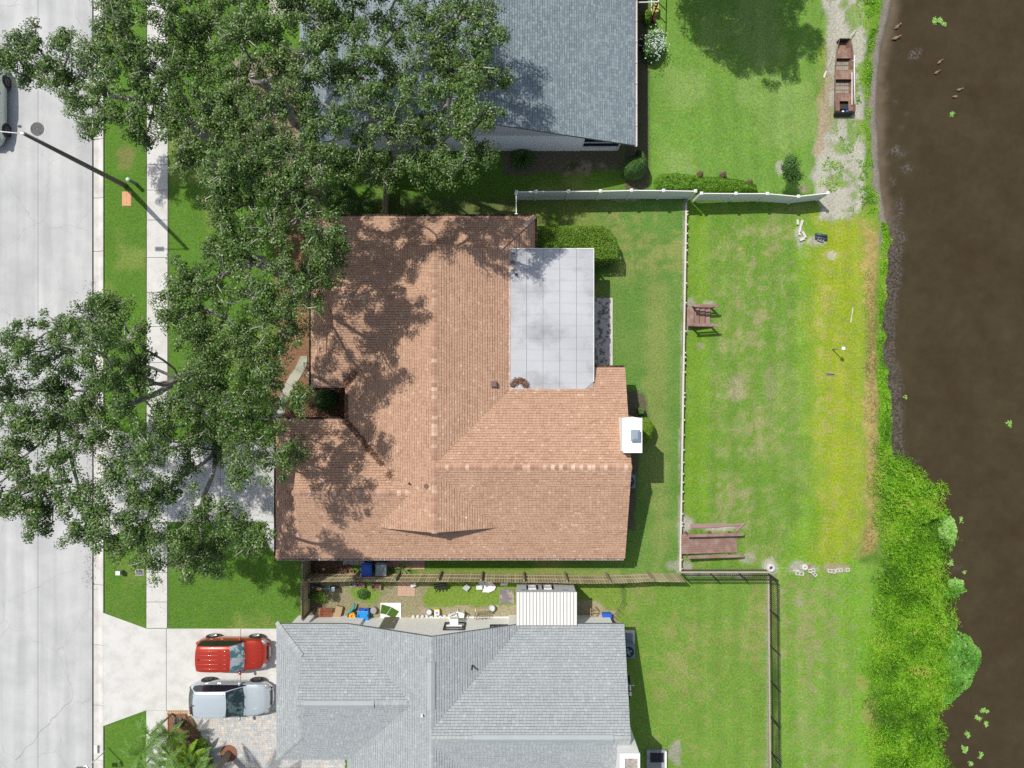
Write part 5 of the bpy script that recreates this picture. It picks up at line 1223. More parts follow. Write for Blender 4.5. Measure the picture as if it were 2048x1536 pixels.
# ================================================================ SIDE YARD CLUTTER
m_bluebin = mat('blue_bin', (.02, .10, .50), .4, .05, 5); m_greybin = mat('grey_bin', (.22, .27, .31), .5, .08, 4); m_sky = mat('bright_blue', (.02, .25, .62), .4, .04, 5)
def bin_(label, p, m_, sx=.62, sy=.74, h=1.05, rz=0):
    t = thing('wheelie_bin', label, 'bin', p, rz)
    q = M(); q.add([(-sx*.38, -sy*.36, .05), (sx*.38, -sy*.36, .05), (sx*.38, sy*.36, .05), (-sx*.38, sy*.36, .05), (-sx*.48, -sy*.46, h-.08), (sx*.48, -sy*.46, h-.08), (sx*.48, sy*.46, h-.08), (-sx*.48, sy*.46, h-.08)],
                   [(3, 2, 1, 0), (4, 5, 6, 7), (0, 1, 5, 4), (1, 2, 6, 5), (2, 3, 7, 6), (3, 0, 4, 7)]); q.ob('body', m_, t, .03)
    q = M(); q.obox((0, -.02, h-.05), (sx, sy*.92, .06)); q.obox((0, -.02, h-.01), (sx*.8, sy*.7, .03)); q.ob('lid', m_, t, .025)
    M().beam((-sx*.36, sy*.5, h-.07), (sx*.36, sy*.5, h-.07), .04, .04).ob('handle', m_, t)
    for s_ in (-1, 1): M().loft([(s_*sx*.33, sy*.42, .12), (s_*sx*.42, sy*.42, .12)], [.12, .12], 12, up=(0, 1, 0)).ob('wheel', m_tyre, t)
    return t
q = P(732.5, 1141, 1.05); bin_('rounded blue wheelie bin south of the brown roof', (q.x, q.y, 0), m_bluebin)
q = P(761.5, 1140, 1.05); bin_('grey wheelie bin next to the blue one', (q.x, q.y, 0), m_greybin)
# pavers and ornaments in the narrow strip
sp = thing('stepping_path', 'row of grey and reddish paving squares beside the house wall in the narrow strip', 'paving', P(690, 1125)); o = sp.location.copy()
for i in range(11):
    a = P(686+i*11, 1118, .02); b = P(686+i*11+10.2, 1130 if i < 6 else 1134, .02); M(a).box(a.x, b.x, b.y, a.y, -.05, .03).ob('paver', m_blkg if i < 6 else m_fad, sp, loc=a-o)
m_pinkp = mat('pink_paver', (.50, .33, .25), .9, .08, 5)
ps = thing('paving_patch', 'pink paver patch in the grass next to the fence', 'paving', P(812, 1182)); o = ps.location.copy()
for i in range(4):
    for j in range(6):
        a = P(795.5+i*8.7, 1160+j*5.3, .02); M(a).box(a.x, a.x+.25, a.y-.15, a.y, -.05, .03+random.random()*.004).ob('paver', m_pinkp, ps, loc=a-o)
ps = thing('paving_patch', 'reddish paver patch under the spiky plant near the grey bin', 'paving', P(840, 1135)); o = ps.location.copy()
for i in range(7):
    for j in range(3):
        a = P(792+i*8.2, 1120+j*6.2, .02); M(a).box(a.x, a.x+.235, a.y-.175, a.y, -.05, .03+random.random()*.004).ob('paver', m_fad if j < 2 else m_pinkp, ps, loc=a-o)
m_orpot = mat('orange_clay', (.50, .24, .12), .8, .1, 5)
def pot(label, a, b, r, h, m_, cat='pot', fill=None, nm='plant_pot'):
    p = PG(a, b); t = thing(nm, label, cat, p); M(p).lathe(p, [(r*.7, 0), (r*.95, h*.85), (r*1.05, h*.85), (r*1.05, h), (r*.88, h), (r*.8, h*.8)], 18, cap=False).ob('shell', m_, t)
    M(p).cyl((p.x, p.y), r*.85, p.z+h*.6, p.z+h*.82, 14).ob('soil', fill or mat('potting_soil', (.05, .035, .025), .95), t); return t
pot('small orange clay pot left of the blue bin', 705, 1141, .12, .2, m_orpot); pot('smaller orange pot at the left of the orange pot', 692, 1141, .09, .16, m_orpot)
pot('round grey pot beside the north house wall', 1279, 90, .21, .35, m_steel)
# bicycle
m_cyan = mat('cyan_paint', (.02, .33, .50), .35); m_orange = mat('orange_seat', (.75, .30, .12), .6)
p = P(650, 1176, .5); p.z = 0; bk = thing('bicycle', 'small cyan childs bicycle with orange saddle lying behind the timber fence', 'bicycle', p, R(-3))
for x in (-.52, .48):
    wh = thing('wheel'); wh.parent = bk; wh.location = (x, 0, .27)
    M().loft([(.25*math.cos(a), 0, .25*math.sin(a)) for a in [k*math.pi/9 for k in range(19)]], .028, 6, cap=False).ob('tyre', m_tyre, wh)
    q = M(); [q.beam((0, 0, 0), (.24*math.cos(a), 0, .24*math.sin(a)), .006, .006) for a in [k*math.pi/5 for k in range(10)]]; q.ob('spokes', m_steel, wh)
q = M()
for a, b in [((-.52, .27), (-.12, .27)), ((-.12, .27), (-.25, .68)), ((-.52, .27), (-.22, .58)), ((-.22, .58), (.36, .62)), ((-.12, .27), (.38, .55)), ((.34, .74), (.48, .27))]: q.loft([(a[0], 0, a[1]), (b[0], 0, b[1])], .03, 8)
q.ob('frame', m_cyan, bk); M().loft([(.33, -.26, .80), (.33, 0, .76), (.33, .26, .80)], .016, 6).ob('handlebar', m_steel, bk)
M().lathe((-.28, 0, .71), [(.12, -.02), (.13, .02), (.05, .04)], 12, 1.3, .75).ob('saddle', m_orange, bk); M().obox((-.62, 0, .50), (.30, .07, .02)).ob('mudguard', m_cyan, bk); M().obox((.50, 0, .60), (.2, .24, .18)).ob('basket', m_galv, bk, .01)
M().beam((-.12, -.12, .27), (-.12, .12, .27), .03, .03).ob('pedals', m_dark, bk)
# grate, crates, boards leaning beside the grey roof
m_tan = mat('tan_box', (.38, .27, .16), .9, .1, 3); m_rust = mat('rust_grate', (.28, .085, .045), .85, .15, 6)
def openbox(label, a, b, sx, sy, h, rz, m_, nm='crate', cat='crate', fill=None, tilt=0):
    p = PG(a, b); t = thing(nm, label, cat, p, rz)
    for (x0, x1, y0, y1) in [(-sx/2, sx/2, -sy/2, -sy/2+.03), (-sx/2, sx/2, sy/2-.03, sy/2), (-sx/2, -sx/2+.03, -sy/2+.03, sy/2-.03), (sx/2-.03, sx/2, -sy/2+.03, sy/2-.03)]: M().box(x0, x1, y0, y1, 0, h).ob('side', m_, t)
    M().box(-sx/2+.03, sx/2-.03, -sy/2+.03, sy/2-.03, .0, .05).ob('base', fill or m_, t); return t
p = PG(652, 1229); t = thing('grate', 'rusty red lattice grate lying between tan boards by the grey roof', 'grate', p, .0); 
for i in range(10): M().beam((-.42+i*.075, -.62, .30), (-.22+i*.075, .50, .34), .028, .03).ob('bar', m_rust, t)
for i in range(14): M().beam((-.42+.2*i/13, -.60+i*.085, .325+i*.003), (.26+.2*i/13, -.60+i*.085, .325+i*.003), .026, .02).ob('bar', m_rust, t)
for k, (a, b, sx, sy, rz, h, lab) in enumerate([(637, 1232, .22, 1.1, -.22, .30, 'left tan board beside the rusty grate'), (676, 1231, .40, 1.25, -.24, .26, 'wide tan board right of the rusty grate'), (665, 1238, .3, .9, -.22, .2, 'tan board partly under the rusty grate')]):
    p = PG(a, b); M().obox((0, 0, h/2), (sx, sy, h), rz).ob('tan_board', m_tan, None, .01, loc=p); setp(SC.objects[-1], lab, 'board')
p = PG(630, 1236, .2); M().obox((0, 0, 0), (.12, 1.2, .05), -.45).ob('orange_plank', m_orpot, None, loc=p); setp(SC.objects[-1], 'orange stained plank left of the tan boards', 'plank')
p = PG(641, 1222, .3); M().obox((0, 0, 0), (.06, .7, .05), .15).ob('thin_batten', m_tan, None, loc=p); setp(SC.objects[-1], 'thin batten standing out above the tan boards', 'batten')
m_teal = mat('teal_hose', (.03, .30, .27), .5)
p = PG(703, 1218); M(p).loft([PG(712, 1204, .3), PG(709, 1213, .35), PG(703, 1219, .3), PG(698, 1230, .2), PG(694, 1242, .12)], [.05, .075, .08, .06, .05], 8).ob('teal_tube', m_teal, None, loc=p); setp(SC.objects[-1], 'curved teal plastic tube beside the orange tub', 'tube')
m_yel = mat('yellow_orange_fill', (.78, .38, .03), .7, .25, 9)
t = pot('black tub with yellow orange toys beside the bright blue box', 707, 1229, .27, .34, m_dark, 'tub', m_yel, 'tub')
pp_ = PG(707, 1229)
for k in range(7): a = k*.9; M(pp_).lathe(pp_+Vector((.13*math.cos(a), .13*math.sin(a), .33)), [(.02, -.07), (.08, -.03), (.085, .02), (.02, .07)], 8).ob('toy', m_yel, t)
p = PG(729, 1228); t = thing('plastic_bin', 'bright blue box beside the black tub by the grey roof', 'bin', p)
M().obox((0, 0, .22), (.60, .58, .44)).ob('body', m_sky, t, .05); M().obox((0, 0, .47), (.66, .64, .07)).ob('lid', m_sky, t, .03); M().obox((0, .35, .40), (.26, .10, .06)).ob('handle', m_bluebin, t)
p = PG(730, 1217); t = thing('folding_cart', 'small dark blue handcart behind the bright blue box', 'cart', p)
M().obox((0, 0, .25), (.55, .18, .06)).ob('frame', m_bluebin, t); M().beam((-.2, 0, .25), (-.28, -.3, .62), .03, .03).ob('handle', m_black, t); M().beam((.2, 0, .25), (.28, -.3, .62), .03, .03).ob('handle', m_black, t)
for s_ in (-.22, .22): M().loft([(s_, -.05, .12), (s_, .05, .12)], [.12, .12], 12, up=(1, 0, 0)).ob('wheel', m_tyre, t)
p = PG(749, 1218); t = thing('round_drum', 'dark grey round drum left of the green turf mat', 'drum', p); M().lathe((0, 0, 0), [(.17, 0), (.19, .1), (.19, .3), (.17, .34), (.12, .33)], 16).ob('body', m_blkg, t); M().cyl((0, 0), .07, .3, .36, 10).ob('cap', m_galv, t)
# white slab with artificial turf
sl_ = slabs('slab', 'white concrete step slab with green turf mat', [[(761, 1206.5), (802, 1206.5), (802, 1262), (761, 1262)]], m_white, .06) if False else None
p = P(781, 1234, .05); t = thing('concrete_step', 'white concrete slab in front of the olive door', 'slab', (p.x, p.y, 0)); o = Vector((p.x, p.y, 0))
M(o).prism(pxpoly([(761, 1206), (802, 1206), (802, 1262), (761, 1262)], .06), -.1, .06).ob('slab', m_white, t)
m_turf = mat('turf_mat', (.055, .13, .012), .95, .06, 3, None, .2, 60)
for k, pl in enumerate([[(763, 1209), (782, 1214), (772, 1229), (761, 1227)], [(783, 1214.5), (798, 1223), (788, 1237), (773, 1229.5)]]):
    p = P(*pl[0], .08); M(p).prism(pxpoly(pl, .085), .062, .085).ob('turf_mat', m_turf, None, loc=p); setp(SC.objects[-1], ['left green turf mat on the white slab', 'right green turf mat folded on the white slab'][k], 'mat')
p = P(930, 1245, .04); t = setp(thing('path', loc=(p.x, p.y, 0)), kind='structure'); o = Vector((p.x, p.y, 0))
M(o).prism(pxpoly([(700, 1240), (758, 1237), (758, 1265), (700, 1265)], .04), -.1, .04).ob('slab', m_white, t); M(o).prism(pxpoly([(803, 1239), (915, 1233.5), (1031, 1233.5), (1031, 1265), (803, 1265)], .04), -.1, .04).ob('slab', m_white, t)
p = PG(870, 1236.5, .06); M().beam((-1.1, -.03, 0), (1.1, .08, 0), .13, .10).ob('white_beam', m_alu, None, .01, loc=p); setp(SC.objects[-1], 'long white beam lying along the path edge', 'beam')
p = PG(850, 1233); t = thing('stone_row', 'row of pale edging stones left of the white beam', 'edging', p)
for i in range(8):
    q = PG(827+i*9, 1232+random.uniform(-1, 1), .02); M().lathe((0, 0, 0), [(.10, 0), (.12, .05), (.07, .10)], 7, 1.1, .9).ob('stone', m_blk, t, loc=q-p, rz=random.random()*3)
for (a, b, r, h, m_, lab) in [(858.5, 1221.5, .19, .30, m_greybin, 'grey pot with white flowers left of the yellow bucket'), (984, 1213.5, .19, .3, m_galv, 'pale round bucket standing alone in the grass')]:
    pot(lab, a, b, r, h, m_, 'pot', m_blk)
p = PG(875, 1221); t = thing('yellow_bucket', 'square yellow bucket with a white round lid', 'bucket', p); M().obox((0, 0, .15), (.30, .32, .30)).ob('body', mat('yellow_plastic', (.72, .55, .02), .5), t, .03); M().obox((0, -.03, .32), (.30, .30, .05)).ob('lid', m_white, t, .02); M().cyl((0, -.03), .09, .34, .36, 14).ob('cap', m_galv, t)
for (a, b, rz, lab) in [(908, 1228, 0.3, 'left white plastic chair on the path'), (921, 1225, -.2, 'right white plastic chair with slatted back')]:
    p = PG(a, b); t = thing('plastic_chair', lab, 'chair', p, rz)
    M().obox((0, 0, .42), (.44, .44, .04)).ob('seat', m_white, t, .02); 
    for i in range(5): M().obox((-.16+i*.08, .23, .62), (.05, .03, .38), rx=-.15).ob('slat', m_white, t)
    M().obox((0, .26, .82), (.42, .04, .06)).ob('top_rail', m_white, t, .01)
    for s_ in (-1, 1): M().obox((s_*.23, .0, .62), (.05, .42, .03)).ob('armrest', m_white, t, .01)
    for sx in (-.19, .19):
        for sy in (-.19, .19): M().beam((sx, sy, 0), (sx*.95, sy*.95, .41), .04, .04).ob('leg', m_white, t)
p = PG(968, 1232); t = thing('wrought_chair', 'dark rusty wire garden chair tipped over on the path', 'chair', p, .1)
m_wr = mat('rusty_iron', (.10, .07, .055), .8, .2, 8)
for i in range(9): M().beam((-.42+i*.095, .0, .42), (-.42+i*.095, .42, .45), .014, .014).ob('bar', m_wr, t)
for i in range(5): M().beam((-.43, i*.10, .42), (.40, i*.10, .44), .014, .014).ob('bar', m_wr, t)
for a, b in [((-.43, 0, .42), (-.22, -.62, .1)), ((-.1, 0, .42), (.12, -.6, .1)), ((-.43, .4, .42), (-.62, -.25, .05)), ((.40, .4, .42), (.62, .1, .03)), ((.1, 0, .4), (.3, -.5, .02))]: M().beam(a, b, .035, .035).ob('leg', m_wr, t)
p = PG(951, 1224, .04); M().beam((0, .22, 0), (.06, -.24, 0), .05, .03).ob('yellow_stick', mat('pale_yellow', (.7, .62, .35), .7), None, loc=p); setp(SC.objects[-1], 'short pale yellow stick left of the rusty chair', 'stick')
p = PG(1014, 1192.5); t = thing('stone_slab', 'dark grey weathered slab lying in the grass left of the shed', 'slab', p); M().obox((0, 0, .03), (.85, .82, .08)).ob('top', mat('slate_slab', (.18, .17, .18), .9, .25, 1.5, (.40, .33, .26), .1, 20, c2pos=(.5, .6)), t, .01); M().obox((0, 0, -.02), (.9, .87, .06)).ob('edge', m_soil_ if 'm_soil_' in globals() else m_wood2, t)
def panel(label, a, b, sx, sy, rz, m_, h=.05, nm='metal_sheet', lean=0):
    p = PG(a, b, h); o_ = M().obox((0, 0, 0), (sx, sy, .03), rz, lean).ob(nm, m_, None, .005, loc=p); return setp(o_, label, 'panel')
panel('small white sheet against the timber fence by the pink pavers', 828, 1167.5, .32, .17, .25, m_white, .3)
panel('diamond shaped grey white panel below the timber fence', 933.5, 1173, .34, .34, .85, m_shw, .25, lean=.3)
panel('square white panel beside the crumpled sheet', 959, 1172.5, .36, .30, .02, m_alu, .2)
panel('small grey panel above the crumpled sheet', 966, 1164.5, .5, .18, -.4, m_shw, .35)
p = PG(979, 1175, .15); cs_ = M().prism([(-.42, -.22), (-.02, -.26), (.30, -.12), (.38, .10), (.22, .32), (.0, .42), (-.30, .30), (-.34, .0)], 0, .03).ob('crumpled_sheet', m_stuc, None, .01, loc=p, rz=.0); cs_.rotation_euler = (.12, .1, 0); setp(cs_, 'large white crumpled sheet below the timber fence', 'sheet')
panel('long pale tray under the fence left of the shed', 1008, 1167, .42, .14, 0, m_alu, .2)
panel('red flat board half hidden under the timber fence', 992, 1163.5, .34, .12, -.1, m_redp if False else mat('dull_red', (.35, .04, .03), .7), .25)
p = PG(882, 1170); t = thing('black_chairs', 'folded black metal chair against the timber fence', 'chair', p, .1)
for i in range(4): M().beam((-.3+i*.2, .15, .45), (-.32+i*.2, -.38, .05), .035, .035).ob('leg', m_black, t)
M().obox((0, .05, .42), (.75, .28, .05)).ob('seat', m_black, t, .01); M().obox((0, .2, .6), (.7, .05, .3)).ob('backrest', m_black, t, .01)
for (a, b, sx, sy, lab, m_) in [(754, 1171, .55, .18, 'lower right tan crate by the fence under the grey bin', m_pinkp), (722, 1168, .5, .14, 'striped shallow crate by the fence under the blue bin', m_fad), (707, 1166.5, .32, .14, 'grey box behind the bicycle basket', m_blkg)]:
    openbox(lab, a, b, sx, sy+.1, .3, -.05, m_)
# east of the shed
p = PG(1212, 1230); t = thing('blue_crate', 'dark blue storage crate right of the shed', 'crate', p)
M().obox((0, 0, .20), (.50, .38, .40)).ob('body', m_bluebin, t, .02); M().obox((0, 0, .42), (.56, .44, .05)).ob('lid', m_bluebin, t, .02)
p = PG(1205, 1243); t = thing('white_bench', 'white slab behind the blue crate at the grey roof edge', 'slab', p); M().prism([(-.75, -.3), (.55, -.3), (.45, .18), (-.35, .18)], 0, .5).ob('top', m_white, t, .01); M().box(-.3, .4, -.28, .1, -.1, .0).ob('base', m_conc, t)
p = PG(1186, 1218); t = thing('wooden_rack', 'small wooden frame rack standing right of the shed', 'rack', p)
for (a, b) in [((-.2, -.25, .5), (.15, -.25, .5)), ((-.2, .15, .5), (.15, .15, .5)), ((-.2, -.25, .5), (-.2, .15, .5)), ((.15, -.25, .5), (.15, .15, .5)), ((-.2, -.05, .5), (.15, -.05, .5))]: M().beam(a, b, .035, .035).ob('bar', m_tan, t)
for x in (-.2, .15):
    for y in (-.25, .15): M().beam((x, y, 0), (x, y, .5), .035, .035).ob('leg', m_tan, t)
# air conditioners
m_acg = mat('ac_grey', (.17, .21, .27), .5, .05, 4)
def ac(label, p, s=.78, h=.85):
    t = thing('air_conditioner', label, 'air conditioner', p); M().obox((0, 0, h/2), (s, s, h)).ob('body', m_acg, t, .05)
    M().lathe((0, 0, h), [(s*.40, .004), (s*.40, .02), (s*.34, .02), (s*.34, .004)], 24, cap=False).ob('ring', m_dark, t); M().cyl((0, 0), s*.36, h, h+.006, 24).ob('well_plate', m_black, t)
    fan = M()
    for k in range(4): a = k*math.pi/2+.4; fan.obox((.11*math.cos(a), .11*math.sin(a), h+.02), (.22, .13, .01), a, .3)
    fan.ob('fan', m_acg, t); M().cyl((0, 0), .05, h, h+.05, 10).ob('hub', m_steel, t); return t
q = P(1257, 1304, .85); ac('round fan air conditioner at the east wall of the grey roofed house', (q.x, q.y, 0)); 
q = P(1252, 1277, .3); t = thing('equipment_pad', 'pale pad corner beside the fan air conditioner', 'pad', (q.x, q.y, 0)); M().obox((0, 0, .04), (1.1, .8, .08)).ob('slab', m_conc, t); M().obox((.0, .0, .16), (.8, .5, .2)).ob('box', m_acg, t, .02)
q = P(1261.5, 963, .7); ac('air conditioner half under the east gable of the brown roof', (q.x-.12, q.y, 0), .78, .75)
m_navy = mat('navy', (.02, .04, .14), .5)
p = PG(1257, 1370); t = thing('childs_bicycle', 'blue and white bicycle standing in shade at the east wall of the grey house', 'bicycle', p, R(90))
for x in (-.42, .42): M().loft([(x+.24*math.cos(a), 0, .26+.24*math.sin(a)) for a in [k*math.pi/9 for k in range(19)]], .025, 6, cap=False).ob('wheel', m_tyre, t)
q = M(); [q.loft([a, b], .03, 6) for a, b in [((-.42, 0, .26), (-.2, 0, .6)), ((-.2, 0, .6), (.3, 0, .62)), ((.3, 0, .72), (.42, 0, .26)), ((-.05, 0, .26), (.3, 0, .6)), ((-.05, 0, .26), (-.2, 0, .66))]]; q.ob('frame', m_navy, t)
M().loft([(.3, -.24, .78), (.3, 0, .74), (.3, .24, .78)], .018, 6).ob('handlebar', m_white, t); M().obox((-.22, 0, .70), (.24, .12, .05)).ob('saddle', m_white, t, .02); M().obox((.1, 0, .64), (.3, .09, .05)).ob('frame_bag', m_white, t, .01)
# pit near the chimney block at the bottom
p = PG(1310, 1517); t = thing('block_basin', 'low concrete basin with dark water near the bottom edge', 'basin', p)
a, b, c, d = pxpoly([(1294, 1502), (1334, 1502), (1334, 1545), (1294, 1545)], .3)
M(p).box(a[0], c[0], c[1], a[1], -.1, .22).ob('slab', mat('mossy_concrete', (.22, .24, .24), .9, .15, 3, (.35, .36, .34)), t)
a, b, c, d = pxpoly([(1301, 1507), (1328, 1506), (1328, 1526), (1302, 1526)], .3); M(p).box(a[0], c[0], c[1], a[1], .2, .235).ob('opening', mat('dark_opening', (.015, .014, .02), .4), t)
M(p).box(c[0]+.05, c[0]+.16, c[1]-.3, a[1]+.1, .2, .30).ob('kerb', m_white, t)
# things beside the north house
m_bench = mat('yellow_bench', (.60, .45, .16), .8, .1, 4)
p = PG(1309, 18); t = thing('yellow_crate', 'yellowish wooden box bench beside the screened frame', 'bench', p)
for (x0, x1, y0, y1) in [(-.12, .12, .1, .14), (-.12, .12, -.42, -.38), (-.14, -.10, -.42, .14), (.10, .14, -.42, .14)]: M().box(x0, x1, y0, y1, 0, .5).ob('side', m_bench, t)
for i in range(3): M().box(-.10, .10, -.34+i*.16, -.28+i*.16, .40, .46).ob('slat', m_bench, t)
q1 = PG(1304, -60, .0); q2 = PG(1302, 42, 0)
t = thing('screen_frame', 'white aluminium screen frame at the corner of the north house', 'frame', q2)
for a, b in [(q1+Vector((0, 0, 2.1)), q2+Vector((0, 0, 2.1))), (q2, q2+Vector((0, 0, 2.1))), (q2+Vector((0, 0, 2.1)), Vector((gx(214), q2.y-.05, 2.1))), (q1+Vector((0, 0, .05)), q2+Vector((0, 0, .05)))]: M(q2).beam(a, b, .05, .05).ob('bar', m_alu, t)
for i in range(5): u = q2.lerp(q1, i/4); M(q2).beam(u, u+Vector((0, 0, 2.1)), .05, .05).ob('bar', m_alu, t)
pot('dark red pot at the corner of the white screen frame', 1306, 44, .14, .3, mat('dark_red_pot', (.16, .02, .02), .6))
# ---------------------------------------------------------------- ducks
m_duck = mat('duck_brown', (.24, .15, .10), .8, .2, 12, (.30, .20, .14)); m_dk2 = mat('duck_bill', (.55, .25, .12), .6)
def duck(label, a, b, ang, pale=False, scale=.72, z=None):
    p = P(a, b, WZ); p.z = WZ if z is None else z
    t = thing('duck', label, 'duck', p, R(ang)); t.scale = (scale,)*3
    body = [(-.25, 0, .09), (-.19, 0, .085), (-.10, 0, .07), (0, 0, .06), (.09, 0, .07), (.15, 0, .12), (.175, 0, .19), (.205, 0, .225), (.25, 0, .225), (.275, 0, .22)]
    M().loft(body, [.012, .04, .08, .10, .085, .05, .033, .04, .033, .012], 12, flat=.85).ob('body', m_duck, t)
    M().loft([(.265, 0, .22), (.32, 0, .212)], [.018, .012], 6, flat=.5).ob('bill', m_dk2, t)
    for s_ in (-1, 1): M().loft([(.06, s_*.075, .105), (-.06, s_*.085, .12), (-.20, s_*.03, .125)], [.02, .035, .008], 8, flat=.6).ob('wing', mat('duck_wing', (.16, .10, .075), .8), t)
    if pale: M().lathe((.225, 0, .245), [(.028, -.02), (.034, 0), (.015, .028)], 8).ob('face', mat('duck_pale', (.62, .55, .46), .8), t)
duck('brown duck with a pale head at the shore, uppermost of the six', 1793, 54.5, 40, True, .85)
duck('brown duck by the shore just below the uppermost one', 1790, 77, 20, False, 1.0)
duck('brown duck out on the water, upper of the middle pair', 1878, 124.5, 40)
duck('brown duck out on the water, lower of the middle pair', 1872, 145.5, 30)
duck('brown duck with a pale head in the lowest pair', 1917, 180, 15, True)
duck('plain brown duck in the lowest pair', 1909, 194, -170)
# ================================================================ TREES AND PLANTS
m_oakleaf = leafmat('oak_leaf', [(0, (0.022, 0.050, 0.011)), (.3, (0.051, 0.108, 0.018)), (.6, (0.094, 0.182, 0.028)), (.88, (0.168, 0.290, 0.052)), (.97, (0.32, 0.37, 0.22)), (1, (0.36, 0.25, 0.15))], .22, .42, .5)
m_bark = mat('grey_bark', (0.27, 0.255, 0.24), .95, .25, 2.0, (.16, .145, .13), .25, 25, .5)
m_twig = mat('pale_twig', (0.46, 0.44, 0.41), .9, .15, 6)
def tree(label, base, clumps, zc=9.6, seed=1, leafm=None, dens=1.0, trunk_r=.32, group=None, name='oak_tree', leaf=(.102, .060), fork=3.0, zvar=1.0, twigs=True, zbase=None):
    rng = np.random.default_rng(seed); rd = random.Random(seed)
    b = Vector((base[0], base[1], gz(*base[:2]) if zbase is None else zbase)); t = thing(name, label, 'tree', b, group=group)
    nodes = []                     # centre, radius
    for c in clumps:
        x, y, r = c[0], c[1], c[2]; z = (c[3] if len(c) > 3 else zc)+rng.normal()*zvar*.6
        p = P(x, y, z); nodes.append((p, r*(H-z)/F))
    cen = sum((n[0] for n in nodes), Vector())/len(nodes)
    # leaf clusters
    cs = []; tw = M(b)
    for p, r in nodes:
        k = int(66*(r/2.0)**2*dens)+6
        d = rng.normal(size=(k, 3)); d /= np.linalg.norm(d, axis=1)[:, None]; rad = rng.random(k)**.5*1.12
        q = d*rad[:, None]*np.array([r, r, r*.55]); q[:, 2] += r*.10
        for v in q:
            cs.append((p.x+v[0], p.y+v[1], p.z+v[2]))
        if twigs:
            for v in q[::2]:
                a = p+Vector((v[0]*.15, v[1]*.15, -r*.25)); e = p+Vector(v)*1.04+Vector((0, 0, .05+(rd.random() < .35)*.35)); mid = (a+e)/2+Vector((rd.uniform(-.2, .2), rd.uniform(-.2, .2), rd.uniform(-.05, .2)))
                tw.loft([a, mid, e], [.036, .024, .011], 3, cap=False)
    cs = np.array(cs); n = len(cs)
    per = rng.integers(72, 140, n); idx = np.repeat(np.arange(n), per); N = len(idx)
    d = rng.normal(size=(N, 3)); d /= np.linalg.norm(d, axis=1)[:, None]; rr_ = rng.uniform(.23, .45, n)[idx]*rng.random(N)**.45
    Cn = cs[idx]+d*rr_[:, None]*np.array([1, 1, .62])
    tone = rng.normal(.46, .11, n)[idx]+rng.normal(0, .17, N)+.16*d[:, 2]  # upper leaves of each cluster paler: sunlit tops put into the leaf colour
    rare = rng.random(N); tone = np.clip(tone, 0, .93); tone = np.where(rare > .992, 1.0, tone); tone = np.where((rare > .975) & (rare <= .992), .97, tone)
    s_ = rng.uniform(.75, 1.3, N)
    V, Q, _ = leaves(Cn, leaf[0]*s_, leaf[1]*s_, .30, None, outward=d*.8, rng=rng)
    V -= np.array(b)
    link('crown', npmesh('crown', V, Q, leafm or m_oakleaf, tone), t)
    # limbs: each clump hangs on the nearest node that is closer to the fork
    fk = Vector((b.x+(cen.x-b.x)*.06, b.y+(cen.y-b.y)*.06, b.z+fork))
    pts = [fk]+[p-Vector((0, 0, r*.35)) for p, r in nodes]; par = {0: None}; order = sorted(range(1, len(pts)), key=lambda i: (pts[i]-fk).length); plen = {0: 0.0}
    for i in order:
        best = min(par, key=lambda j: (pts[i]-pts[j]).length+.55*plen[j]+(0 if j or len(par) < 4 else .0)); par[i] = best; plen[i] = plen[best]+(pts[i]-pts[best]).length
    cnt = {i: 1 for i in par}
    for i in reversed(order): cnt[par[i]] += cnt[i]
    q = M(b); rad = lambda c: trunk_r*.80*(c/len(pts))**.5+.012
    q.loft([b-Vector((0, 0, .3)), b+Vector((0, 0, .25)), (b+fk)/2+Vector((.1, -.05, 0)), fk+Vector((0, 0, .1))], [trunk_r*1.5, trunk_r*1.12, trunk_r, trunk_r*.92], 12)
    kids = {}
    for i in order: kids.setdefault(par[i], []).append(i)
    for i in order:
        a, e = pts[par[i]], pts[i]; L = (e-a).length; r0, r1 = rad(cnt[i]), rad(cnt[i])*.72
        if kids.get(i): r1 = max(r1, rad(max(cnt[k] for k in kids[i]))*.98)
        pl = []; n_ = 5
        off = Vector((rd.uniform(-1, 1), rd.uniform(-1, 1), rd.uniform(-.2, .5)))*L*.10; off2 = Vector((rd.uniform(-1, 1), rd.uniform(-1, 1), rd.uniform(-.3, .5)))*L*.06
        for k in range(n_+1):
            u = k/n_; pl.append(a.lerp(e, u)+off*math.sin(math.pi*u)+off2*math.sin(2*math.pi*u)-Vector((0, 0, 0)))
        q.loft(pl, [r0+(r1-r0)*k/n_ for k in range(n_+1)], 7, cap=False)
    tr = q.ob('trunk', m_bark, t)
    if twigs: tw.ob('twigs', m_twig, t, kind='stuff')
    return t
T1 = [(45,700,52),(20,780,52),(60,845,48),(18,925,55),(75,965,55),(120,705,55),(135,655,45),(190,635,48),(222,615,38),(180,700,55),(240,680,55),(268,742,50),(190,775,52),(120,785,55),(105,850,45),(180,850,48),
      (130,905,45),(95,1020,48),(60,1040,36),(150,1000,50),(165,1065,42),(232,945,46),(240,1035,50),(225,1085,32),(290,1070,46),(300,1000,48),(295,900,46),(350,960,48),(368,890,42),(350,810,52),(415,770,55),(430,850,48),(470,800,52),
      (490,880,50),(540,830,42),(545,915,46),(595,905,28),(480,950,34),(400,1030,38),(440,1085,44),(490,1060,38),(345,1075,45),(370,1125,42),(415,1135,26),(300,1125,34),(320,855,40),(250,820,38),(20,1000,40),(20,690,30),(225,760,40),(-60,760,70),(-60,900,70),(-50,1000,60),(500,1090,30),(205,870,38),(255,905,34),(185,1025,36),(425,900,30),(455,1030,28),(520,1075,24),(400,1100,32),(30,850,40),(150,830,36)]
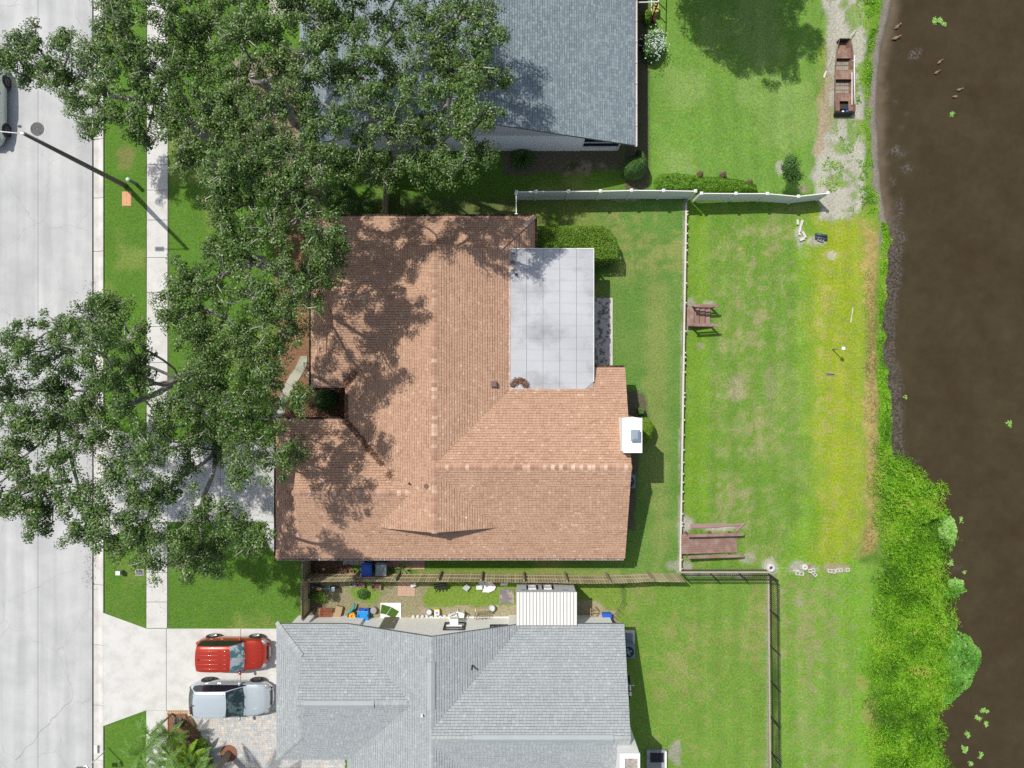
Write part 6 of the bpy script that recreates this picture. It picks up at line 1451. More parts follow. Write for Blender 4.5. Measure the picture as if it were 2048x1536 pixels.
tree('sprawling oak at the lower left whose limbs arch over the street', P(412, 752, 0), T1, 9.3, 3, dens=1.0, zvar=1.5, fork=3.4, trunk_r=.36)
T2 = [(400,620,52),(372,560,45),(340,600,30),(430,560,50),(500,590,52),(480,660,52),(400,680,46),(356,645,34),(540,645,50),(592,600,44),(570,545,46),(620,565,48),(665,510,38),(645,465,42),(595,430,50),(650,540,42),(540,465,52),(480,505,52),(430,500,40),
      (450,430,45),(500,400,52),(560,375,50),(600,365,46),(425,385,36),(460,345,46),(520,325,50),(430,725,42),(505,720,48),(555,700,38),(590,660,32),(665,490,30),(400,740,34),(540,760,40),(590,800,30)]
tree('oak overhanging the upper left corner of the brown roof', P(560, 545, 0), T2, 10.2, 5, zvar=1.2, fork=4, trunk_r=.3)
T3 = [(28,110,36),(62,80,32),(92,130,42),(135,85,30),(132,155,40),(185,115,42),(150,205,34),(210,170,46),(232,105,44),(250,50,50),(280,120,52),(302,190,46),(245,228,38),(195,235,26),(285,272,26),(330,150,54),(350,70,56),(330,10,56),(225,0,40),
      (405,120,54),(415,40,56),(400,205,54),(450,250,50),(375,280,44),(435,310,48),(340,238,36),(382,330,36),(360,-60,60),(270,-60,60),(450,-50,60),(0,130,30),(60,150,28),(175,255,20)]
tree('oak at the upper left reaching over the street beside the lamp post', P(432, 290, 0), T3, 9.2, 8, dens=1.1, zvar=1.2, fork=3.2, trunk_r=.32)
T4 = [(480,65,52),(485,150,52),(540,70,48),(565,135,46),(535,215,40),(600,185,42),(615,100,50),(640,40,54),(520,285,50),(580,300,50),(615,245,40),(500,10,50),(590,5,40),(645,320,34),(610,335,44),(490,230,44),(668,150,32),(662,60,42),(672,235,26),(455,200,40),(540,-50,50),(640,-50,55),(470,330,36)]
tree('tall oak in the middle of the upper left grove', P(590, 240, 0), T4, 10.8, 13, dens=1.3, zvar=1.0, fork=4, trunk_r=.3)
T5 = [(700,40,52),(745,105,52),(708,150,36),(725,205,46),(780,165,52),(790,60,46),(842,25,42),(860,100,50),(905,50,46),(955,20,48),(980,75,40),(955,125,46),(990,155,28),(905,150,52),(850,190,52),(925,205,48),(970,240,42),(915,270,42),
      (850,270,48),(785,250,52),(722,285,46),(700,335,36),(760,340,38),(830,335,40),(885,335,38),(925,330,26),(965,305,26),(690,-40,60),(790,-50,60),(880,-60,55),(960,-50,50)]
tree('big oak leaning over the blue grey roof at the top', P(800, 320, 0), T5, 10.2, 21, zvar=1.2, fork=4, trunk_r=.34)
gx_ = G(372, -839, 7)
T6 = []
for k in range(26):
    a = k*2.4; r = 118*math.sqrt((k+.5)/26); T6.append((1024+(372+r*math.cos(a))/(1-7/H), 768+(-850+r*.95*math.sin(a))/(1-7/H), 50, 7+random.uniform(-.5, .5)))
tree('tree just beyond the top edge shading the upper lawn', G(380, -845, 0), T6, 7, 33, dens=1.7, fork=2.6, trunk_r=.25, twigs=False)
# saplings, bushes, hedges
m_hedge = leafmat('hedge_leaf', [(0, (0.05, 0.12, 0.012)), (.5, (0.12, 0.24, 0.015)), (1, (0.27, 0.42, 0.03))], .25)
m_bush = leafmat('bush_leaf', [(0, (0.03, 0.075, 0.018)), (.5, (0.07, 0.16, 0.03)), (1, (0.15, 0.30, 0.07))], .25)
m_bright = leafmat('bright_leaf', [(0, (0.06, 0.15, 0.01)), (.5, (0.13, 0.30, 0.018)), (1, (0.25, 0.43, 0.03))], .3)
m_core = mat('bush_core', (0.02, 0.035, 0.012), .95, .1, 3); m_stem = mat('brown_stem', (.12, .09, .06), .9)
def shrub(label, name, polypx, h, m_, n, leaf=.07, cat='bush', edge=.25, seed=5, z=None, round_=True, core=True, tone=.5, spike=0, parent_z=None):
    """leafy body over an outline drawn at height ~h"""
    rng = np.random.default_rng(seed); g = [P(a, b, h*.8) for a, b in polypx]; xs = [p.x for p in g]; ys = [p.y for p in g]; c = Vector((sum(xs)/len(xs), sum(ys)/len(ys), 0)); c.z = gz(c.x, c.y) if z is None else z
    poly = [(p.x, p.y) for p in g]; t = thing(name, label, cat, c)
    pts = rng.uniform([min(xs), min(ys)], [max(xs), max(ys)], (n*4, 2)); d = sdpoly(pts[:, 0], pts[:, 1], poly); pts = pts[d > 0]; d = d[d > 0][:n]; pts = pts[:n]
    prof = np.clip(d/edge, 0, 1); top = h*(np.sqrt(1-(1-prof)**2)*.75+.25)*(1+.10*(fbm(pts[:, 0], pts[:, 1], .5, seed)-.5)*2)
    zz = top-np.abs(rng.normal(0, .05, len(pts))); side = rng.random(len(pts)) < .28*(prof < .7); zz = np.where(side, top*rng.random(len(pts)), zz)
    jit = (fbm(pts[:, 0]*3, pts[:, 1]*3, .6, seed+3)-.5)*(.12 if core else .35)
    C_ = np.stack([pts[:, 0], pts[:, 1], zz+c.z+jit], 1)
    dirc = pts-np.array([c.x, c.y]); dirc /= np.linalg.norm(dirc, axis=1)[:, None]+1e-6
    out = np.concatenate([dirc*((1-prof)*.9)[:, None], np.zeros((len(pts), 1))], 1)
    V, Q, rn = leaves(C_, leaf*rng.uniform(.7, 1.3, len(pts)), leaf*.6, .45, np.clip(rng.normal(tone, .2, len(pts)), 0, 1), outward=out, rng=rng)
    V -= np.array(c); link('foliage', npmesh('foliage', V, Q, m_, rn), t)
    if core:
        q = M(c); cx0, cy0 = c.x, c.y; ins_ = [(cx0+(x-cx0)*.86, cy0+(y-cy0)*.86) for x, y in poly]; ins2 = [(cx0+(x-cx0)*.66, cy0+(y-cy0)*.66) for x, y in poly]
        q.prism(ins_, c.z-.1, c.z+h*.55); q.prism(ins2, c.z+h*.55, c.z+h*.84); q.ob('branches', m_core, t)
    return t
def circ(cx0, cy0, rx_, ry_=None, n=18): return [(cx0+rx_*math.cos(2*math.pi*k/n), cy0+(ry_ or rx_)*math.sin(2*math.pi*k/n)) for k in range(n)]
shrub('large clipped yellow green hedge between the brown roof and the flat white roof', 'hedge', [(1060,448),(1205,448),(1222,458),(1236,475),(1242,498),(1240,526),(1188,528),(1180,548),(1060,548)], 1.75, m_hedge, 15000, .085, 'hedge', .3, tone=.5)
shrub('round clipped yellow green bush against the white chimney', 'round_bush', circ(1292, 862, 20, 27), 1.45, m_hedge, 3600, .075, edge=.5, tone=.6, seed=6)
shrub('small square clipped bush above the round one by the chimney', 'square_bush', [(1278,816),(1289,816),(1290,829),(1279,829)], .9, m_bush, 700, .06, edge=.1, tone=.7, seed=7)
shrub('round dark bush in the shaded notch of the brown roof', 'round_bush', circ(645, 800, 23, 24), 1.6, m_bush, 4000, .07, edge=.6, tone=.4, seed=8)
shrub('round dark green shrub at the corner of the north house', 'round_bush', [(1247,335),(1250,322),(1262,312),(1274,308),(1279,290),(1290,300),(1298,318),(1297,335),(1288,347),(1270,352),(1254,346)], 1.7, m_bush, 6500, .075, edge=.5, tone=.5, seed=9)
shrub('broad low bed of bright green plants above the white fence', 'plant_bed', [(1310,358),(1325,345),(1350,343),(1400,350),(1440,352),(1480,357),(1515,368),(1520,384),(1470,385),(1410,384),(1400,380),(1310,379)], .55, m_bright, 11000, .11, 'plants', .3, core=False, tone=.45, seed=10)
for k, (a, b, r, lab) in enumerate([(1402, 347, 7, 'left purplish small shrub in the green bed'), (1450, 347, 7, 'middle purplish small shrub in the green bed'), (1504, 362, 7, 'right purplish small shrub at the end of the green bed')]):
    shrub(lab, 'small_shrub', circ(a, b, r), .6, leafmat('purple_leaf', [(0, (.10, .055, .04)), (1, (.26, .17, .12))], .1), 260, .09, core=False, seed=40+k)
# flowering shrub
t = shrub('shrub with silvery white leaves beside the north house', 'flowering_shrub', [(1288,70),(1305,60),(1322,62),(1330,72),(1328,90),(1318,108),(1304,116),(1290,112)], 1.1, m_bush, 2600, .10, edge=.3, tone=.55, seed=11)
rng = np.random.default_rng(4); cc = t.location; C_ = np.stack([rng.normal(0, .27, 420), rng.normal(0, .36, 420), rng.uniform(.85, 1.2, 420)], 1)
V, Q, rn = leaves(C_, .12, .06, .6); link('blossom', npmesh('blossom', V, Q, leafmat('silver_leaf', [(0, (.35, .50, .40)), (1, (.75, .80, .74))], .2), rn), t)
shrub('pale yellow green plant between the north house and the screen frame', 'leafy_plant', circ(1297, 28, 9, 12), .9, m_hedge, 900, .11, core=False, seed=12)
# tufts by the north wall
def tuft(label, a, b, r, h, m_, n, name='grass_tuft', width=.05, cat='plant', z=None, droopf=.5):
    rng = np.random.default_rng(int(a*7+b)); p = PG(a, b); t = thing(name, label, cat, p)
    V = []; Q = []; 
    for i in range(n):
        ang = rng.random()*2*math.pi; L = h*rng.uniform(.7, 1.15); el = rng.uniform(.35, 1.35); dr = np.array([math.cos(ang), math.sin(ang), 0]); sd = np.array([-dr[1], dr[0], 0])
        prev = None; segs_ = 4; base = dr*rng.uniform(0, .12)*r
        for k in range(segs_+1):
            u = k/segs_; pos = base+dr*(r*u*math.cos(el)*1.1+r*.1*u)+np.array([0, 0, L*(math.sin(el)*u-droopf*u*u)]); pos[2] = max(pos[2], .01); w_ = width*(1-u)**.6*.5+.002
            V += [pos+sd*w_, pos-sd*w_]
            if k: m0 = len(V)-4; Q.append((m0, m0+1, m0+3, m0+2))
    link('blades', npmesh('blades', np.array(V), np.array(Q), m_, rng.random(len(Q))), t); M().lathe((0, 0, 0), [(.08, 0), (.06, .12), (.02, .18)], 8).ob('crown_base', m_stem, t); return t
tuft('dark grassy clump against the north house wall', 1045, 318, .75, 1.2, m_bush, 260, width=.05)
tuft('pale spiky bromeliad like plant growing by the timber fence', 806, 1137, .62, .95, leafmat('spiky_leaf', [(0, (.16, .24, .06)), (1, (.42, .46, .20))], .2), 42, 'spiky_plant', .075)
tuft('small dark spiky plant in the soil bed by the north house', 1146, 331, .3, .4, m_bush, 30, 'spiky_plant', .04)
for k, (a, b, r, lab) in enumerate([(640, 1195, 17, 'leafy bush behind the bicycle in the side yard'), (725, 1190, 13, 'small dark bush at the middle of the side yard'), (618, 1192, 9, 'dark plant beside the timber gate')]):
    shrub(lab, 'leafy_bush', circ(a, b, r, r*.8), .4, m_bright if k == 0 else m_bush, 420, .08, core=False, tone=.45+.1*(k == 0), seed=60+k)
for k, (a, b, r) in enumerate([(700, 415, 22), (735, 410, 14), (660, 395, 20), (840, 420, 12), (690, 380, 16)]):
    shrub(['dark shrub left of the narrow timber fence', 'reddish green shrub touching the narrow timber fence', 'dark bush under the oak edge above the roof', 'pale tipped small bush against the roof gutter', 'low palm like bush under the oak'][k], 'shade_shrub', circ(a, b, r), .8, m_bush, 700, .10, core=False, seed=70+k)
# sapling on the upper lawn
sp_ = PG(1563, 336)
tree('slim young tree with bare soil round its foot on the upper lawn', sp_, [(1581, 325, 9, 1.6), (1586, 340, 11, 1.7), (1580, 350, 10, 1.4), (1590, 352, 9, 1.3), (1578, 337, 9, 1.9)], 1.6, 55, m_bush, 3, .03, name='young_tree', leaf=(.10, .05), fork=.8, zvar=.1, twigs=False, zbase=sp_.z)
for (a, b, nm, lab) in [(1243, 357, .28, 'small round dark post shrub under the north shrub')]:
    pass
# ---------------------------------------------------------------- palms at the lower left
m_palm = leafmat('palm_leaf', [(0, (.045, .11, .015)), (.5, (.10, .23, .03)), (1, (.24, .40, .07))], .25); m_palmy = leafmat('cycad_leaf', [(0, (.10, .20, .015)), (.5, (.20, .36, .025)), (1, (.36, .52, .06))], .3)
m_trunkp = mat('palm_trunk', (.22, .19, .16), .95, .25, 6)
def frond_mesh(L, n, lw, ll, droop, m_, seed, rise=.5):
    rng = np.random.default_rng(seed); V = []; Q = []; q = M()
    f = lambda u: np.array([L*u*.95, 0, L*(rise*u-droop*u*u)])
    for i in range(n):
        u = .12+.88*i/n; p = f(u); tdir = f(min(u+.02, 1.02))-f(u-.02); tdir /= np.linalg.norm(tdir)
        for s_ in (-1, 1):
            l = ll*math.sin(math.pi*min(1, .25+u*.72))*rng.uniform(.85, 1.1)
            dr = np.array([.55*tdir[0], s_*.85, .15]); dr /= np.linalg.norm(dr); e = p+dr*l+np.array([0, 0, -.25*l]); mid = p+dr*l*.5+np.array([0, 0, .03*l]); sd = tdir*lw/2
            b = len(V); V += [p-sd*.6, p+sd*.6, mid+sd, mid-sd, e+sd*.1, e-sd*.1]; Q += [(b, b+1, b+2, b+3), (b+3, b+2, b+4, b+5)]
    b = len(V)
    for i in range(9):
        p = f(i/8); w_ = .018*(1-i/9)+.004; V += [p+np.array([0, w_, .0]), p-np.array([0, w_, .0])]
        if i: Q.append((b+2*i-2, b+2*i-1, b+2*i+1, b+2*i))
    return npmesh('frond', np.array(V), np.array(Q), m_, rng.random(len(Q)))
def palm(label, base, h, L, nf_n, m_, seed, lean=(0, 0), tr=.13, name='palm_tree', droop=.55, rise=.55, n=34, ll=.5, lw=.05, up=.9, cat='palm'):
    nf_n = int(nf_n*.75)
    rd = random.Random(seed); t = thing(name, label, cat, base)
    if h > .2: M().loft([(0, 0, -.2), (lean[0]*.4, lean[1]*.4, h*.5), (lean[0], lean[1], h)], [tr*1.15, tr, tr*.85], 12).ob('trunk', m_trunkp, t)
    else: M().lathe((0, 0, 0), [(.12, 0), (.14, .1), (.05, .25)], 10).ob('trunk', m_trunkp, t)
    me_ = [frond_mesh(L, n, lw, ll, droop, m_, seed+i, rise) for i in range(2)]
    for i in range(nf_n):
        a = i*2.399+rd.uniform(-.2, .2); el = rd.uniform(-.35, up)*(i/nf_n)
        link('frond', me_[i % 2], t, (lean[0], lean[1], h), (rd.uniform(-.15, .15), -el, a))
    return t
pb = PG(458, 1506)
palm('tall palm rising from the round mulch bed in the paver court', pb, 4.9, 3.0, 26, m_palm, 1, ll=.55, lw=.035, tr=.17, n=50)
q = M(pb); q.cyl((pb.x, pb.y), .50, -.05, .06, 28); setp(q.ob('mulch_ring', mat('mulch_brown', (.24, .11, .065), .95, .25, 6, None, .3, 25), loc=pb), 'round bed of brown mulch around the palm foot', 'mulch bed')
palm('yellow green arching cycad in the middle of the palm bed', P(372, 1515, 1.0)-Vector((0, 0, 1.0)), 1.1, 1.7, 22, m_palmy, 5, ll=.26, lw=.035, name='cycad', n=60, droop=.35, rise=.4, up=1.2)
for k, (a, b, L, h, lab) in enumerate([(300, 1470, 1.5, 2.6, 'upper left small palm with fine fronds over the sidewalk'), (285, 1505, 1.7, 2.6, 'left small palm over the verge'), (340, 1470, 1.4, 1.8, 'small palm at the upper edge of the palm bed'), (330, 1530, 1.9, 2.9, 'dense small palm at the bottom edge between the others'), (260, 1560, 1.7, 2.4, 'small palm at the bottom left of the palm bed'), (395, 1545, 1.5, 1.6, 'small palm at the bottom edge right of the cycad')]):
    palm(lab, P(a, b, h)-Vector((0, 0, h)), h, L*.82, 15, m_palm, 10+k*3, ll=.24, lw=.018, tr=.05, name='small_palm', n=44, droop=.6, rise=.55)
for k, (a, b, r, h, mm_, lab) in enumerate([(352, 1448, 10, .35, leafmat('dry_leaf', [(0, (.14, .10, .08)), (1, (.36, .31, .26))], .1), 'dry greyish shrub at the top of the mulch bed'), (395, 1500, 16, .8, m_palmy, 'low yellow green plant right of the cycad'), (405, 1530, 16, .5, leafmat('dead_frond', [(0, (.10, .06, .045)), (1, (.28, .18, .13))], .1), 'brown dead leaves heap right of the cycad')]):
    shrub(lab, 'bed_shrub', circ(a, b, r), h, mm_, 900, .12, core=False, seed=90+k)
# ---------------------------------------------------------------- bank vegetation
m_bank = leafmat('bank_leaf', [(0, (.08, .21, .010)), (.4, (.19, .45, .018)), (.8, (.32, .62, .03)), (1, (.48, .52, .10))], .35); m_weed = leafmat('water_weed', [(0, (.07, .23, .020)), (.5, (.19, .46, .07)), (1, (.46, .70, .22))], .3)
def carpet(name, label, polypx, n, m_, L, W, h, seed=1, soft=0, thr=None, zabs=None, tone=.5, sc=.8, streak=False, up=.35, edge=10):
    rng = np.random.default_rng(seed); xs = [p[0] for p in polypx]; ys = [p[1] for p in polypx]
    mg = edge+soft+4; q = rng.uniform([min(xs)-mg, min(ys)-mg], [max(xs)+mg, max(ys)+mg], (n, 2)); X_ = (q[:, 0]-1024)/S; Y_ = (768-q[:, 1])/S
    d = sdpoly(q[:, 0], q[:, 1], polypx)+(fbm(X_, Y_, .9, seed+1)-.5)*edge*2+rng.uniform(-soft, soft, len(q))
    keep = d > 0
    f1 = fbm(X_, Y_, sc, seed+2)
    if thr: keep &= f1 > thr
    q, X_, Y_, d, f1 = q[keep], X_[keep], Y_[keep], d[keep], f1[keep]
    z0 = gzn(X_, Y_) if zabs is None else np.full(len(X_), zabs); z0 = np.maximum(z0, WZ)
    f2 = fbm(X_, Y_, .7, seed+5); hh = h*np.clip(d/18, .15, 1)*(.12+1.9*np.clip((f2-.36)*3, 0, 1)*f2)
    z = z0+hh*np.sqrt(rng.random(len(X_)))
    ox = X_*1.0; C_ = np.stack([X_*(H-z)/H, Y_*(H-z)/H, z], 1) if False else np.stack([X_, Y_, z], 1)
    tn = np.clip(tone+(fbm(X_, Y_, 1.4, seed+9)-.5)*1.5+rng.normal(0, .18, len(X_))+(z-z0-hh*.6)*.5, 0, 1)
    V, Q, rn = leaves(C_, L*rng.uniform(.6, 1.4, len(X_)), W*rng.uniform(.7, 1.3, len(X_)), up, tn, rng=rng)
    o = link(name, npmesh(name, V, Q, m_, rn)); return setp(o, label, 'plants', kind='stuff')
carpet('bank_growth', 'bright green reeds and grass on the wide bank at the lower right', [(1772,905),(1800,915),(1840,945),(1885,985),(1900,1030),(1905,1080),(1898,1110),(1895,1150),(1908,1180),(1915,1240),(1905,1300),(1915,1370),(1895,1425),(1882,1445),(1888,1490),(1898,1540),(1900,1700),(1762,1700),(1758,1500),(1762,1400),(1755,1330),(1772,1230),(1776,1130),(1778,1060)], 230000, m_bank, .17, .038, .75, 1, tone=.42, up=.25, edge=24, thr=.24, sc=.55, soft=26)
carpet('bank_fringe', 'narrow bright green fringe growing along the waterline', [(1772,425),(1788,445),(1796,470),(1790,520),(1783,600),(1779,680),(1786,730),(1799,790),(1796,850),(1800,920),(1772,920),(1768,760),(1774,600),(1772,520)], 22000, m_bank, .17, .05, .45, 2, tone=.45, edge=13)
carpet('bank_weeds', 'low green weeds scattered over the sandy bank at the top', [(1700,-60),(1775,-60),(1768,40),(1756,100),(1752,200),(1754,300),(1768,380),(1775,430),(1735,430),(1722,360),(1740,300),(1738,200),(1735,100),(1730,30)], 16000, m_bank, .12, .05, .22, 3, thr=.44, tone=.5, edge=6)
carpet('sand_weeds', 'scattered low weeds on the bare sand beside the boat', [(1695,130),(1735,120),(1740,330),(1735,420),(1650,420),(1645,330),(1690,240)], 9000, m_bank, .11, .045, .14, 4, thr=.56, tone=.5, sc=1.0)
carpet('straw_grass', 'dry straw coloured grass strip along the bank', [(1738,520),(1764,560),(1766,700),(1768,900),(1772,1030),(1755,1110),(1730,1110),(1742,1000),(1740,760)], 9000, leafmat('straw_leaf', [(0, (.20, .16, .06)), (.6, (.36, .28, .12)), (1, (.30, .34, .05))], .2), .15, .025, .10, 6, tone=.5, up=.5, edge=16)
for k, (lab, pl, n) in enumerate([('blue green floating weed mat bulging out at the lower right shore', [(1900,1278),(1935,1275),(1960,1285),(1975,1310),(1980,1330),(1968,1355),(1955,1375),(1942,1400),(1925,1415),(1905,1420),(1895,1400),(1895,1340)], 26000), ('upper blue green weed mat at the shore bend', [(1880,1025),(1905,1030),(1922,1045),(1930,1070),(1925,1095),(1905,1090),(1890,1070)], 7000),
        ('small weed mat below the shore bend', [(1895,1085),(1918,1092),(1930,1110),(1920,1112),(1900,1100)], 1500), ('weed mat halfway down the lower right shore', [(1908,1165),(1930,1163),(1945,1172),(1946,1188),(1930,1196),(1918,1205),(1908,1195)], 3200), ('narrow weed mat above the bulging one', [(1905,1235),(1925,1240),(1936,1262),(1925,1280),(1905,1275)], 2600)]):
    carpet('water_weed', lab, pl, n, m_weed, .15, .11, .13, 20+k, zabs=WZ+.02, tone=.55, up=.3, edge=15, thr=.30, sc=.30)
def floater(label, a, b, r, n, seed, el=1.0, rot=0):
    rng = np.random.default_rng(seed); p = P(a, b, WZ); p.z = WZ+.01; k = max(3, int(r/2.2)); cs_ = rng.normal(0, r/S*.42, (k, 2))*np.array([1, el]); c_, s_ = math.cos(rot), math.sin(rot); cs_ = cs_ @ np.array([[c_, -s_], [s_, c_]])
    i = rng.integers(0, k, n); C_ = np.concatenate([cs_[i]+rng.normal(0, .055, (n, 2)), rng.uniform(.0, .06, (n, 1))], 1)
    V, Q, rn = leaves(C_, .09, .065, .7, np.clip(rng.normal(.75, .15, n), 0, 1), rng=rng); setp(link('floating_plant', npmesh('floating_plant', V, Q, m_weed, rn), None, p), label, 'plant')
for k, (a, b, r, n, lab) in enumerate([(1875, 46, 14, 420, 'largest bright green floating plant at the top right'), (1904, 228, 4, 40, 'tiny floating sprig below the ducks'), (2017, 848, 6, 60, 'small floating plant near the right edge, alone in mid pond'), (1809, 793, 3, 24, 'tiny sprig floating close to the weedy waterline'), (1966, 1421, 9, 150, 'oblong floating plant below the bulging weed mat'),
        (1953, 1437, 6, 70, 'small floating plant left under the oblong one'), (1969, 1446, 7, 70, 'branching floating plant right under the oblong one'), (1935, 1468, 5, 70, 'compact floating star between the lower floaters'), (1923, 1498, 7, 110, 'round floating plant low on the left'), (1960, 1510, 6, 80, 'ring shaped floating plant at the lower right'), (1941, 1527, 4, 45, 'lowest small floating plant at the bottom edge'),
        (1901, 1126, 5, 60, 'small floater between the two upper weed mats'), (1930, 1147, 3, 25, 'tiny floater near the pale scum patch'), (1919, 1040, 4, 40, 'small floater at the tip of the upper weed mat')]):
    floater(lab, a, b, r, n, 100+k, .9)
# ---------------------------------------------------------------- leaf litter
m_lit = leafmat('dead_leaf', [(0, (.035, .018, .014)), (.4, (.13, .06, .035)), (.8, (.28, .14, .08)), (1, (.50, .33, .22))], .05)
def litter(label, fn, n, seed, size=.07, name='leaf_litter'):
    rng = np.random.default_rng(seed); C_ = fn(rng, n); V, Q, rn = leaves(C_, size*rng.uniform(.6, 1.3, len(C_)), size*.55, .55, rng.random(len(C_)), rng=rng); return setp(link(name, npmesh(name, V, Q, m_lit, rn)), label, 'leaf litter', kind='stuff')
def roofz(x, y):
    z = -1
    for v in bv:
        if v['x0'] <= x <= v['x1'] and v['y0'] <= y <= v['y1']: z = max(z, min(zpl(p_, x, y) for p_ in v['pl']))
    return z
def along(pts, wd, hh=.07):
    def fn(rng, n):
        segs_ = [(np.array(a), np.array(b)) for a, b in zip(pts[:-1], pts[1:])]; L = [np.linalg.norm(b-a) for a, b in segs_]; pr = np.array(L)/sum(L); i = rng.choice(len(segs_), n, p=pr); u = rng.random(n); out = []
        for j in range(n):
            a, b = segs_[i[j]]; q_ = a+(b-a)*u[j]; d_ = (b-a)/np.linalg.norm(b-a); o_ = rng.normal(0, wd*.45); x, y = q_[0]-d_[1]*o_, q_[1]+d_[0]*o_; z = roofz(x, y)
            if z < 0: continue
            out.append((x, y, z+.035+hh*max(0, 1-abs(o_)/wd)*rng.random()))
        return np.array(out)
    return fn
def rp_(a, b, z=3.0): p = P(a, b, z); return (p.x, p.y)
litter('brown leaf litter filling the valley of the brown roof above the notch', along([rp_(684, 776, 2.7), rp_(700, 757, 3), rp_(708, 742, 3.2)], .22), 1100, 1)
litter('dark leaf litter along the roof edge beside the notch', along([rp_(690, 790, 2.7), rp_(690, 838, 2.7)], .16), 1300, 2)
litter('long diagonal line of leaf litter in the lower roof valley', along([rp_(690, 840, 2.7), rp_(718, 872, 3.0), rp_(765, 930, 3.6)], .16), 2300, 3)
def blob(px_, py_, z, r, hh=.06):
    c = P(px_, py_, z)
    return lambda rng, n: np.stack([c.x+rng.normal(0, r, n), c.y+rng.normal(0, r*.7, n), z+.02+hh*rng.random(n)], 1)
litter('small leaf clump low on the roof below the diagonal line', lambda rng, n: np.array([(x, y, roofz(x, y)+.04+.05*rng.random()) for x, y in zip(rp_(780, 950, 3.8)[0]+rng.normal(0, .10, n), rp_(780, 950, 3.8)[1]+rng.normal(0, .16, n))]), 130, 4)
def arc(rng, n):
    c = P(1040, 772, 3.12); a = rng.uniform(.1, 3.0, n); r = rng.normal(.42, .09, n); return np.stack([c.x-.02+r*np.cos(a)*.95, c.y-.12+r*np.sin(a), 3.12+.07*rng.random(n)], 1)
litter('heap of rusty leaves on the lower left corner of the flat white roof', arc, 900, 5)
for k, (a, b, r, n) in enumerate([(1026, 525, .10, 60), (1027, 541, .06, 40), (1032, 549, .05, 30), (1027, 507, .04, 20)]):
    litter(['dark leaf clump near the top left of the white roof', 'second dark leaf clump down the white roof edge', 'third leaf clump down the white roof edge', 'tiny leaf clump at the top left of the white roof'][k], blob(a, b, 3.11, r), n, 10+k)
def gut(x0, x1, y, ax_='x'):
    return (lambda rng, n: np.stack([rng.uniform(x0, x1, n), y+rng.normal(0, .025, n), 2.50+.05*rng.random(n)], 1)) if ax_ == 'x' else (lambda rng, n: np.stack([y+rng.normal(0, .025, n), rng.uniform(x0, x1, n), 2.50+.05*rng.random(n)], 1))
litter('dead leaves lying in the north gutter of the brown roof', gut(gx(-310), gx(42), gx(315)+.06), 900, 20, .055)
litter('dead leaves lying in the east gutter stub of the brown roof', gut(gx(252), gx(314), gx(43)+.06, 'y'), 260, 21, .055)
litter('dead leaves lying in the short south east gutter near the chimney', gut(gx(156), gx(211), gx(31)+.06), 260, 22, .055)
litter('dead leaves lying in the long south gutter of the brown roof', gut(gx(-440), gx(208), gx(-327)-.06), 1500, 23, .05)
def inarea(poly, zz=.03):
    def fn(rng, n):
        xs = [p[0] for p in poly]; ys = [p[1] for p in poly]; q = rng.uniform([min(xs), min(ys)], [max(xs), max(ys)], (n*2, 2)); q = q[inpoly(q[:, 0], q[:, 1], poly)][:n]; return np.stack([(q[:, 0]-1024)/S, (768-q[:, 1])/S, gzn((q[:, 0]-1024)/S, (768-q[:, 1])/S)+zz+rng.random(len(q))*.05], 1)
    return fn
litter('fallen leaves covering the bed in front of the roof notch', inarea([(618, 760), (700, 760), (700, 850), (575, 838), (585, 800)]), 5000, 30, .085)
litter('fallen leaves in the narrow strip by the timber gate', inarea([(608, 1122), (700, 1128), (715, 1150), (608, 1158)]), 1400, 31, .07)
litter('fallen leaves scattered beneath the upper oaks', inarea([(500, 130), (640, 130), (650, 420), (560, 700), (545, 700), (545, 430)]), 5000, 32, .09)

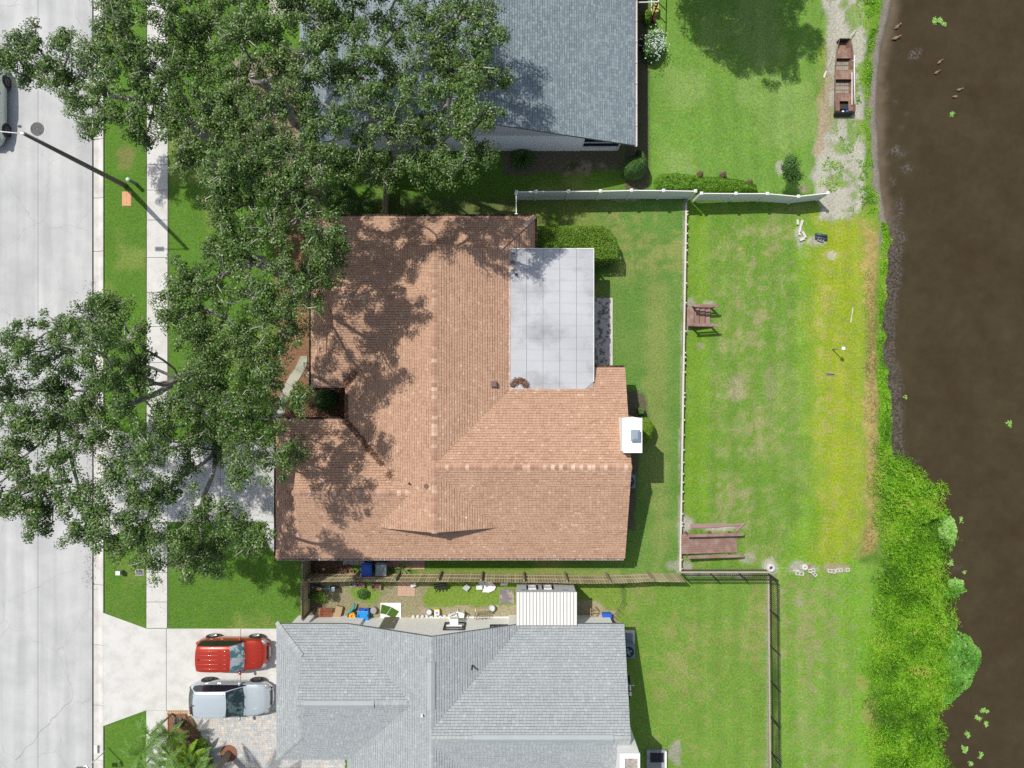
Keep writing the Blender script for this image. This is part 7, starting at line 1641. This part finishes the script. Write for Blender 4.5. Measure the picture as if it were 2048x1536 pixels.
litter('dead leaves scattered on the shaded west side of the brown roof', lambda rng, n: (lambda X_, Y_: np.array([(x, y, roofz(x, y)+.035) for x, y in zip(X_, Y_) if roofz(x, y) > 0]))(rng.uniform(gx(-440), gx(-140), n), rng.uniform(gx(-320), gx(310), n)), 1100, 40, .06)
def flat(x0, x1, y0, y1, z): return lambda rng, n: np.stack([rng.uniform(x0, x1, n), rng.uniform(y0, y1, n), z+.006+.02*rng.random(n)], 1)
litter('fallen leaves blown along the gutter under the sprawling oak', lambda rng, n: np.stack([P(190, 0).x-np.abs(rng.normal(0, .35, n)), rng.uniform(P(0, 1180).y, P(0, 560).y, n), np.full(n, -.10)], 1), 900, 41, .06)
litter('fallen leaves on the shaded driveway of the brown roofed house', flat(P(215, 0).x, P(548, 0).x, P(0, 1040).y, P(0, 885).y, .03), 900, 42, .065)
litter('fallen leaves dotted over the front lawn by the sidewalk', inarea([(210, 1085), (600, 1120), (590, 1250), (210, 1225)]), 500, 43, .06)
litter('dead leaves caught on the valley side of the blue grey roof', lambda rng, n: (lambda X_, Y_: np.stack([X_, Y_, np.minimum(SL*X_+nW[2], -SL*X_+nE[2])+.04], 1))(rng.uniform(gx(-380), gx(60), n), rng.uniform(gx(450), gx(770), n)), 700, 44, .06)
# ---------------------------------------------------------------- groups for repeated things
GR = dict(oak_tree='oaks along the street and between the houses', parked_car='parked cars', cinder_block='cinder blocks lying on the lawn', garden_block='pale blocks in the curved row', duck='ducks at the pond edge',
          floating_plant='floating plants on the pond', small_palm='small palms in the corner bed', small_shrub='purplish shrubs in the green bed', shade_shrub='shrubs beneath the oak by the roof', leafy_bush='bushes in the side yard',
          round_bush='round bushes beside the houses', bed_shrub='plants in the mulch bed', wheelie_bin='wheelie bins', plant_pot='plant pots', plastic_chair='white plastic chairs', air_conditioner='air conditioners at the east walls',
          loose_board='faded boards beside the ramp', tan_board='tan boards by the grate', metal_sheet='loose panels along the timber fence', crate='crates under the timber fence', turf_mat='green turf mats', dark_pipe='dark pipes beside the grey block',
          vinyl_fence='white vinyl fence runs', wooden_fence='timber fences', wooden_gate='timber gates', metal_fence='black picket fences', retaining_wall='low retaining walls', utility_cover='utility covers in the verge', utility_pedestal='utility pedestals in the verge',
          paving_patch='paver patches in the side strip', concrete_ring='concrete rings', spiky_plant='spiky plants')
import re
for o in list(bpy.data.objects):
    if o.parent is None and 'label' in o and 'category' in o:
        b_ = re.sub(r'\.\d+$', '', o.name)
        if b_ in GR: o['group'] = GR[b_]
